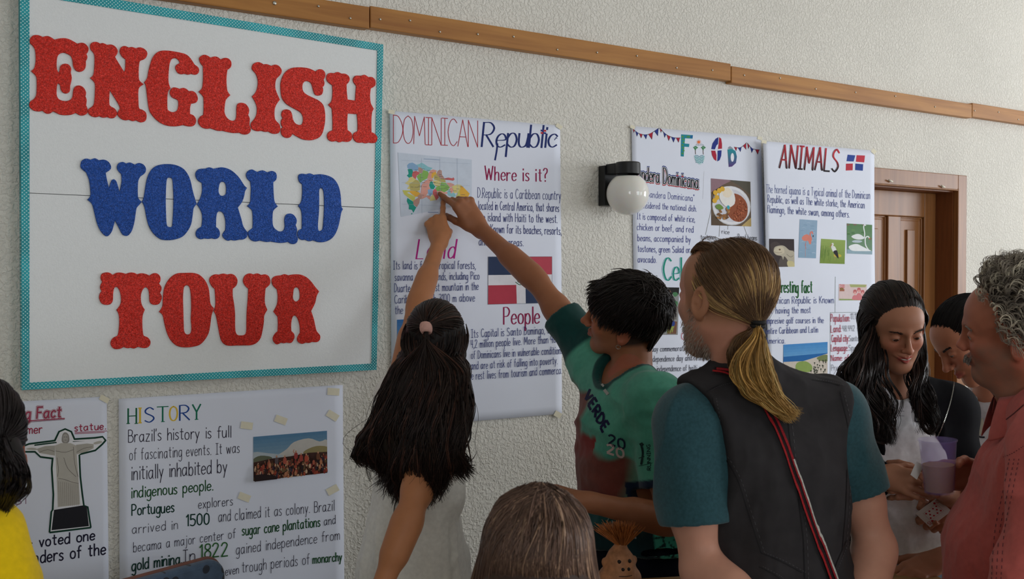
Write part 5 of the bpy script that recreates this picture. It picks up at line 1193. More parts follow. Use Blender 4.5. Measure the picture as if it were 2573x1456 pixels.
def slerp(a, b, t):
    a, b = unit(a), unit(b); o = math.acos(max(-1, min(1, float(a@b))))
    return a if o < 1e-4 else (math.sin((1-t)*o)*a+math.sin(t*o)*b)/math.sin(o)
def over(F, u0, u1, n, l0=.004, l1=.006): return [scalp(F, slerp(u0, u1, k/n), l0+(l1-l0)*k/n) for k in range(n+1)]
def rdir(n, ok):
    out = []
    while len(out) < n:
        v = RNG.normal(size=3); v /= np.linalg.norm(v)
        if ok(v): out.append(v)
    return out
def capmesh(F, ok, lift, col, vox=.005, extra=None):
    """a close skull cap of hair under the strands; ok(q) in unit skull coords > 0 where hair grows"""
    S = Solid(); k = F.k
    S.ell(F(*SC_C), (SC_R+lift)*k, F.R, .01)
    if extra: extra(S)
    V, Q = S.mesh(vox*k); q = (F.inv(V)-SC_C)/SC_R; m = ok(q)
    keep = np.all(m[Q] > 0, axis=1); Q = Q[keep]; used = np.unique(Q); rm = np.full(len(V), -1); rm[used] = np.arange(len(used))
    return V[used], rm[Q], np.tile(np.array(srgb(col), f32), (len(used), 1))

# ---------------------------------------------------------------- marks laid on a garment (seams, prints, straps)
class Skin:
    def __init__(s, V, Q): s.t = BVHTree.FromPolygons([tuple(v) for v in V], [tuple(q) for q in Q]); s.V = V
    def hit(s, px, py, off=.0015):
        d = unit((px-FW/2)/FOC*RT+(FH/2-py)/FOC*UP+FD); h = s.t.ray_cast(Vector(CAM), Vector(d))
        if h[0] is None: return None
        return np.array(h[0])+unit(h[1])*off*(1 if unit(h[1])@d < 0 else -1)
    def line(s, pts, w, col, off=.0015, n=6, dash=False):
        c = crom([np.array(p, float) for p in pts], n=n) if len(pts) > 2 else [np.array(pts[0])+(np.array(pts[1], float)-np.array(pts[0]))*t for t in np.linspace(0, 1, 10)]
        V = []; F = []; prev = None
        for i, p in enumerate(c):
            t = c[min(i+1, len(c)-1)]-c[max(i-1, 0)]; t = t/max(1e-6, np.linalg.norm(t)); nr = np.array([-t[1], t[0]])*w/2
            a, b = s.hit(*(p+nr), off), s.hit(*(p-nr), off)
            if a is None or b is None or np.linalg.norm(a-b) > .06: prev = None; continue
            if prev is not None and np.linalg.norm(a-V[prev[0]]) > .05: prev = None
            V += [a, b]; k = len(V)-2
            if prev is not None and not (dash and i % 2): F.append((prev[0], prev[1], k+1, k))
            prev = (k, k+1)
        return V, F, [srgb(col)]*len(V)
    def poly(s, pts, col, off=.0015):
        V = [s.hit(p[0], p[1], off) for p in pts]
        if any(v is None for v in V): return [], [], []
        return V, [tuple(range(len(V)))], [srgb(col)]*len(V)
def decal(name, items, parent, m=None, label=None):
    V = []; F = []; C = []
    for v, f, c in items:
        b = len(V); V += list(v); F += [tuple(i+b for i in q) for q in f]; C += list(c)
    if not F: return None
    me = bpy.data.meshes.new(name); me.from_pydata([tuple(map(float, v)) for v in V], [], F); me.update()
    a = me.color_attributes.new('Col', 'FLOAT_COLOR', 'POINT'); a.data.foreach_set('color', np.array([tuple(c)+(1.,) for c in C], f32).ravel())
    o = link(name, me, m or M_DECAL); adopt(o, parent)
    if label: o['label'] = label
    return o
def person(label, base):
    return root('person', (base[0], base[1], 0), label, 'person', 'visitors at the exhibition')

def eyes(H, who, look=(0, -.3), iris=(60, 40, 30), r=.0128):
    for s in (-1, 1):
        c = H(s*.031, .0738, .004); d = unit(H.d(look[0], 1, look[1])); x = unit(np.cross(d, H.R[:, 2])); y = np.cross(x, d); b = MB()
        ts = [0.001, .2, .22, .62, .66, .9, 1.3, 2.0, 3.14]; ring = [(12, 10, 10), (12, 10, 10), iris, iris, (150, 138, 132)]+[(160, 150, 144)]*4
        n = 18
        for i, t in enumerate(ts):
            b.v += [tuple(c+H.k*r*(math.sin(t)*(math.cos(6.2832*k/n)*x+math.sin(6.2832*k/n)*y)+math.cos(t)*d)) for k in range(n)]; b.c += [srgb(ring[i])]*n
        b.f = [(i*n+k, (i+1)*n+k, (i+1)*n+(k+1) % n, i*n+(k+1) % n) for i in range(len(ts)-1) for k in range(n)]
        b.build('eye', M_EYE, who, smooth=True)
def brows(H, who, K, col, thick=.0005, n=75, arch=.004, sides=(-1, 1)):
    for s in sides:
        br = []
        for x in np.linspace(.011, .046, n):
            z = .0225+arch*math.sin((x-.008)/.042*2.4)+RNG.normal(0, .0014)
            h = K.t.find_nearest(Vector(H(s*x, .085-6*(x-.01)**2, z)))
            p = np.array(h[0]); o = unit(p-H(0, 0, .01)); t = H.d(s*1, -.25, .25); br.append(resample([p-o*.0004, p+o*.0007+t*.0035, p+o*.0003+t*.007], 4))
        v, q, c = strand_mesh(br, np.full(n, thick*H.k), hcol(col, n)); mesh_np('eyebrow', v, quads=q, col=c, mat=M_HAIR, parent=who)
def lashes(H, who, col=(20, 14, 14), z=.0032, y=.0878):
    for s in (-1, 1):
        pts = [H(s*(.031+x), y-.0045-x*x*42, z+.0012-x*x*14) for x in np.linspace(-.0125, .0135, 9)]; b = MB(); b.cur = srgb(col); b.tube(pts, [.0004, .0009, .0011, .0012, .0012, .0012, .0012, .001, .0005], 6); b.build('eyelashes', M_HAIR, who, smooth=True)
def hframe(w, y, back, right, k=1.0):
    y = unit(y); z = np.asarray(back, float); z = unit(z-(z@y)*y); x = np.cross(y, z)*(-1 if right else 1)
    return Frame(w, np.stack([x, y, z], 1), k)
def box(*pts, m=.05): P = np.array(pts); return P.min(0)-m, P.max(0)+m
def mkrig(N, SL, SR, P, f, foot=(0, 0, 0)):
    R = Rig(); R.N, R.SL, R.SR, R.P = map(np.asarray, (N, SL, SR, P)); R.f = unit([f[0], f[1], 0]); R.foot = np.asarray(foot, float); return R
def plain(c): return lambda V: np.tile(np.array(srgb(c), f32), (len(V), 1))
def trousers(R, col, parent, scale=1., m=None, g=.014):
    S = Solid(); Bp = basis(R.f); S.ell(R.P-UPW*.02, (.158*scale+g, .115*scale+g, .12*scale), Bp, .04); legs(S, R, g, scale, low=-.03)
    S.cut(R.P+UPW*.075, UPW)
    V, Q = S.mesh(.012); V = relax(V, Q, 1); V = wrinkle(V, vnormals(V, Q), [((14, 14, 22), .003, 5, None)])
    return mesh_np('trousers', V, quads=Q, col=np.tile(srgb(col), (len(V), 1)), mat=m or M_DENIM, parent=parent)

# ================================================================ girl in a white blouse pointing at the map
def girl_pointing():
    N, SL, SR, P = at(1080, 1015, 2.56), at(1004, 1000, 2.71), at(1090, 1105, 2.42), at(1040, 1490, 2.60)
    R = mkrig(N, SL, SR, P, dc(.75, 0, .65)); H = Frame(at(1098, 868, 2.56), basis(dc(.12, .12, 1), dc(0, 1, -.12)), .93)
    who = person('person in a white sleeveless blouse, long dark hair, pointing up at the map', P)
    E1, W1 = at(1047, 775, 2.90), at(1101, 607, 3.045); tip = np.array([*onwall(1114, 498, .01)[:1], -.012, onwall(1114, 498, .01)[1]])
    E2, W2 = at(1028, 1300, 2.30), at(948, 1505, 2.24)
    S = Solid(); torso(S, R, 0, .8); head(S, H, N, nr=.048); arm(S, SR, E2, W2, .88); legs(S, R, 0, .82)
    k_ = .96; mcp = solveZ(1112, 546, tip, .086*k_); w0 = solveZ(1100, 600, mcp, .088*k_); hf = hframe(w0, mcp-w0+dc(-.25, 0, 0)*.03, -(dc(.12, -.35, 1)), False, k_)
    hf.c = mcp-hf.R@np.array((.026, .086, .002))*k_; loc = hf.R.T@unit(tip-mcp); th = math.atan2(-loc[2], loc[1]); spl = math.asin(max(-.5, min(.5, loc[0]))); W1 = hf.c
    tips = hand(S, hf, [(1.1, .5, .5, 1.3), (th, .0, .0, spl), (1.3, 1.7, .8, 0), (1.35, 1.75, .9, 0), (1.35, 1.75, .9, -.05)], k=.96)
    arm(S, SL, E1, W1, .82)
    hand(S, hframe(W2, W2-E2, dc(.5, .1, -.8), True, .92), [(.3, .3, .2, .6)]+[(.25, .4, .3, 0)]*4, k=.92)
    V, Q = S.mesh(.009, [(*box(SL, E1, W1, tip, m=.07), .0042), (*box(W1, tip, m=.075), .0022), (*box(SR, E2, W2, m=.07), .0045)])
    sk = (182, 122, 84); V = relax(V, Q, 1, .4); V[:, 1] = np.minimum(V[:, 1], -.0085)
    body = mesh_np('body', V, quads=Q, col=headpaint(H, sk, (150, 80, 70), scalp=((28, 20, 18), lambda q: 1.*(q[:, 1] < .03)*(q[:, 2] > -.13)*(np.abs(q[:, 0]) < .11)*(q[:, 1] > -.2)*(q[:, 2] < .2)))(V), mat=M_SKIN, parent=who)
    # blouse
    S = Solid(); torso(S, R, .012, .82, bust=.035)
    u = unit(N-P); f = R.f; r = unit(np.cross(f, UPW))
    S.ell(P+UPW*.05, (.150, .135, .2), basis(f), .06); S.cap(SR, SR-UPW*.03+f*.01, .064, .066, .03); S.cap(SL, SL-UPW*.04, .06, .064, .03)
    S.cut(P+UPW*-.055+f*0, -UPW-.1*f)
    S.ell(N+u*.05+f*.02, (.085, .085, .07), basis(f), .01, 's')
    V, Q = S.mesh(.0055); V = relax(V, Q, 1); z0 = P[2]
    V = wrinkle(V, vnormals(V, Q), [((17, 17, 3.2), .0065, 3, lambda v: np.clip((z0+.42-v[:, 2])/.3, .15, 1)), ((26, 26, 14), .0028, 9, None)])
    mesh_np('blouse', V, quads=Q, col=plain((240, 239, 235))(V), mat=M_CLOTH, parent=who)
    trousers(R, (26, 34, 52), who, .82); shoes(R, (60, 50, 46), who)
    # hair: half tied back with a pink band, hanging to mid back
    tie_u = np.array((-.05, -.95, .42)); tie = scalp(H, tie_u, .012)
    ok = lambda v: not (v[1] > .25 and v[2] < .55) and v[2] > -.75
    U = rdir(1350, ok); paths = []; M = 28
    for u_ in U:
        a = np.clip(.5+.62*u_[0]+RNG.normal(0, .10), 0, 1)
        top = u_[2] > -.02+.35*abs(u_[0])
        if top: c = over(H, u_, tie_u, 4, .006, .016); a = np.clip(.48+.3*u_[0]+RNG.normal(0, .16), .08, .95); c.append(tie+dc(0, -1, -.35)*.03)
        else: c = over(H, u_, unit((u_[0]*.95, min(u_[1], -.12)-.3, -.45)), 3, .010, .022)
        j = lambda s: RNG.normal(0, s)
        zf = 2.47-.17*min(1, a/.7)**1.3+.035*RNG.random(); bulge = .03*math.sin(math.pi*a)
        yb = 1130+110*math.sin(math.pi*min(1, a*.85+.06))*(.92+.14*RNG.random())+a*20
        c += [at(990+180*a+j(5), 935, zf*.45+2.47*.55-bulge*.4), at(955+215*a+j(7), 1020, zf*.8+2.45*.2-bulge*.5), at(922+240*a+j(9), 1100+j(6), zf-bulge*.6)]
        c += [at(912+250*a+j(9), (1100+yb)/2+20, zf-bulge*.6), at(918+243*a+j(12), yb+j(14), zf+.03-bulge*.5)]
        p = resample(c, M); tt = np.linspace(0, 1, M); ph = 2.2*a*6+RNG.normal(0, .5); w = .012*np.clip(tt-.3, 0, 1)**1.1*1.6
        p += np.outer(w*np.sin(ph+tt*13), RT)+np.outer(w*.6*np.cos(ph+tt*11), FH_)+np.outer(RNG.normal(0, .0035)*np.ones(M), FH_)
        paths.append(p)
    fly = []
    for i in range(70):
        p = paths[RNG.integers(len(paths))].copy(); tt = np.linspace(0, 1, M); q = np.outer(tt**1.5*RNG.normal(0, .014), RT)+np.outer(.02*tt*np.sin(tt*9+i), RT)+np.outer(tt*.015, -FH_); fly.append(p+q)
    S = Solid(); S.ell(H(0, -.022, .033), np.array((.0765, .096, .088))*H.k, H.R, .01); S.cap(H(0, -.03, -.02), at(1085, 930, 2.53), .061, .064, .03)
    S.cap(at(1052, 940, 2.52), at(990, 1120, 2.50), .06, .055, .05); S.cap(at(1110, 940, 2.50), at(1108, 1150, 2.365), .055, .045, .05); S.cap(at(1020, 1100, 2.47), at(1050, 1170, 2.40), .06, .045, .05)
    S.ell(H(0, .075, -.05), np.array((.075, .07, .1))*H.k, H.R, .01, 's')
    V, Q = S.mesh(.007); V = wrinkle(V, vnormals(V, Q), [((40, 40, 4), .006, 3, None)])
    hairmesh('hair', [(V, Q, hcol((24, 18, 17), len(V), .05)), dens(paths, RNG.uniform(.0018, .0034, len(paths)), hcol((40, 28, 24), len(paths), .45, (76, 48, 38), .14)), strand_mesh(fly, np.full(len(fly), .0006), hcol((44, 30, 26), len(fly)))], who, 'long dark brown hair, half tied back')
    b = MB(); ax = unit(tie-H.c); Bt = basis(dc(.1, -.75, -.4)); A = np.array([unit(np.cross(dc(.15, -.8, -.5), RT)), RT, dc(.15, -.8, -.5)])
    ctr = tie+dc(.0, -.15, -.6)*.012
    b.lathe([(.010+.006*math.cos(t), .014*math.sin(t)) for t in np.linspace(-math.pi, math.pi, 13)], ctr, 20, (RT, unit(np.cross(dc(.1, -.8, -.45), RT)), dc(.1, -.8, -.45)))
    b.build('hair_band', mat('pink_fabric', (206, 160, 150), .8, var=.1, vscale=200, bump=.3, bscale=300), who, smooth=True)
girl_pointing()

# ================================================================ boy in a green running jersey
def boy():
    N, SL, SR, P = at(1588, 962, 2.68), at(1650, 1010, 2.52), at(1490, 905, 2.84), at(1588, 1395, 2.68)
    R = mkrig(N, SL, SR, P, dc(-.86, 0, -.5)); H = Frame(at(1568, 798, 2.66), basis(dc(-.97, .12, .20), dc(-.0, .85, -.5)), .97)
    who = person('person in a green running jersey, face in profile, arm stretched to the map', P)
    E1, W1 = at(1350, 708, 2.95), at(1214, 578, 3.07); tx, tz = onwall(1106, 486, .01); tip = np.array([tx, -.012, tz])
    E2, W2 = at(1683, 1310, 2.46), at(1480, 1262, 2.36)
    S = Solid(); torso(S, R, 0, .95); head(S, H, N, nose=1.12, nr=.052); arm(S, SL, E2, W2, .95); legs(S, R, 0, .98)
    k_ = 1.06; mcp = solveZ(1146, 519, tip, .087*k_); w0 = solveZ(1208, 578, mcp, .09*k_); hf = hframe(w0, mcp-w0+dc(.3, .35, 0)*.025, dc(.35, .35, -1), True, k_)
    hf.c = mcp-hf.R@np.array((.026, .086, .002))*k_; loc = hf.R.T@unit(tip-mcp); th = math.atan2(-loc[2], loc[1]); spl = math.asin(max(-.6, min(.6, loc[0]))); W1 = hf.c; arm(S, SR, E1, W1, .92)
    hand(S, hf, [(.95, .45, .5, 1.2), (th, .0, .0, spl), (1.15, 1.5, .7, 0), (1.2, 1.6, .8, 0), (1.2, 1.6, .8, -.05)], k=1.06)
    hand(S, hframe(W2, W2-E2+UPW*.01, dc(.1, 1, -.2), False, 1.), [(.3, .3, .2, .6)]+[(.3, .5, .3, 0)]*4)
    V, Q = S.mesh(.009, [(*box(SR, E1, W1, tip, m=.07), .0042), (*box(W1, tip, m=.1), .0022), (*box(H.c, N, m=.14), .0026), (*box(E2, W2, SL-UPW*.12, m=.06), .0042)])
    sk = (152, 98, 68)
    hs = ((60, 40, 32), lambda q: np.clip((q[:, 2]-np.where(q[:, 1] > .0, .045, -.055))/.012, 0, 1)*(q[:, 1] < .055)*(np.abs(q[:, 0]) < .0745))
    V = relax(V, Q, 1, .3); V[:, 1] = np.minimum(V[:, 1], -.0085); BV, BQ = V, Q
    body = mesh_np('body', V, quads=Q, col=headpaint(H, sk, (150, 78, 66), scalp=hs)(V), mat=M_SKIN, parent=who)
    eyes(H, who, (0, .1), (46, 30, 24)); lashes(H, who)
    # jersey
    S = Solid(); torso(S, R, .014, .95, belly=.012); f = R.f
    S.ell(P+UPW*.06, (.172, .14, .2), basis(f), .05)
    e1 = SR+(E1-SR)*.56; e2 = SL+(E2-SL)*.72
    S.cap(SR, e1, .064, .058, .03); S.cap(SL, e2, .066, .066, .03)
    S.cap(e1+unit(E1-SR)*-.012, E1, .051, .06, .004, 's'); S.cap(e2+unit(E2-SL)*-.012, E2, .058, .07, .004, 's')
    sleeve_end(S, e1, E1-SR, .10); sleeve_end(S, e2, E2-SL, .10)
    S.cut(P+UPW*.035, -UPW+.12*f+.05*RT)
    u = unit(N-P); S.ell(N+u*.035+f*.028, (.068, .078, .062), R.B, .006, 's')
    V, Q = S.mesh(.0045); V = relax(V, Q, 2)
    V = wrinkle(V, vnormals(V, Q), [((7, 7, 12), .008, 3, lambda v: np.clip(np.minimum(np.linalg.norm(v-e1, axis=1), np.linalg.norm(v-e2, axis=1))/.12-.3, 0, 1)), ((22, 22, 18), .0014, 8, None)])
    rx = R.B[:, 0]; cc = (SL+SR)/2
    n_ = lambda V, s, sd: fbm(V*s, sd, 3)
    def jersey(V):
        q = (V-cc)@R.B; zl = V[:, 2]-P[2]
        C = np.tile(np.array(srgb((84, 158, 136)), f32), (len(V), 1))
        def mix(w, col): nonlocal C; w = np.clip(w, 0, 1)[:, None]; C = C*(1-w)+np.array(srgb(col), f32)*w
        mix(.35*(n_(V, 9, 3)+.3), (40, 116, 104))
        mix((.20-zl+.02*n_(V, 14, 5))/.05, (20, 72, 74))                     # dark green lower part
        fr = np.clip((q[:, 1]-.02)/.05, 0, 1)
        bx = -q[:, 0]; band = np.clip(1-np.abs((q[:, 2]+.235+.06*n_(V, 8, 7)+.25*q[:, 0]))/.075, 0, 1)
        mix(np.clip(band*3, 0, 1)*fr*np.clip((.17-zl*0-.0+q[:, 0]+.06)/.05, 0, 1)*.92, (112, 36, 30))
        mix(np.clip(1-np.abs(q[:, 2]+.165+.02*n_(V, 25, 9))/.035, 0, 1)*2*fr*(q[:, 0] > -.08)*.8, (124, 34, 28))
        mix(.9*fr*np.clip((q[:, 0]+.01)/.03, 0, 1)*np.clip((-.05-q[:, 2]+.02*n_(V, 20, 6))/.015, 0, 1)*np.clip((q[:, 2]+.27+.03*n_(V, 12, 2))/.02, 0, 1), (118, 40, 32))
        ar = np.clip(((V-(SR+(E1-SR)*.10))@unit(E1-SR))/.012, 0, 1); mix(ar*(((V-SR)@unit(E1-SR)) > 0)*(np.linalg.norm(V-SR, axis=1) < .24), (16, 62, 60))   # dark right sleeve
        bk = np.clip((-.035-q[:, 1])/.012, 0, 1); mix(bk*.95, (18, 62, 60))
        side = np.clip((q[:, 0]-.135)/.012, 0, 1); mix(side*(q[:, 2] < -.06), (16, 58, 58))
        cuff = np.clip(((V-e2)@unit(E2-SL)+.022)/.004, 0, 1)*(np.linalg.norm(V-e2, axis=1) < .11); mix(cuff, (18, 34, 58))
        nk = np.clip(1-(np.linalg.norm((V-(N+u*.035+f*.028))@R.B/np.array((.068, .078, .062)), axis=1)-1.22)/.06, 0, 1); mix(nk, (18, 66, 62))
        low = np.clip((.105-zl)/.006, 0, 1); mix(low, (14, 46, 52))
        pk = low*np.clip((.0-q[:, 1])/.004, 0, 1); mix(pk, (70, 176, 156)); mix(pk*(np.abs(n_(V, 30, 4)) < .10), (14, 50, 52))
        return C
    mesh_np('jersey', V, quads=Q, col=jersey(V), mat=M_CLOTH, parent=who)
    K = Skin(V, Q); it = []
    def tx_(s, p0, p1, h, w, col, **k):
        for q in text_strokes(s, p0, p1, h, jit=0, **k):
            for a, b in zip(q[:-1], q[1:]): it.append(K.line([a, b], w, col, .0012, 3))
    tx_('VERDE', (1468, 998), (1516, 1088), 25, 6, (24, 26, 62), sp=2.5, up=(.62, -.78)); decal('chest_print', it, who, label='dark blue lettering on the chest'); it = []
    tx_('20', (1530, 1116), (1570, 1130), 24, 5, (22, 34, 56)); tx_('20', (1526, 1138), (1567, 1152), 22, 5.5, (196, 176, 172))
    decal('number_print', it, who, label='20 in dark blue over 20 in white'); it = []
    tx_('RUNNING', (1636, 1182), (1634, 1118), 9, 1.8, (20, 46, 46), up=(-1, 0))
    it.append(K.line([(1612, 1118), (1616, 1140), (1612, 1168)], 5, (18, 44, 44))); it.append(K.line([(1606, 1152), (1620, 1148)], 2, (18, 44, 44))); it.append(K.line([(1606, 1172), (1640, 1164)], 1.6, (30, 80, 72)))
    it.append(K.poly([(1607, 1116), (1614, 1112), (1619, 1118), (1612, 1124)], (18, 44, 44)))
    decal('sleeve_print', it, who, label='small dark emblem and word on the sleeve'); it = []
    it.append(K.line([(1512, 966), (1518, 972)], 5, (170, 170, 164))); it.append(K.line([(1519, 980), (1529, 992)], 8, (170, 170, 164)))
    decal('chest_logo', it, who, label='small grey logo below the neckline'); it = []
    it.append(K.line([(1566, 1338), (1580, 1332), (1584, 1348), (1592, 1330), (1597, 1354)], 4.5, (150, 150, 152))); it.append(K.poly([(1578, 1327), (1582, 1327), (1582, 1331), (1578, 1331)], (150, 150, 152)))
    decal('hem_logo', it, who, label='grey zigzag logo with a dot'); it = []
    it.append(K.line([(1530, 1303), (1524, 1318)], 1.8, (130, 150, 150))); it.append(K.line([(1517, 1322), (1528, 1330)], 1.6, (130, 150, 150))); it.append(K.line([(1539, 1308), (1541, 1330)], 3.2, (130, 150, 150)))
    decal('hem_logo', it, who, label='small white emblem near the hem')
    it = [K.poly([(1469, 783), (1480, 775), (1484, 780), (1466, 800)], (214, 40, 40))]; decal('shoulder_badge', it, who, label='small red badge')
    trousers(R, (20, 23, 34), who, 1.0); shoes(R, (40, 40, 44), who)
    # hair: thick, dark, short at the sides
    grow = lambda v: (v[2] > (.12 if v[1] > -.1 else .12+.9*(v[1]+.1))) and not (v[1] > .5 and v[2] < .45) and v[2] > -.62
    U = rdir(1700, grow); paths = []; M = 9; crown = unit((-.1, -.55, .85)); cen = H(*SC_C)
    for u_ in U:
        tdir = u_-crown; n_u = unit(u_); t = tdir-(tdir@n_u)*n_u; t = unit(unit(t)+RNG.normal(0, .16, 3)+np.array((0, .25*max(0, u_[1]), -.15)))
        L_ = .62+.3*RNG.random() if u_[2] > .2 else .42; th_ = (.017 if u_[2] > .25 else .009)*(.6+.5*RNG.random()); pts = [scalp(H, u_, .001)]
        for k in (1, 2, 3): pts.append(scalp(H, unit(u_+t*L_*k/3), th_*(.7+.3*k/3)+.004*RNG.random()))
        paths.append(resample(pts, M))
    for i in range(260):
        u_ = unit(crown+RNG.normal(0, .20, 3)); t = RNG.normal(0, 1, 3); t = unit(t-(t@u_)*u_); paths.append(resample([scalp(H, u_-t*.15, .004), scalp(H, u_, .017), scalp(H, unit(u_+t*.25), .018), scalp(H, unit(u_+t*.5), .014)], M))
    for i in range(420):
        u_ = unit((RNG.uniform(-.75, .75), -.75-.2*RNG.random(), RNG.uniform(-.45, .0))); paths.append(resample([scalp(H, u_, .006), scalp(H, unit(u_+np.array((0, 0, -.25))), .011), H(u_[0]*.062, -.088+.02*abs(u_[0]), -.062-.012*RNG.random()), H(u_[0]*.056, -.074+.02*abs(u_[0]), -.082-.012*RNG.random())], M))
    for i in range(30): p0 = scalp(H, unit((RNG.uniform(-.6, .6), .82, .60)), .006); t = dc(-1, -.25+.3*RNG.random(), .1+.3*RNG.random()); paths.append(resample([p0, p0+t*.02+UPW*.006, p0+t*.042+UPW*(.002-.01*RNG.random())], M))
    cap = capmesh(H, lambda q: np.minimum(np.minimum(q[:, 2]-np.where(q[:, 1] > -.1, .14, .14+.9*(q[:, 1]+.1)), q[:, 2]+.6), np.where(q[:, 1] > .55, q[:, 2]-.50, 1)), .0095, (26, 20, 19))
    hairmesh('hair', [cap, dens(paths, RNG.uniform(.0014, .0026, len(paths)), hcol((32, 25, 23), len(paths), .3), 3, .0028)], who, 'thick short dark hair')
    b = MB(); ec = H(-.076, .002, -.049); b.lathe([(.0062+.0008*math.cos(t), .0008*math.sin(t)) for t in np.linspace(-math.pi, math.pi, 7)], ec, 18, (H.R[:, 1], H.R[:, 2], H.R[:, 0])); b.build('earring', M_STEEL, who, smooth=True)
    brows(H, who, Skin(BV, BQ), (30, 24, 22))
boy()
# ================================================================ man with a ponytail and a dark vest
def man_ponytail():
    N, SL, SR, P = at(1862, 985, 2.07), at(1722, 1066, 2.02), at(2092, 1048, 2.13), at(1945, 1560, 2.08)
    R = mkrig(N, SL, SR, P, dc(-.2, 0, 1)); H = Frame(at(1818, 750, 2.06), basis(dc(-.58, .0, .81), dc(.0, 1, .0)), 1.03)
    who = person('person with a long blond ponytail, teal shirt and dark grey vest, seen from behind', P)
    E1, W1 = at(1762, 1432, 1.98), at(1930, 1545, 1.84); E2, W2 = at(2200, 1372, 2.12), at(2150, 1600, 1.98)
    S = Solid(); torso(S, R, 0, 1.08); head(S, H, N, nr=.050); legs(S, R, 0, 1.05)
    arm(S, SL, E1, W1, 1.13); arm(S, SR, E2, W2, 1.13)
    hand(S, hframe(W1, W1-E1, dc(0, .3, -1), False, 1.), [(.3, .3, .2, .6)]+[(.35, .5, .3, 0)]*4); hand(S, hframe(W2, W2-E2, dc(.6, .2, -.8), True, 1.), [(.3, .3, .2, .6)]+[(.35, .5, .3, 0)]*4)
    V, Q = S.mesh(.009, [(*box(H.c, N, m=.13), .0028), (*box(E1, (SL+E1)/2, W1, m=.06), .0045), (*box(E2, (SR+E2)/2, W2, m=.06), .0045)])
    sk = (204, 150, 128)
    hs = ((150, 116, 84), lambda q: .8*np.clip((q[:, 2]+.06-.9*np.maximum(0, q[:, 1]))/.02, 0, 1)*(q[:, 1] < .045)*(1-.95*np.clip(1-(np.linalg.norm((q-np.array((.012, -.055, .115)))/np.array((.05, .055, .05)), axis=1)-.6)/.5, 0, 1)))
    cf = headpaint(H, sk, (176, 104, 92), beard=(150, 128, 112), scalp=hs)
    def col(V):
        C = cf(V); q = H.inv(V); w = np.clip(.30*(q[:, 2] < .2)*(q[:, 2] > -.28)*(np.abs(q[:, 0]) < .3), 0, 1)[:, None]; return C*(1-w)+np.array(srgb((176, 100, 74)), f32)*w
    BV, BQ = V, Q; mesh_np('body', relax(V, Q, 1, .3), quads=Q, col=col(V), mat=M_SKIN, parent=who)
    # teal T-shirt
    e1, e2 = SL+(E1-SL)*.62, SR+(E2-SR)*.60
    S = Solid(); torso(S, R, .006, 1.06); S.cap(SL, e1, .066, .076, .035); S.cap(SR, e2, .064, .068, .035)
    S.cap(e1-unit(E1-SL)*.02, E1+unit(E1-SL)*.05, .062, .075, .004, 's'); S.cap(e2-unit(E2-SR)*.02, E2+unit(E2-SR)*.05, .058, .07, .004, 's')
    ends = [(e1+UPW*-.02, unit(E1-SL)), (e2, unit(E2-SR))]
    for p, n in ends: sleeve_end(S, p, n)
    S.cut(P+UPW*.02, -UPW); S.ell(N+UPW*.03, (.07, .07, .06), basis(R.f), .01, 's')
    V, Q = S.mesh(.0045); V = relax(V, Q, 2); V = wrinkle(V, vnormals(V, Q), [((9, 9, 5), .007, 13, lambda v: np.clip(np.minimum(np.abs((v-ends[0][0])@ends[0][1]), np.abs((v-ends[1][0])@ends[1][1]))/.05, .1, 1))])
    mesh_np('tee_shirt', V, quads=Q, col=plain((46, 80, 88))(V), mat=M_TEE, parent=who)
    # vest
    S = Solid(); torso(S, R, .026, 1.08, chest=.97); S.cap(N-UPW*.02, N+UPW*.025, .074, .070, .03)
    r = R.B[:, 0]
    S.ell(SL-UPW*.08-r*.025, (.085, .2, .175), R.B, .012, 's'); S.ell(SR-UPW*.08+r*.045, (.085, .2, .175), R.B, .012, 's')
    S.ell(N+UPW*.035+R.f*.01, (.064, .066, .045), basis(R.f), .006, 's'); S.cut(P-UPW*.12, -UPW)
    V, Q = S.mesh(.005); V = relax(V, Q, 1)
    V = wrinkle(V, vnormals(V, Q), [((6, 6, 3), .007, 21, None), ((24, 24, 9), .0024, 8, None)])
    mesh_np('vest', V, quads=Q, col=plain((52, 50, 52))(V), mat=M_DENIM, parent=who)
    K = Skin(V, Q); dk = (34, 33, 36); it = []
    for pts, w in (([(1978, 1040), (1990, 1150), (2005, 1250), (2018, 1350), (2022, 1456)], 2.6), ([(1808, 1130), (1850, 1200), (1880, 1290), (1912, 1390)], 2.6), ([(1790, 1000), (1802, 1060), (1806, 1130), (1803, 1200)], 2.2), ([(1776, 985), (1800, 972), (1835, 962), (1870, 955)], 2), ([(2040, 955), (2080, 962), (2110, 970)], 2), ([(2110, 985), (2128, 1060), (2138, 1150)], 2.2), ([(2128, 1180), (2124, 1280), (2116, 1380)], 2.2),
                   ([(1912, 1390), (1960, 1410), (2015, 1440)], 2.5), ([(1906, 1424), (1950, 1448), (1972, 1470)], 2), ([(2126, 1360), (2108, 1400), (2092, 1440)], 2.2)):
        it.append(K.line(pts, w, dk, .0012))
        it.append(K.line([(p[0]+9, p[1]-1) for p in pts], 1.4, (78, 76, 80), .0013, 14, dash=True))
    decal('seams', it, who, label='stitched seams and pocket welts')
    st = [(1797, 935), (1830, 938), (1862, 956), (1895, 985), (1927, 1030), (1958, 1090), (1985, 1160), (2012, 1240), (2040, 1320), (2066, 1390), (2094, 1470)]
    ws = 17
    for dx, w, c, lab in ((0, 17, (34, 16, 20), None), (-6.5, 4.5, (160, 28, 34), 'red braid'), (6.5, 6, (148, 26, 36), 'red braid')):
        it = [K.line([(p[0]+dx*.9, p[1]-dx*.45) for p in st], w, c, .005 if dx == 0 else .0062, 8)]; decal('bag_strap', it, who, M_THREAD, lab)
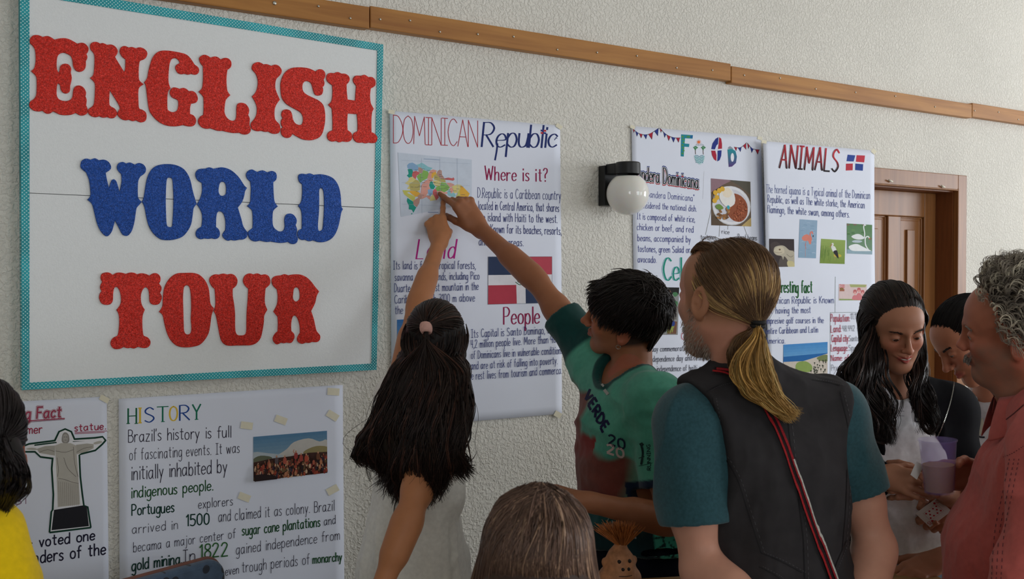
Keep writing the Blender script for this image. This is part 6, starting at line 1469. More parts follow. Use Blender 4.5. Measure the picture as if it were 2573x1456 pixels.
    decal('strap_edge', [K.line([(p[0]+8, p[1]-4) for p in st[6:]], 3.6, (190, 186, 180), .0066, 10)], who, M_THREAD, 'white braided edge of the strap')
    # black collar band of the vest
    trousers(R, (28, 30, 36), who, 1.06); shoes(R, (40, 36, 34), who)
    # hair swept back into a ponytail
    tie = at(1905, 814, 1.965); tu = unit((H.inv(tie)-SC_C)/SC_R)
    def ok(v):
        if v[1] > .52 and v[2] < .86: return False
        if v[1] > -.1 and v[2] < .08 and abs(v[0]) > .3: return False
        if v[2] < -.5: return False
        d = np.linalg.norm((np.array(v)-unit((.12, -.5, .86))))
        return RNG.random() < (1 if d > .5 else .22+.35*d)
    U = rdir(1250, ok); paths = []; M = 20
    for u_ in U:
        sag = slerp(u_, tu, .5); sag = unit(sag+np.array((0, 0, -.10))*(u_[2] < .5))
        c = [scalp(H, u_, .0015), scalp(H, slerp(u_, sag, .55), .004), scalp(H, sag, .005), scalp(H, slerp(sag, tu, .6), .006+.002*RNG.random())]
        c.append(tie+RNG.normal(0, .003, 3)); paths.append(resample(c, M)+np.outer(np.sin(np.linspace(0, 3, M))*RNG.normal(0, .0015), UPW))
    for i in range(60): u_ = unit((RNG.uniform(-.75, -.2), .62+RNG.normal(0, .06), .72)); p0 = scalp(H, u_, .002); U.append(u_); paths.append(resample([p0, p0+UPW*.010+dc(-.6, 0, .5)*.006, p0+UPW*(.012+.008*RNG.random())+dc(.3, 0, -.6)*.02, p0+UPW*.008+dc(.6, -.1, -1)*(.05+.02*RNG.random())], M))
    n1 = len(paths); cols = hcol((158, 124, 84), n1, .35, (206, 170, 112), .25)
    for i, u_ in enumerate(U):
        if u_[2] > .35 and u_[1] > -.3: cols[i] = np.array(srgb((112, 84, 60)))*(1+RNG.uniform(-.25, .25))
    Ra = np.where(np.array([u[2] > .7 for u in U]), RNG.uniform(.0005, .001, n1), RNG.uniform(.0008, .0017, n1))
    tail = []
    for i in range(520):
        a = RNG.normal(0, .5); a = max(-1.1, min(1.1, a)); b = RNG.normal(0, .4); n_ = lambda s: RNG.normal(0, s)
        Lr = RNG.random(); zz = 1.965-.02*b
        c = [tie+RNG.normal(0, .003, 3), at(1900+14*a+6, 846, zz-.02), at(1890+36*a+n_(3), 895, zz-.035), at(1893+44*a+n_(4), 945, zz-.035), at(1915+40*a+n_(5), 985+n_(5), zz-.025)]
        if Lr > .2: c.append(at(1955+26*a+n_(6), 1020+n_(6), zz-.01))
        if Lr > .4: c.append(at(1988+14*a+n_(8), 1045+n_(7)-8*a, zz))
        p = resample(c, M); tt = np.linspace(0, 1, M); p += np.outer(.0035*np.sin(tt*9+3*a)*tt, RT); tail.append(p)
    n2 = len(tail); dark = []
    for i in range(200):
        n_ = lambda s: RNG.normal(0, s); k_ = RNG.random()
        x_ = -34*k_
        dark.append(resample([at(1893+n_(5), 830+n_(3), 1.985), at(1868+x_*.6+n_(3), 858+n_(4), 1.978), at(1862+x_+n_(3), 892+n_(5), 1.972), at(1872+x_*.8+n_(4), 930+n_(5), 1.968), at(1898+x_*.4+n_(5), 962+n_(5), 1.965), at(1935+n_(8), 1003+n_(6), 1.96)], M))
    hairmesh('hair', [dens(paths, Ra, cols), dens(tail, RNG.uniform(.0012, .0023, n2), hcol((170, 130, 70), n2, .4, (216, 180, 112), .3)), dens(dark, RNG.uniform(.0014, .0026, len(dark)), hcol((104, 76, 48), len(dark), .35))], who, 'thinning light brown hair drawn into a blond ponytail')
    b = MB(); ax = unit(at(1902, 850, 1.97)-tie); X_ = unit(np.cross(ax, RT)); Y_ = np.cross(ax, X_)
    for o in (-.004, .004): b.lathe([(.0115+.0045*math.cos(t), .0045*math.sin(t)) for t in np.linspace(-math.pi, math.pi, 9)], tie+ax*o, 18, (X_, Y_, ax))
    b.build('hair_band', mat('black_elastic', (18, 18, 20), .7, var=.1, vscale=200), who, smooth=True)
    K = Skin(BV, BQ); bd = []
    for i in range(2200):
        q = np.array((RNG.choice((-1, 1))*RNG.uniform(.0, .07), RNG.uniform(.0, .09), RNG.uniform(-.118, -.015)))
        if q[2] > -.05 and (abs(q[0]) < .03 and q[2] > -.045 or q[1] > .055-.4*(q[2]+.05) and abs(q[0]) < .045) or abs(q[2]+.06) < .008 and abs(q[0]) < .022: continue
        if q[2] > -.05 and q[1] > .035 or abs(q[0]) > .066 and q[2] > -.05: continue
        h = K.t.find_nearest(Vector(H(*q)))
        if h[0] is None or h[3] > .03: continue
        p = np.array(h[0]); n = np.array(h[1]); n = n if n@(p-H(0, 0, -.04)) > 0 else -n
        t = H.d(RNG.normal(0, .3), .3, -1); bd.append(resample([p-n*.001, p+n*.002+t*.004, p+n*.0025+t*(.005+.004*RNG.random())], 4))
    v, q, c = strand_mesh(bd, np.full(len(bd), .00042), hcol((176, 160, 146), len(bd), .3)); mesh_np('beard', v, quads=q, col=c, mat=M_HAIR, parent=who)
    for s in (-1, 1):
        b = MB(); b.cur = (.8, .78, .75); b.lathe([(.0125*math.sin(t)*H.k, .0125*math.cos(t)*H.k) for t in np.linspace(0, math.pi, 9)], H(s*.031, .0745, .004), 14, (H.R[:, 0], H.R[:, 2], H.R[:, 1])); b.build('eye', M_EYE, who, smooth=True)
man_ponytail()

# ================================================================ child with long straight hair in the foreground
def child():
    N, SL, SR, P = at(1345, 1590, 1.49), at(1215, 1690, 1.50), at(1490, 1690, 1.46), at(1350, 2150, 1.5)
    R = mkrig(N, SL, SR, P, dc(.1, 0, 1)); H = Frame(at(1352, 1408, 1.5), basis(dc(.1, -.06, 1), dc(0.05, 1, .05)), .93)
    who = person('person with straight light brown hair, only the back of the head in view', P)
    S = Solid(); torso(S, R, 0, .78); head(S, H, N, nr=.046); legs(S, R, 0, .74)
    for s, sg in ((SL, -1), (SR, 1)):
        e = s-UPW*.24+RT*sg*.03; w_ = e-UPW*.2+FH_*.05; arm(S, s, e, w_, .75); hand(S, hframe(w_, w_-e, dc(sg, 0, .2), sg > 0, .85), [(.3, .3, .2, .6)]+[(.3, .4, .3, 0)]*4, k=.85)
    V, Q = S.mesh(.009); mesh_np('body', relax(V, Q, 1), quads=Q, col=headpaint(H, (200, 150, 125), (170, 100, 90))(V), mat=M_SKIN, parent=who)
    S = Solid(); torso(S, R, .014, .8); S.cap(SL, SL-UPW*.14, .06, .06, .03); S.cap(SR, SR-UPW*.14, .06, .06, .03); S.cut(P+UPW*.0, -UPW); S.ell(N+UPW*.03, (.065, .065, .05), None, .01, 's')
    V, Q = S.mesh(.009); mesh_np('tee_shirt', relax(V, Q, 1), quads=Q, col=plain((120, 118, 130))(V), mat=M_CLOTH, parent=who)
    trousers(R, (40, 46, 60), who, .78); shoes(R, (70, 64, 62), who)
    wu = unit((.52, -.42, .74)); paths = []; M = 22
    U = rdir(1900, lambda v: not (v[1] > .4 and v[2] < .55) and v[2] > -.25)
    for u_ in U:
        th = math.atan2(u_[0], -u_[1]); px = 1345+math.sin(th)*150; n_ = lambda s: RNG.normal(0, s)
        dep = 1.505-.085*math.cos(th); k0 = RNG.random()
        side = unit((math.sin(th), -math.cos(th), -.15)); st = slerp(wu, u_, .35+.65*k0) if k0 < .5 else u_
        c = [scalp(H, st, .004+.004*RNG.random()), scalp(H, slerp(st, side, .5), .010), scalp(H, side, .014)]
        c += [at(1345+math.sin(th)*(158+8*RNG.random())+n_(3), 1520, dep), at(1342+math.sin(th)*172+n_(6), 1640, dep-.02), at(1340+math.sin(th)*178+n_(8), 1740+n_(20), dep-.035)]
        paths.append(resample(c, M))
    S = Solid(); S.ell(H(*SC_C), (SC_R+.004)*H.k, H.R, .01); S.cap(H(0, -.03, .0), at(1345, 1600, 1.45), .078, .095, .03); S.ell(H(0, .085, -.05), np.array((.06, .07, .1))*H.k, H.R, .01, 's')
    V, Q = S.mesh(.007)
    hairmesh('hair', [(V, Q, hcol((64, 48, 42), len(V), .05)), dens(paths, RNG.uniform(.0011, .0022, len(paths)), hcol((104, 80, 68), len(paths), .35, (156, 126, 104), .12))], who, 'long straight light brown hair')
child()

# ================================================================ person in yellow at the left edge
def yellow():
    N, SL, SR, P = at(-100, 1300, 1.62), at(-235, 1345, 1.72), at(-72, 1362, 1.56), at(-130, 1850, 1.62)
    R = mkrig(N, SL, SR, P, dc(-.3, 0, 1)); H = Frame(at(-74, 1130, 1.62), basis(dc(-.5, -.05, .85)), .98)
    who = person('person in a yellow T-shirt with dark tied hair, cut off by the left edge', P)
    E, W = at(34, 1610, 1.52), at(10, 1870, 1.5)
    S = Solid(); torso(S, R, 0, .92); head(S, H, N); legs(S, R, 0, .95); arm(S, SR, E, W, .95); e2 = SL-UPW*.28; arm(S, SL, e2, e2-UPW*.24+FH_*.05, .95)
    hand(S, hframe(W, W-E, dc(1, 0, 0), True, 1.), [(.3, .3, .2, .6)]+[(.3, .4, .3, 0)]*4); w2 = e2-UPW*.24+FH_*.05; hand(S, hframe(w2, w2-e2, dc(-1, 0, 0), False, 1.), [(.3, .3, .2, .6)]+[(.3, .4, .3, 0)]*4)
    V, Q = S.mesh(.008); mesh_np('body', relax(V, Q, 1), quads=Q, col=headpaint(H, (150, 92, 66), (130, 70, 60))(V), mat=M_SKIN, parent=who)
    e1 = SR+(E-SR)*.52; n = unit(E-SR)
    S = Solid(); torso(S, R, .014, .92); S.cap(SR, e1, .066, .070, .03); S.cap(SL, SL-UPW*.17, .062, .066, .03); S.cap(e1-n*.015, E, .056, .066, .004, 's')
    S.cut(P-UPW*.02, -UPW); S.ell(N+UPW*.03, (.066, .066, .05), None, .01, 's')
    V, Q = S.mesh(.006); V = relax(V, Q, 1); V = wrinkle(V, vnormals(V, Q), [((8, 8, 6), .006, 3, None)])
    mesh_np('tee_shirt', V, quads=Q, col=plain((244, 206, 14))(V), mat=M_CLOTH, parent=who); trousers(R, (30, 34, 46), who, .98); shoes(R, (50, 46, 44), who)
    tu = unit((.35, -.85, -.1)); tie = scalp(H, tu, .015); paths = []; M = 16
    for u_ in rdir(700, lambda v: not (v[1] > .4 and v[2] < .5) and v[2] > -.6):
        paths.append(resample(over(H, u_, tu, 4, .005, .012)+[tie], M))
    for i in range(330):
        a = RNG.normal(0, .5); n_ = lambda s: RNG.normal(0, s)
        paths.append(resample([tie+RNG.normal(0, .006, 3), at(20+22*a, 1150, 1.55+n_(.02)), at(34+24*a+n_(5), 1195, 1.545+n_(.025)), at(24+26*a+n_(5), 1235, 1.55+n_(.02)), at(6+18*a+n_(6), 1268+n_(10), 1.55)], M))
    S = Solid(); S.ell(H(*SC_C), (SC_R+.006)*H.k, H.R, .01); S.ell(at(14, 1190, 1.56), (.032, .032, .052), None, .03); S.ell(H(0, .085, -.05), np.array((.06, .07, .1))*H.k, H.R, .01, 's'); S.ell(H(0, .02, -.11), np.array((.09, .09, .07))*H.k, H.R, .01, 's')
    V, Q = S.mesh(.006); hairmesh('hair', [(V, Q, hcol((20, 16, 17), len(V), .05)), dens(paths, RNG.uniform(.0014, .0026, len(paths)), hcol((30, 24, 25), len(paths), .35))], who, 'dark tied hair')
yellow()
def collar(name, N, R, col, parent, r=.066, h=.035, open_=.5, drop=.03, m=None, k=1.0):
    """a folded shirt collar around the neck base, open in front"""
    B = basis(R.f); V = []; n = 30
    for i in range(n+1):
        a = -math.pi+open_/2+(2*math.pi-open_)*i/n; a -= math.pi/2*0
        d = B[:, 0]*math.sin(a+math.pi)+B[:, 1]*math.cos(a+math.pi); fr = max(0, d@B[:, 1])
        base = N+UPW*(.012-.035*fr)*k
        V += [base+d*(r+.004)*k-UPW*.01, base+d*(r-.004)*k+UPW*h*.9*k, base+d*(r+.002)*k+UPW*h*k, base+d*(r+.016+.012*fr)*k-UPW*(drop*.3+drop*.7*fr)*k+UPW*.006, base+d*(r+.013+.012*fr)*k-UPW*(drop*.3+drop*.7*fr)*k]
    Q = [(i*5+j, (i+1)*5+j, (i+1)*5+j+1, i*5+j+1) for i in range(n) for j in range(4)]
    o = mesh_np(name, np.array(V), quads=Q, col=np.tile(srgb(col), (len(V), 1)), mat=m or M_CLOTH, parent=parent); sd = o.modifiers.new('s', 'SOLIDIFY'); sd.thickness = .0025
    ss = o.modifiers.new('u', 'SUBSURF'); ss.levels = 1; ss.render_levels = 1
    return o
def lock(px, n, sd, wave=.006, M=26, f=13, r=(.0012, .0024), z0=0):
    out = []
    for i in range(n):
        a, b = RNG.normal(0, 1), RNG.normal(0, 1); tt = np.linspace(0, 1, M)
        p = resample([at(x+a*s*.6, y, Z+b*s*.0006) for x, y, Z, s in px], M); ph = RNG.normal(0, .5)+a; m_ = 1-.22*RNG.random(); p = np.stack([np.interp(tt*m_, tt, p[:, j]) for j in range(3)], 1)
        w = wave*np.clip(tt-.15, 0, 1); p += np.outer(w*np.sin(f*tt+ph), RT)+np.outer(w*.7*np.cos(f*tt+ph), FH_); out.append(p[:max(8, int(M*(1-.25*RNG.random())))] if False else p)
    return out
# ================================================================ smiling girl with a black jacket
def girl_smiling():
    N, SL, SR, P = at(2244, 985, 2.66), at(2376, 1040, 2.68), at(2122, 1032, 2.66), at(2250, 1400, 2.70)
    R = mkrig(N, SL, SR, P, dc(.12, 0, -1)); H = Frame(at(2249, 824, 2.58), basis(dc(.06, -.37, -.925), dc(-.06, .92, -.39)), .86)
    who = person('person smiling down in a black jacket over a white polo shirt, long wavy dark hair', P)
    E2, W2 = at(2106, 1225, 2.54), at(2214, 1197, 2.42); E1, W1 = at(2412, 1250, 2.62), at(2345, 1225, 2.44)
    S = Solid(); torso(S, R, 0, .86); head(S, H, N, smile=2.2, mouth_open=True, nose=.98, jaw=1.06, eyes=.0027, nr=.047); legs(S, R, 0, .9)
    arm(S, SR, E2, W2, .84); arm(S, SL, E1, W1, .84)
    hand(S, hframe(W2, dc(.66, -.06, -.72), dc(-.55, .30, -.75), True, .86), [(.9, .5, .3, .9), (.75, .6, .3, .10), (.55, .6, .3, .02), (.6, .7, .35, -.06), (.5, .6, .3, -.18)], k=.86)
    hand(S, hframe(W1, dc(-.8, .1, -.3), dc(.3, .3, -1), False, .93), [(.4, .5, .4, .7)]+[(.5, .9, .5, 0)]*4, k=.93)
    V, Q = S.mesh(.009, [(*box(H.c, N, m=.13), .0024), (*box(W2, at(2310, 1200, 2.34), m=.07), .0022), (*box(W1, m=.09), .003)])
    sk = (172, 120, 94); BV = relax(V, Q, 1, .25)
    mesh_np('body', BV, quads=Q, col=headpaint(H, sk, (176, 66, 70), scalp=((26, 20, 19), lambda q: 1.*(q[:, 1] < .0)*(q[:, 2] > -.1)*(q[:, 1] > -.2)*(q[:, 2] < .2)*(np.abs(q[:, 0]) < .11)))(V), mat=M_SKIN, parent=who); K = Skin(V, Q)
    eyes(H, who, (.1, -.55)); brows(H, who, K, (48, 34, 28)); lashes(H, who)
    b = MB(); b.cur = srgb((196, 186, 176)); b.tube([H(x, .0940-13*x*x, -.0612+10*x*x) for x in np.linspace(-.015, .015, 7)], [.0008, .0018, .0021, .0022, .0021, .0018, .0008], 6); b.build('teeth', M_EYE, who, smooth=True)
    nl = []
    for tip in ((2318, 1205), (2294, 1219)): pass
    S = Solid(); torso(S, R, .013, .86, bust=.03); S.ell(P+UPW*.04, (.150, .120, .16), basis(R.f), .05); S.cap(SR, SR+(E2-SR)*.35, .056, .054, .03); S.cap(SL, SL+(E1-SL)*.35, .056, .054, .03); S.cut(P+UPW*.045, -UPW+.04*RT); S.ell(N+UPW*.03+R.f*.03, (.056, .066, .05), basis(R.f), .008, 's')
    V, Q = S.mesh(.0055); V = relax(V, Q, 1); V = wrinkle(V, vnormals(V, Q), [((8, 8, 7), .009, 31, None), ((22, 22, 20), .002, 8, None)])
    mesh_np('polo_shirt', V, quads=Q, col=plain((240, 240, 246))(V), mat=M_CLOTH, parent=who)
    collar('collar', N+UPW*.0, R, (240, 240, 246), who, r=.058, h=.03, open_=1.1, drop=.035)
    K = Skin(V, Q); it = [K.line([(2258, 960), (2248, 1000), (2246, 1030)], 9, (214, 214, 222), .003), K.line([(2253, 962), (2243, 1030)], 1.6, (150, 150, 160), .0036), K.line([(2240, 1032), (2272, 1034)], 1.4, (170, 170, 178)), K.line([(2240, 1044), (2272, 1046)], 1.4, (170, 170, 178))]
    decal('placket', it, who)
    bd = [(2304, 1036), (2324, 1040), (2322, 1060), (2302, 1058)]
    decal('crest', [K.poly([(2306, 1040), (2330, 1036), (2328, 1058), (2304, 1058)], (206, 200, 176)), K.line([(2300, 1034), (2299, 1050), (2301, 1060), (2316, 1061), (2326, 1058)], 3.5, (34, 36, 46), .002), K.line([(2303, 1034), (2307, 1042)], 3, (212, 186, 70), .0022)], who, label='small embroidered crest')
    # jacket, open in front
    S = Solid(); torso(S, R, .026, .90); S.ell(P+UPW*.05, (.172, .140, .17), basis(R.f), .05); S.cap(SR, E2, .072, .064, .03); S.cap(E2, W2-(W2-E2)*.12, .060, .046, .02); S.cap(SL, E1, .072, .062, .03); S.cap(E1, W1-(W1-E1)*.05, .058, .045, .02)
    S.cap(W2-(W2-E2)*.2, W2, .036, .040, .003, 's'); S.cap(W1-(W1-E1)*.12, W1, .036, .040, .003, 's')
    f, r = R.f, R.B[:, 0]; mid = (N+P)/2+r*-.010
    hw = lambda z: 0
    lo, hi = P+UPW*-.2, N+UPW*.1
    a_, b_ = (N+r*.052+f*.05), (P+r*.100+f*.05); c_, d_ = (N-r*.066+f*.05), (P-r*.135+f*.05)
    def wedge(P_):
        z = (P_[:, 2]-P[2])/(N[2]-P[2]); q = P_-P.astype(f32); x = q@r.astype(f32)-((N-P)@r*z).astype(f32); y = q@f.astype(f32)-((N-P)@f*z).astype(f32)
        x0 = -.135+.072*z; x1 = .100-.045*z
        return np.maximum(np.maximum(x-x1, x0-x), .0-y).astype(f32)
    S.fn(wedge, N-.4, N+.4, .006, 's'); S.p[-1] = ('s', .006, wedge, P-.5, N+.3)
    S.cut(P-UPW*.13, -UPW); S.ell(N+UPW*.03, (.062, .07, .06), basis(R.f), .008, 's')
    V, Q = S.mesh(.0055); V = relax(V, Q, 1); V = wrinkle(V, vnormals(V, Q), [((9, 9, 7), .006, 41, None)])
    mesh_np('jacket', V, quads=Q, col=plain((17, 17, 21))(V), mat=M_BLACKCLOTH, parent=who); K = Skin(V, Q)
    decal('zipper', [K.line([(2398, 948), (2394, 985), (2382, 1030), (2364, 1080), (2356, 1100)], 2.2, (150, 148, 150), .002, 30, dash=True)], who, M_STEEL); decal('zipper', [K.line([(2082, 945), (2093, 968), (2104, 1000), (2110, 1020)], 2.2, (150, 148, 150), .002, 30, dash=True)], who, M_STEEL)
    decal('zipper', [K.line([(2376, 1290), (2380, 1320), (2384, 1350)], 2.2, (160, 158, 160), .002, 30, dash=True)], who, M_STEEL)
    trousers(R, (96, 108, 122), who, .90); shoes(R, (220, 220, 222), who)
    # hair
    tu = unit((0, -.9, -.25)); tie = scalp(H, tu, .012); paths = []; M = 26
    ok = lambda v: not (v[1] > .42+.1*abs(v[0]) and v[2] < .44) and v[2] > -.55
    def hairline(n, cz, back, ear=True):
        out = []
        for i in range(n):
            ph = RNG.uniform(-1, 1); s_ = abs(ph); sg = np.sign(ph); j = RNG.normal(0, .018)
            if s_ < .55: t = s_/.55; a0 = unit((sg*.74*t+RNG.normal(0, .02), .84-.30*t+j, cz-.22*t**1.6))
            else: t = (s_-.55)/.45; a0 = unit((sg*(.74+.2*t), .54-.34*t+j, cz-.26-.42*t))
            m = unit((sg*min(1, s_*1.4)+RNG.normal(0, .03), -.12, .82-1.0*s_+RNG.normal(0, .05))); out.append(resample(over(H, a0, m, 3, .003, .012)+over(H, m, unit((sg*.3*s_, -.93, back+RNG.normal(0, .1))), 3, .013, .017)[1:], M))
        return out
    paths = hairline(1300, .40, -.2)
    for u_ in rdir(500, lambda v: ok(v) and v[1] < .1): paths.append(resample(over(H, u_, unit((u_[0]*.5, -.9, -.3)), 5, .008, .016), M))
    for i in range(420):
        sg = RNG.choice((-1, 1)); b0 = unit((sg*.9, .44-.8*RNG.random(), .22)); c0 = unit((sg*.98, .10-.5*RNG.random(), -.45)); paths.append(resample(over(H, b0, unit(b0+c0), 2, .010, .019)+over(H, unit(b0+c0), c0, 2, .020, .022)[1:]+[H(sg*.082, -.01-.04*RNG.random(), -.075)], M))
    L1 = lock([(2196, 800, 2.57, 8), (2192, 838, 2.57, 12), (2176, 885, 2.54, 22), (2162, 940, 2.51, 36), (2168, 1000, 2.49, 40), (2192, 1055, 2.47, 33), (2216, 1095, 2.46, 25), (2228, 1118, 2.455, 18)], 520, 0, .020, M, 15)
    L2 = lock([(2300, 790, 2.60, 6), (2317, 842, 2.61, 6), (2315, 890, 2.60, 8), (2309, 940, 2.56, 17), (2312, 990, 2.53, 20), (2328, 1035, 2.515, 17), (2336, 1068, 2.51, 14), (2330, 1095, 2.51, 12)], 300, 0, .015, M, 14)
    curl = []
    for (x, y, rx) in ((2222, 1098, 20), (2212, 1106, 26), (2330, 1076, 14), (2336, 1082, 18)):
        for i in range(16):
            k = RNG.normal(0, 2); Zc = 2.45 if x < 2300 else 2.505
            curl.append(resample([at(x-rx+k, y-30, Zc), at(x-rx*.8+k, y-6, Zc), at(x+k, y+9+k*.5, Zc-.004), at(x+rx*.8+k, y-2+k, Zc), at(x+rx+k, y-20, Zc)], M))
    fly = [p+np.outer(np.linspace(0, 1, M)**1.4*RNG.normal(0, .022), RT)+np.outer(.006*np.sin(np.linspace(0, 9, M)+i), RT) for i, p in enumerate(L1[:60])]
    cap = capmesh(H, lambda q: np.minimum(np.where((q[:, 1] > .42) & (q[:, 2] < .42), -1, 1), np.where(q[:, 2] > -.6, 1, -1)), .006, (22, 17, 16), extra=lambda S: [S.ell(H(s*.072, -.012, -.012), np.array((.022, .034, .046))*H.k, H.R, .02*H.k) for s in (-1, 1)])
    allp = paths+L1+L2+curl+fly; rad = np.r_[RNG.uniform(.0014, .0026, len(paths)), RNG.uniform(.0013, .0026, len(L1)+len(L2)), np.full(len(curl), .0014), np.full(len(fly), .0005)]
    hairmesh('hair', [cap, dens(allp, rad, hcol((36, 27, 25), len(allp), .4, (62, 42, 34), .1))], who, 'long wavy dark hair')
    for px, py in ((2236, 1036),): pass
girl_smiling()

# ================================================================ second girl, head bowed over the cards
def girl_bowed():
    N, SL, SR, P = at(2492, 1000, 2.90), at(2625, 1065, 2.80), at(2436, 1058, 3.0), at(2530, 1440, 2.95)
    R = mkrig(N, SL, SR, P, dc(-.55, 0, -.85)); H = Frame(at(2432, 855, 2.80), basis(dc(-.79, -.60, -.09), dc(-.61, .79, .06)), .935)
    who = person('person with smooth black tied hair and a white polo shirt, head bowed over cards', P)
    E2, W2 = at(2462, 1235, 2.84), at(2398, 1246, 2.59); E1, W1 = at(2540, 1335, 2.62), at(2362, 1405, 2.46)
    S = Solid(); torso(S, R, 0, .88); head(S, H, N, nose=1.02, eyes=.0018, nr=.047); legs(S, R, 0, .9); arm(S, SR, E2, W2, .84); arm(S, SL, E1, W1, .88)
    hand(S, hframe(W2, dc(-.55, -.55, -.1), dc(.5, .25, .85), True, .95), [(.2, .5, .3, .9), (.5, .7, .4, .1), (.75, .9, .5, 0), (.8, 1.0, .5, 0), (.7, .8, .4, -.1)], k=.95)
    hand(S, hframe(W1, dc(-.9, -.30, -.28), dc(-.05, 1, -.35), False, 1.), [(.2, .2, .2, .6), (.2, .15, .1, .08), (.2, .2, .1, 0), (.22, .2, .1, -.05), (.25, .2, .1, -.16)])
    V, Q = S.mesh(.009, [(*box(H.c, N, m=.13), .0024), (*box(W2, at(2330, 1310, 2.58), m=.07), .0022), (*box(W1, at(2260, 1445, 2.4), (W1+E1)/2, m=.07), .0026)])
    mesh_np('body', relax(V, Q, 1, .25), quads=Q, col=headpaint(H, (186, 126, 98), (170, 80, 78))(V), mat=M_SKIN, parent=who); K = Skin(V, Q)
    eyes(H, who, (0, -.6)); brows(H, who, K, (38, 28, 26), .0013, 54, .005); lashes(H, who, z=.0012)
    S = Solid(); torso(S, R, .015, .88, bust=.03); S.cap(SR, SR+(E2-SR)*.5, .058, .060, .03); S.cap(SL, SL+(E1-SL)*.5, .058, .060, .03); S.cut(P-UPW*.02, -UPW); S.ell(N+UPW*.03+R.f*.02, (.056, .064, .045), basis(R.f), .008, 's')
    V, Q = S.mesh(.006); V = relax(V, Q, 1); V = wrinkle(V, vnormals(V, Q), [((8, 8, 6), .006, 51, None)])
    mesh_np('polo_shirt', V, quads=Q, col=plain((214, 214, 218))(V), mat=M_CLOTH, parent=who); K = Skin(V, Q)
    collar('collar', N, R, (218, 218, 222), who, r=.058, h=.028, open_=1.1, drop=.035)
    decal('crest', [K.poly([(2452, 1062), (2470, 1050), (2476, 1085), (2462, 1096), (2448, 1086)], (206, 204, 184)), K.line([(2456, 1066), (2443, 1078), (2446, 1090), (2462, 1099), (2475, 1100)], 4, (36, 38, 48), .002)], who, label='embroidered crest with a dark outline')
    trousers(R, (70, 88, 112), who, .92); shoes(R, (60, 60, 66), who)
    tu = unit((0, -.95, -.1)); tie = scalp(H, tu, .015); M = 18; paths = []
    for i in range(1300):
        ph = RNG.uniform(-1, 1); s_ = abs(ph); sg = np.sign(ph); j = RNG.normal(0, .012)
        if s_ < .6: t = s_/.6; a0 = unit((sg*.82*t+RNG.normal(0, .02), .97-.42*t+j, .10-.06*t))
        else: t = (s_-.6)/.4; a0 = unit((sg*(.82+.14*t), .55-.5*t+j, .04-.08*t))
        m = unit((sg*min(1, 1.3*s_)+RNG.normal(0, .03), -.1, .85-.9*s_)); paths.append(resample(over(H, a0, m, 3, .003, .008)+over(H, m, tu, 3, .008, .010)[1:]+[tie], M))
    for u_ in rdir(300, lambda v: v[1] < 0 and v[2] > -.6): paths.append(resample(over(H, u_, tu, 4, .004, .008)+[tie], M))
    for i in range(120): paths.append(resample([tie, tie+H.d(RNG.normal(0, .2), -.5, -.3)*.03-UPW*.02, tie+H.d(RNG.normal(0, .2), -.4, 0)*.04-UPW*.12, tie+H.d(RNG.normal(0, .2), -.4, 0)*.05-UPW*.24], M))
    cap = capmesh(H, lambda q: np.where((q[:, 1] > .05) & (q[:, 2] < .12), -1, 1)*np.where(q[:, 2] > -.5, 1, -1), .004, (16, 13, 14))
    hairmesh('hair', [cap, dens(paths, RNG.uniform(.0012, .0022, len(paths)), hcol((22, 18, 19), len(paths), .25))], who, 'smooth black hair tied back')
girl_bowed()

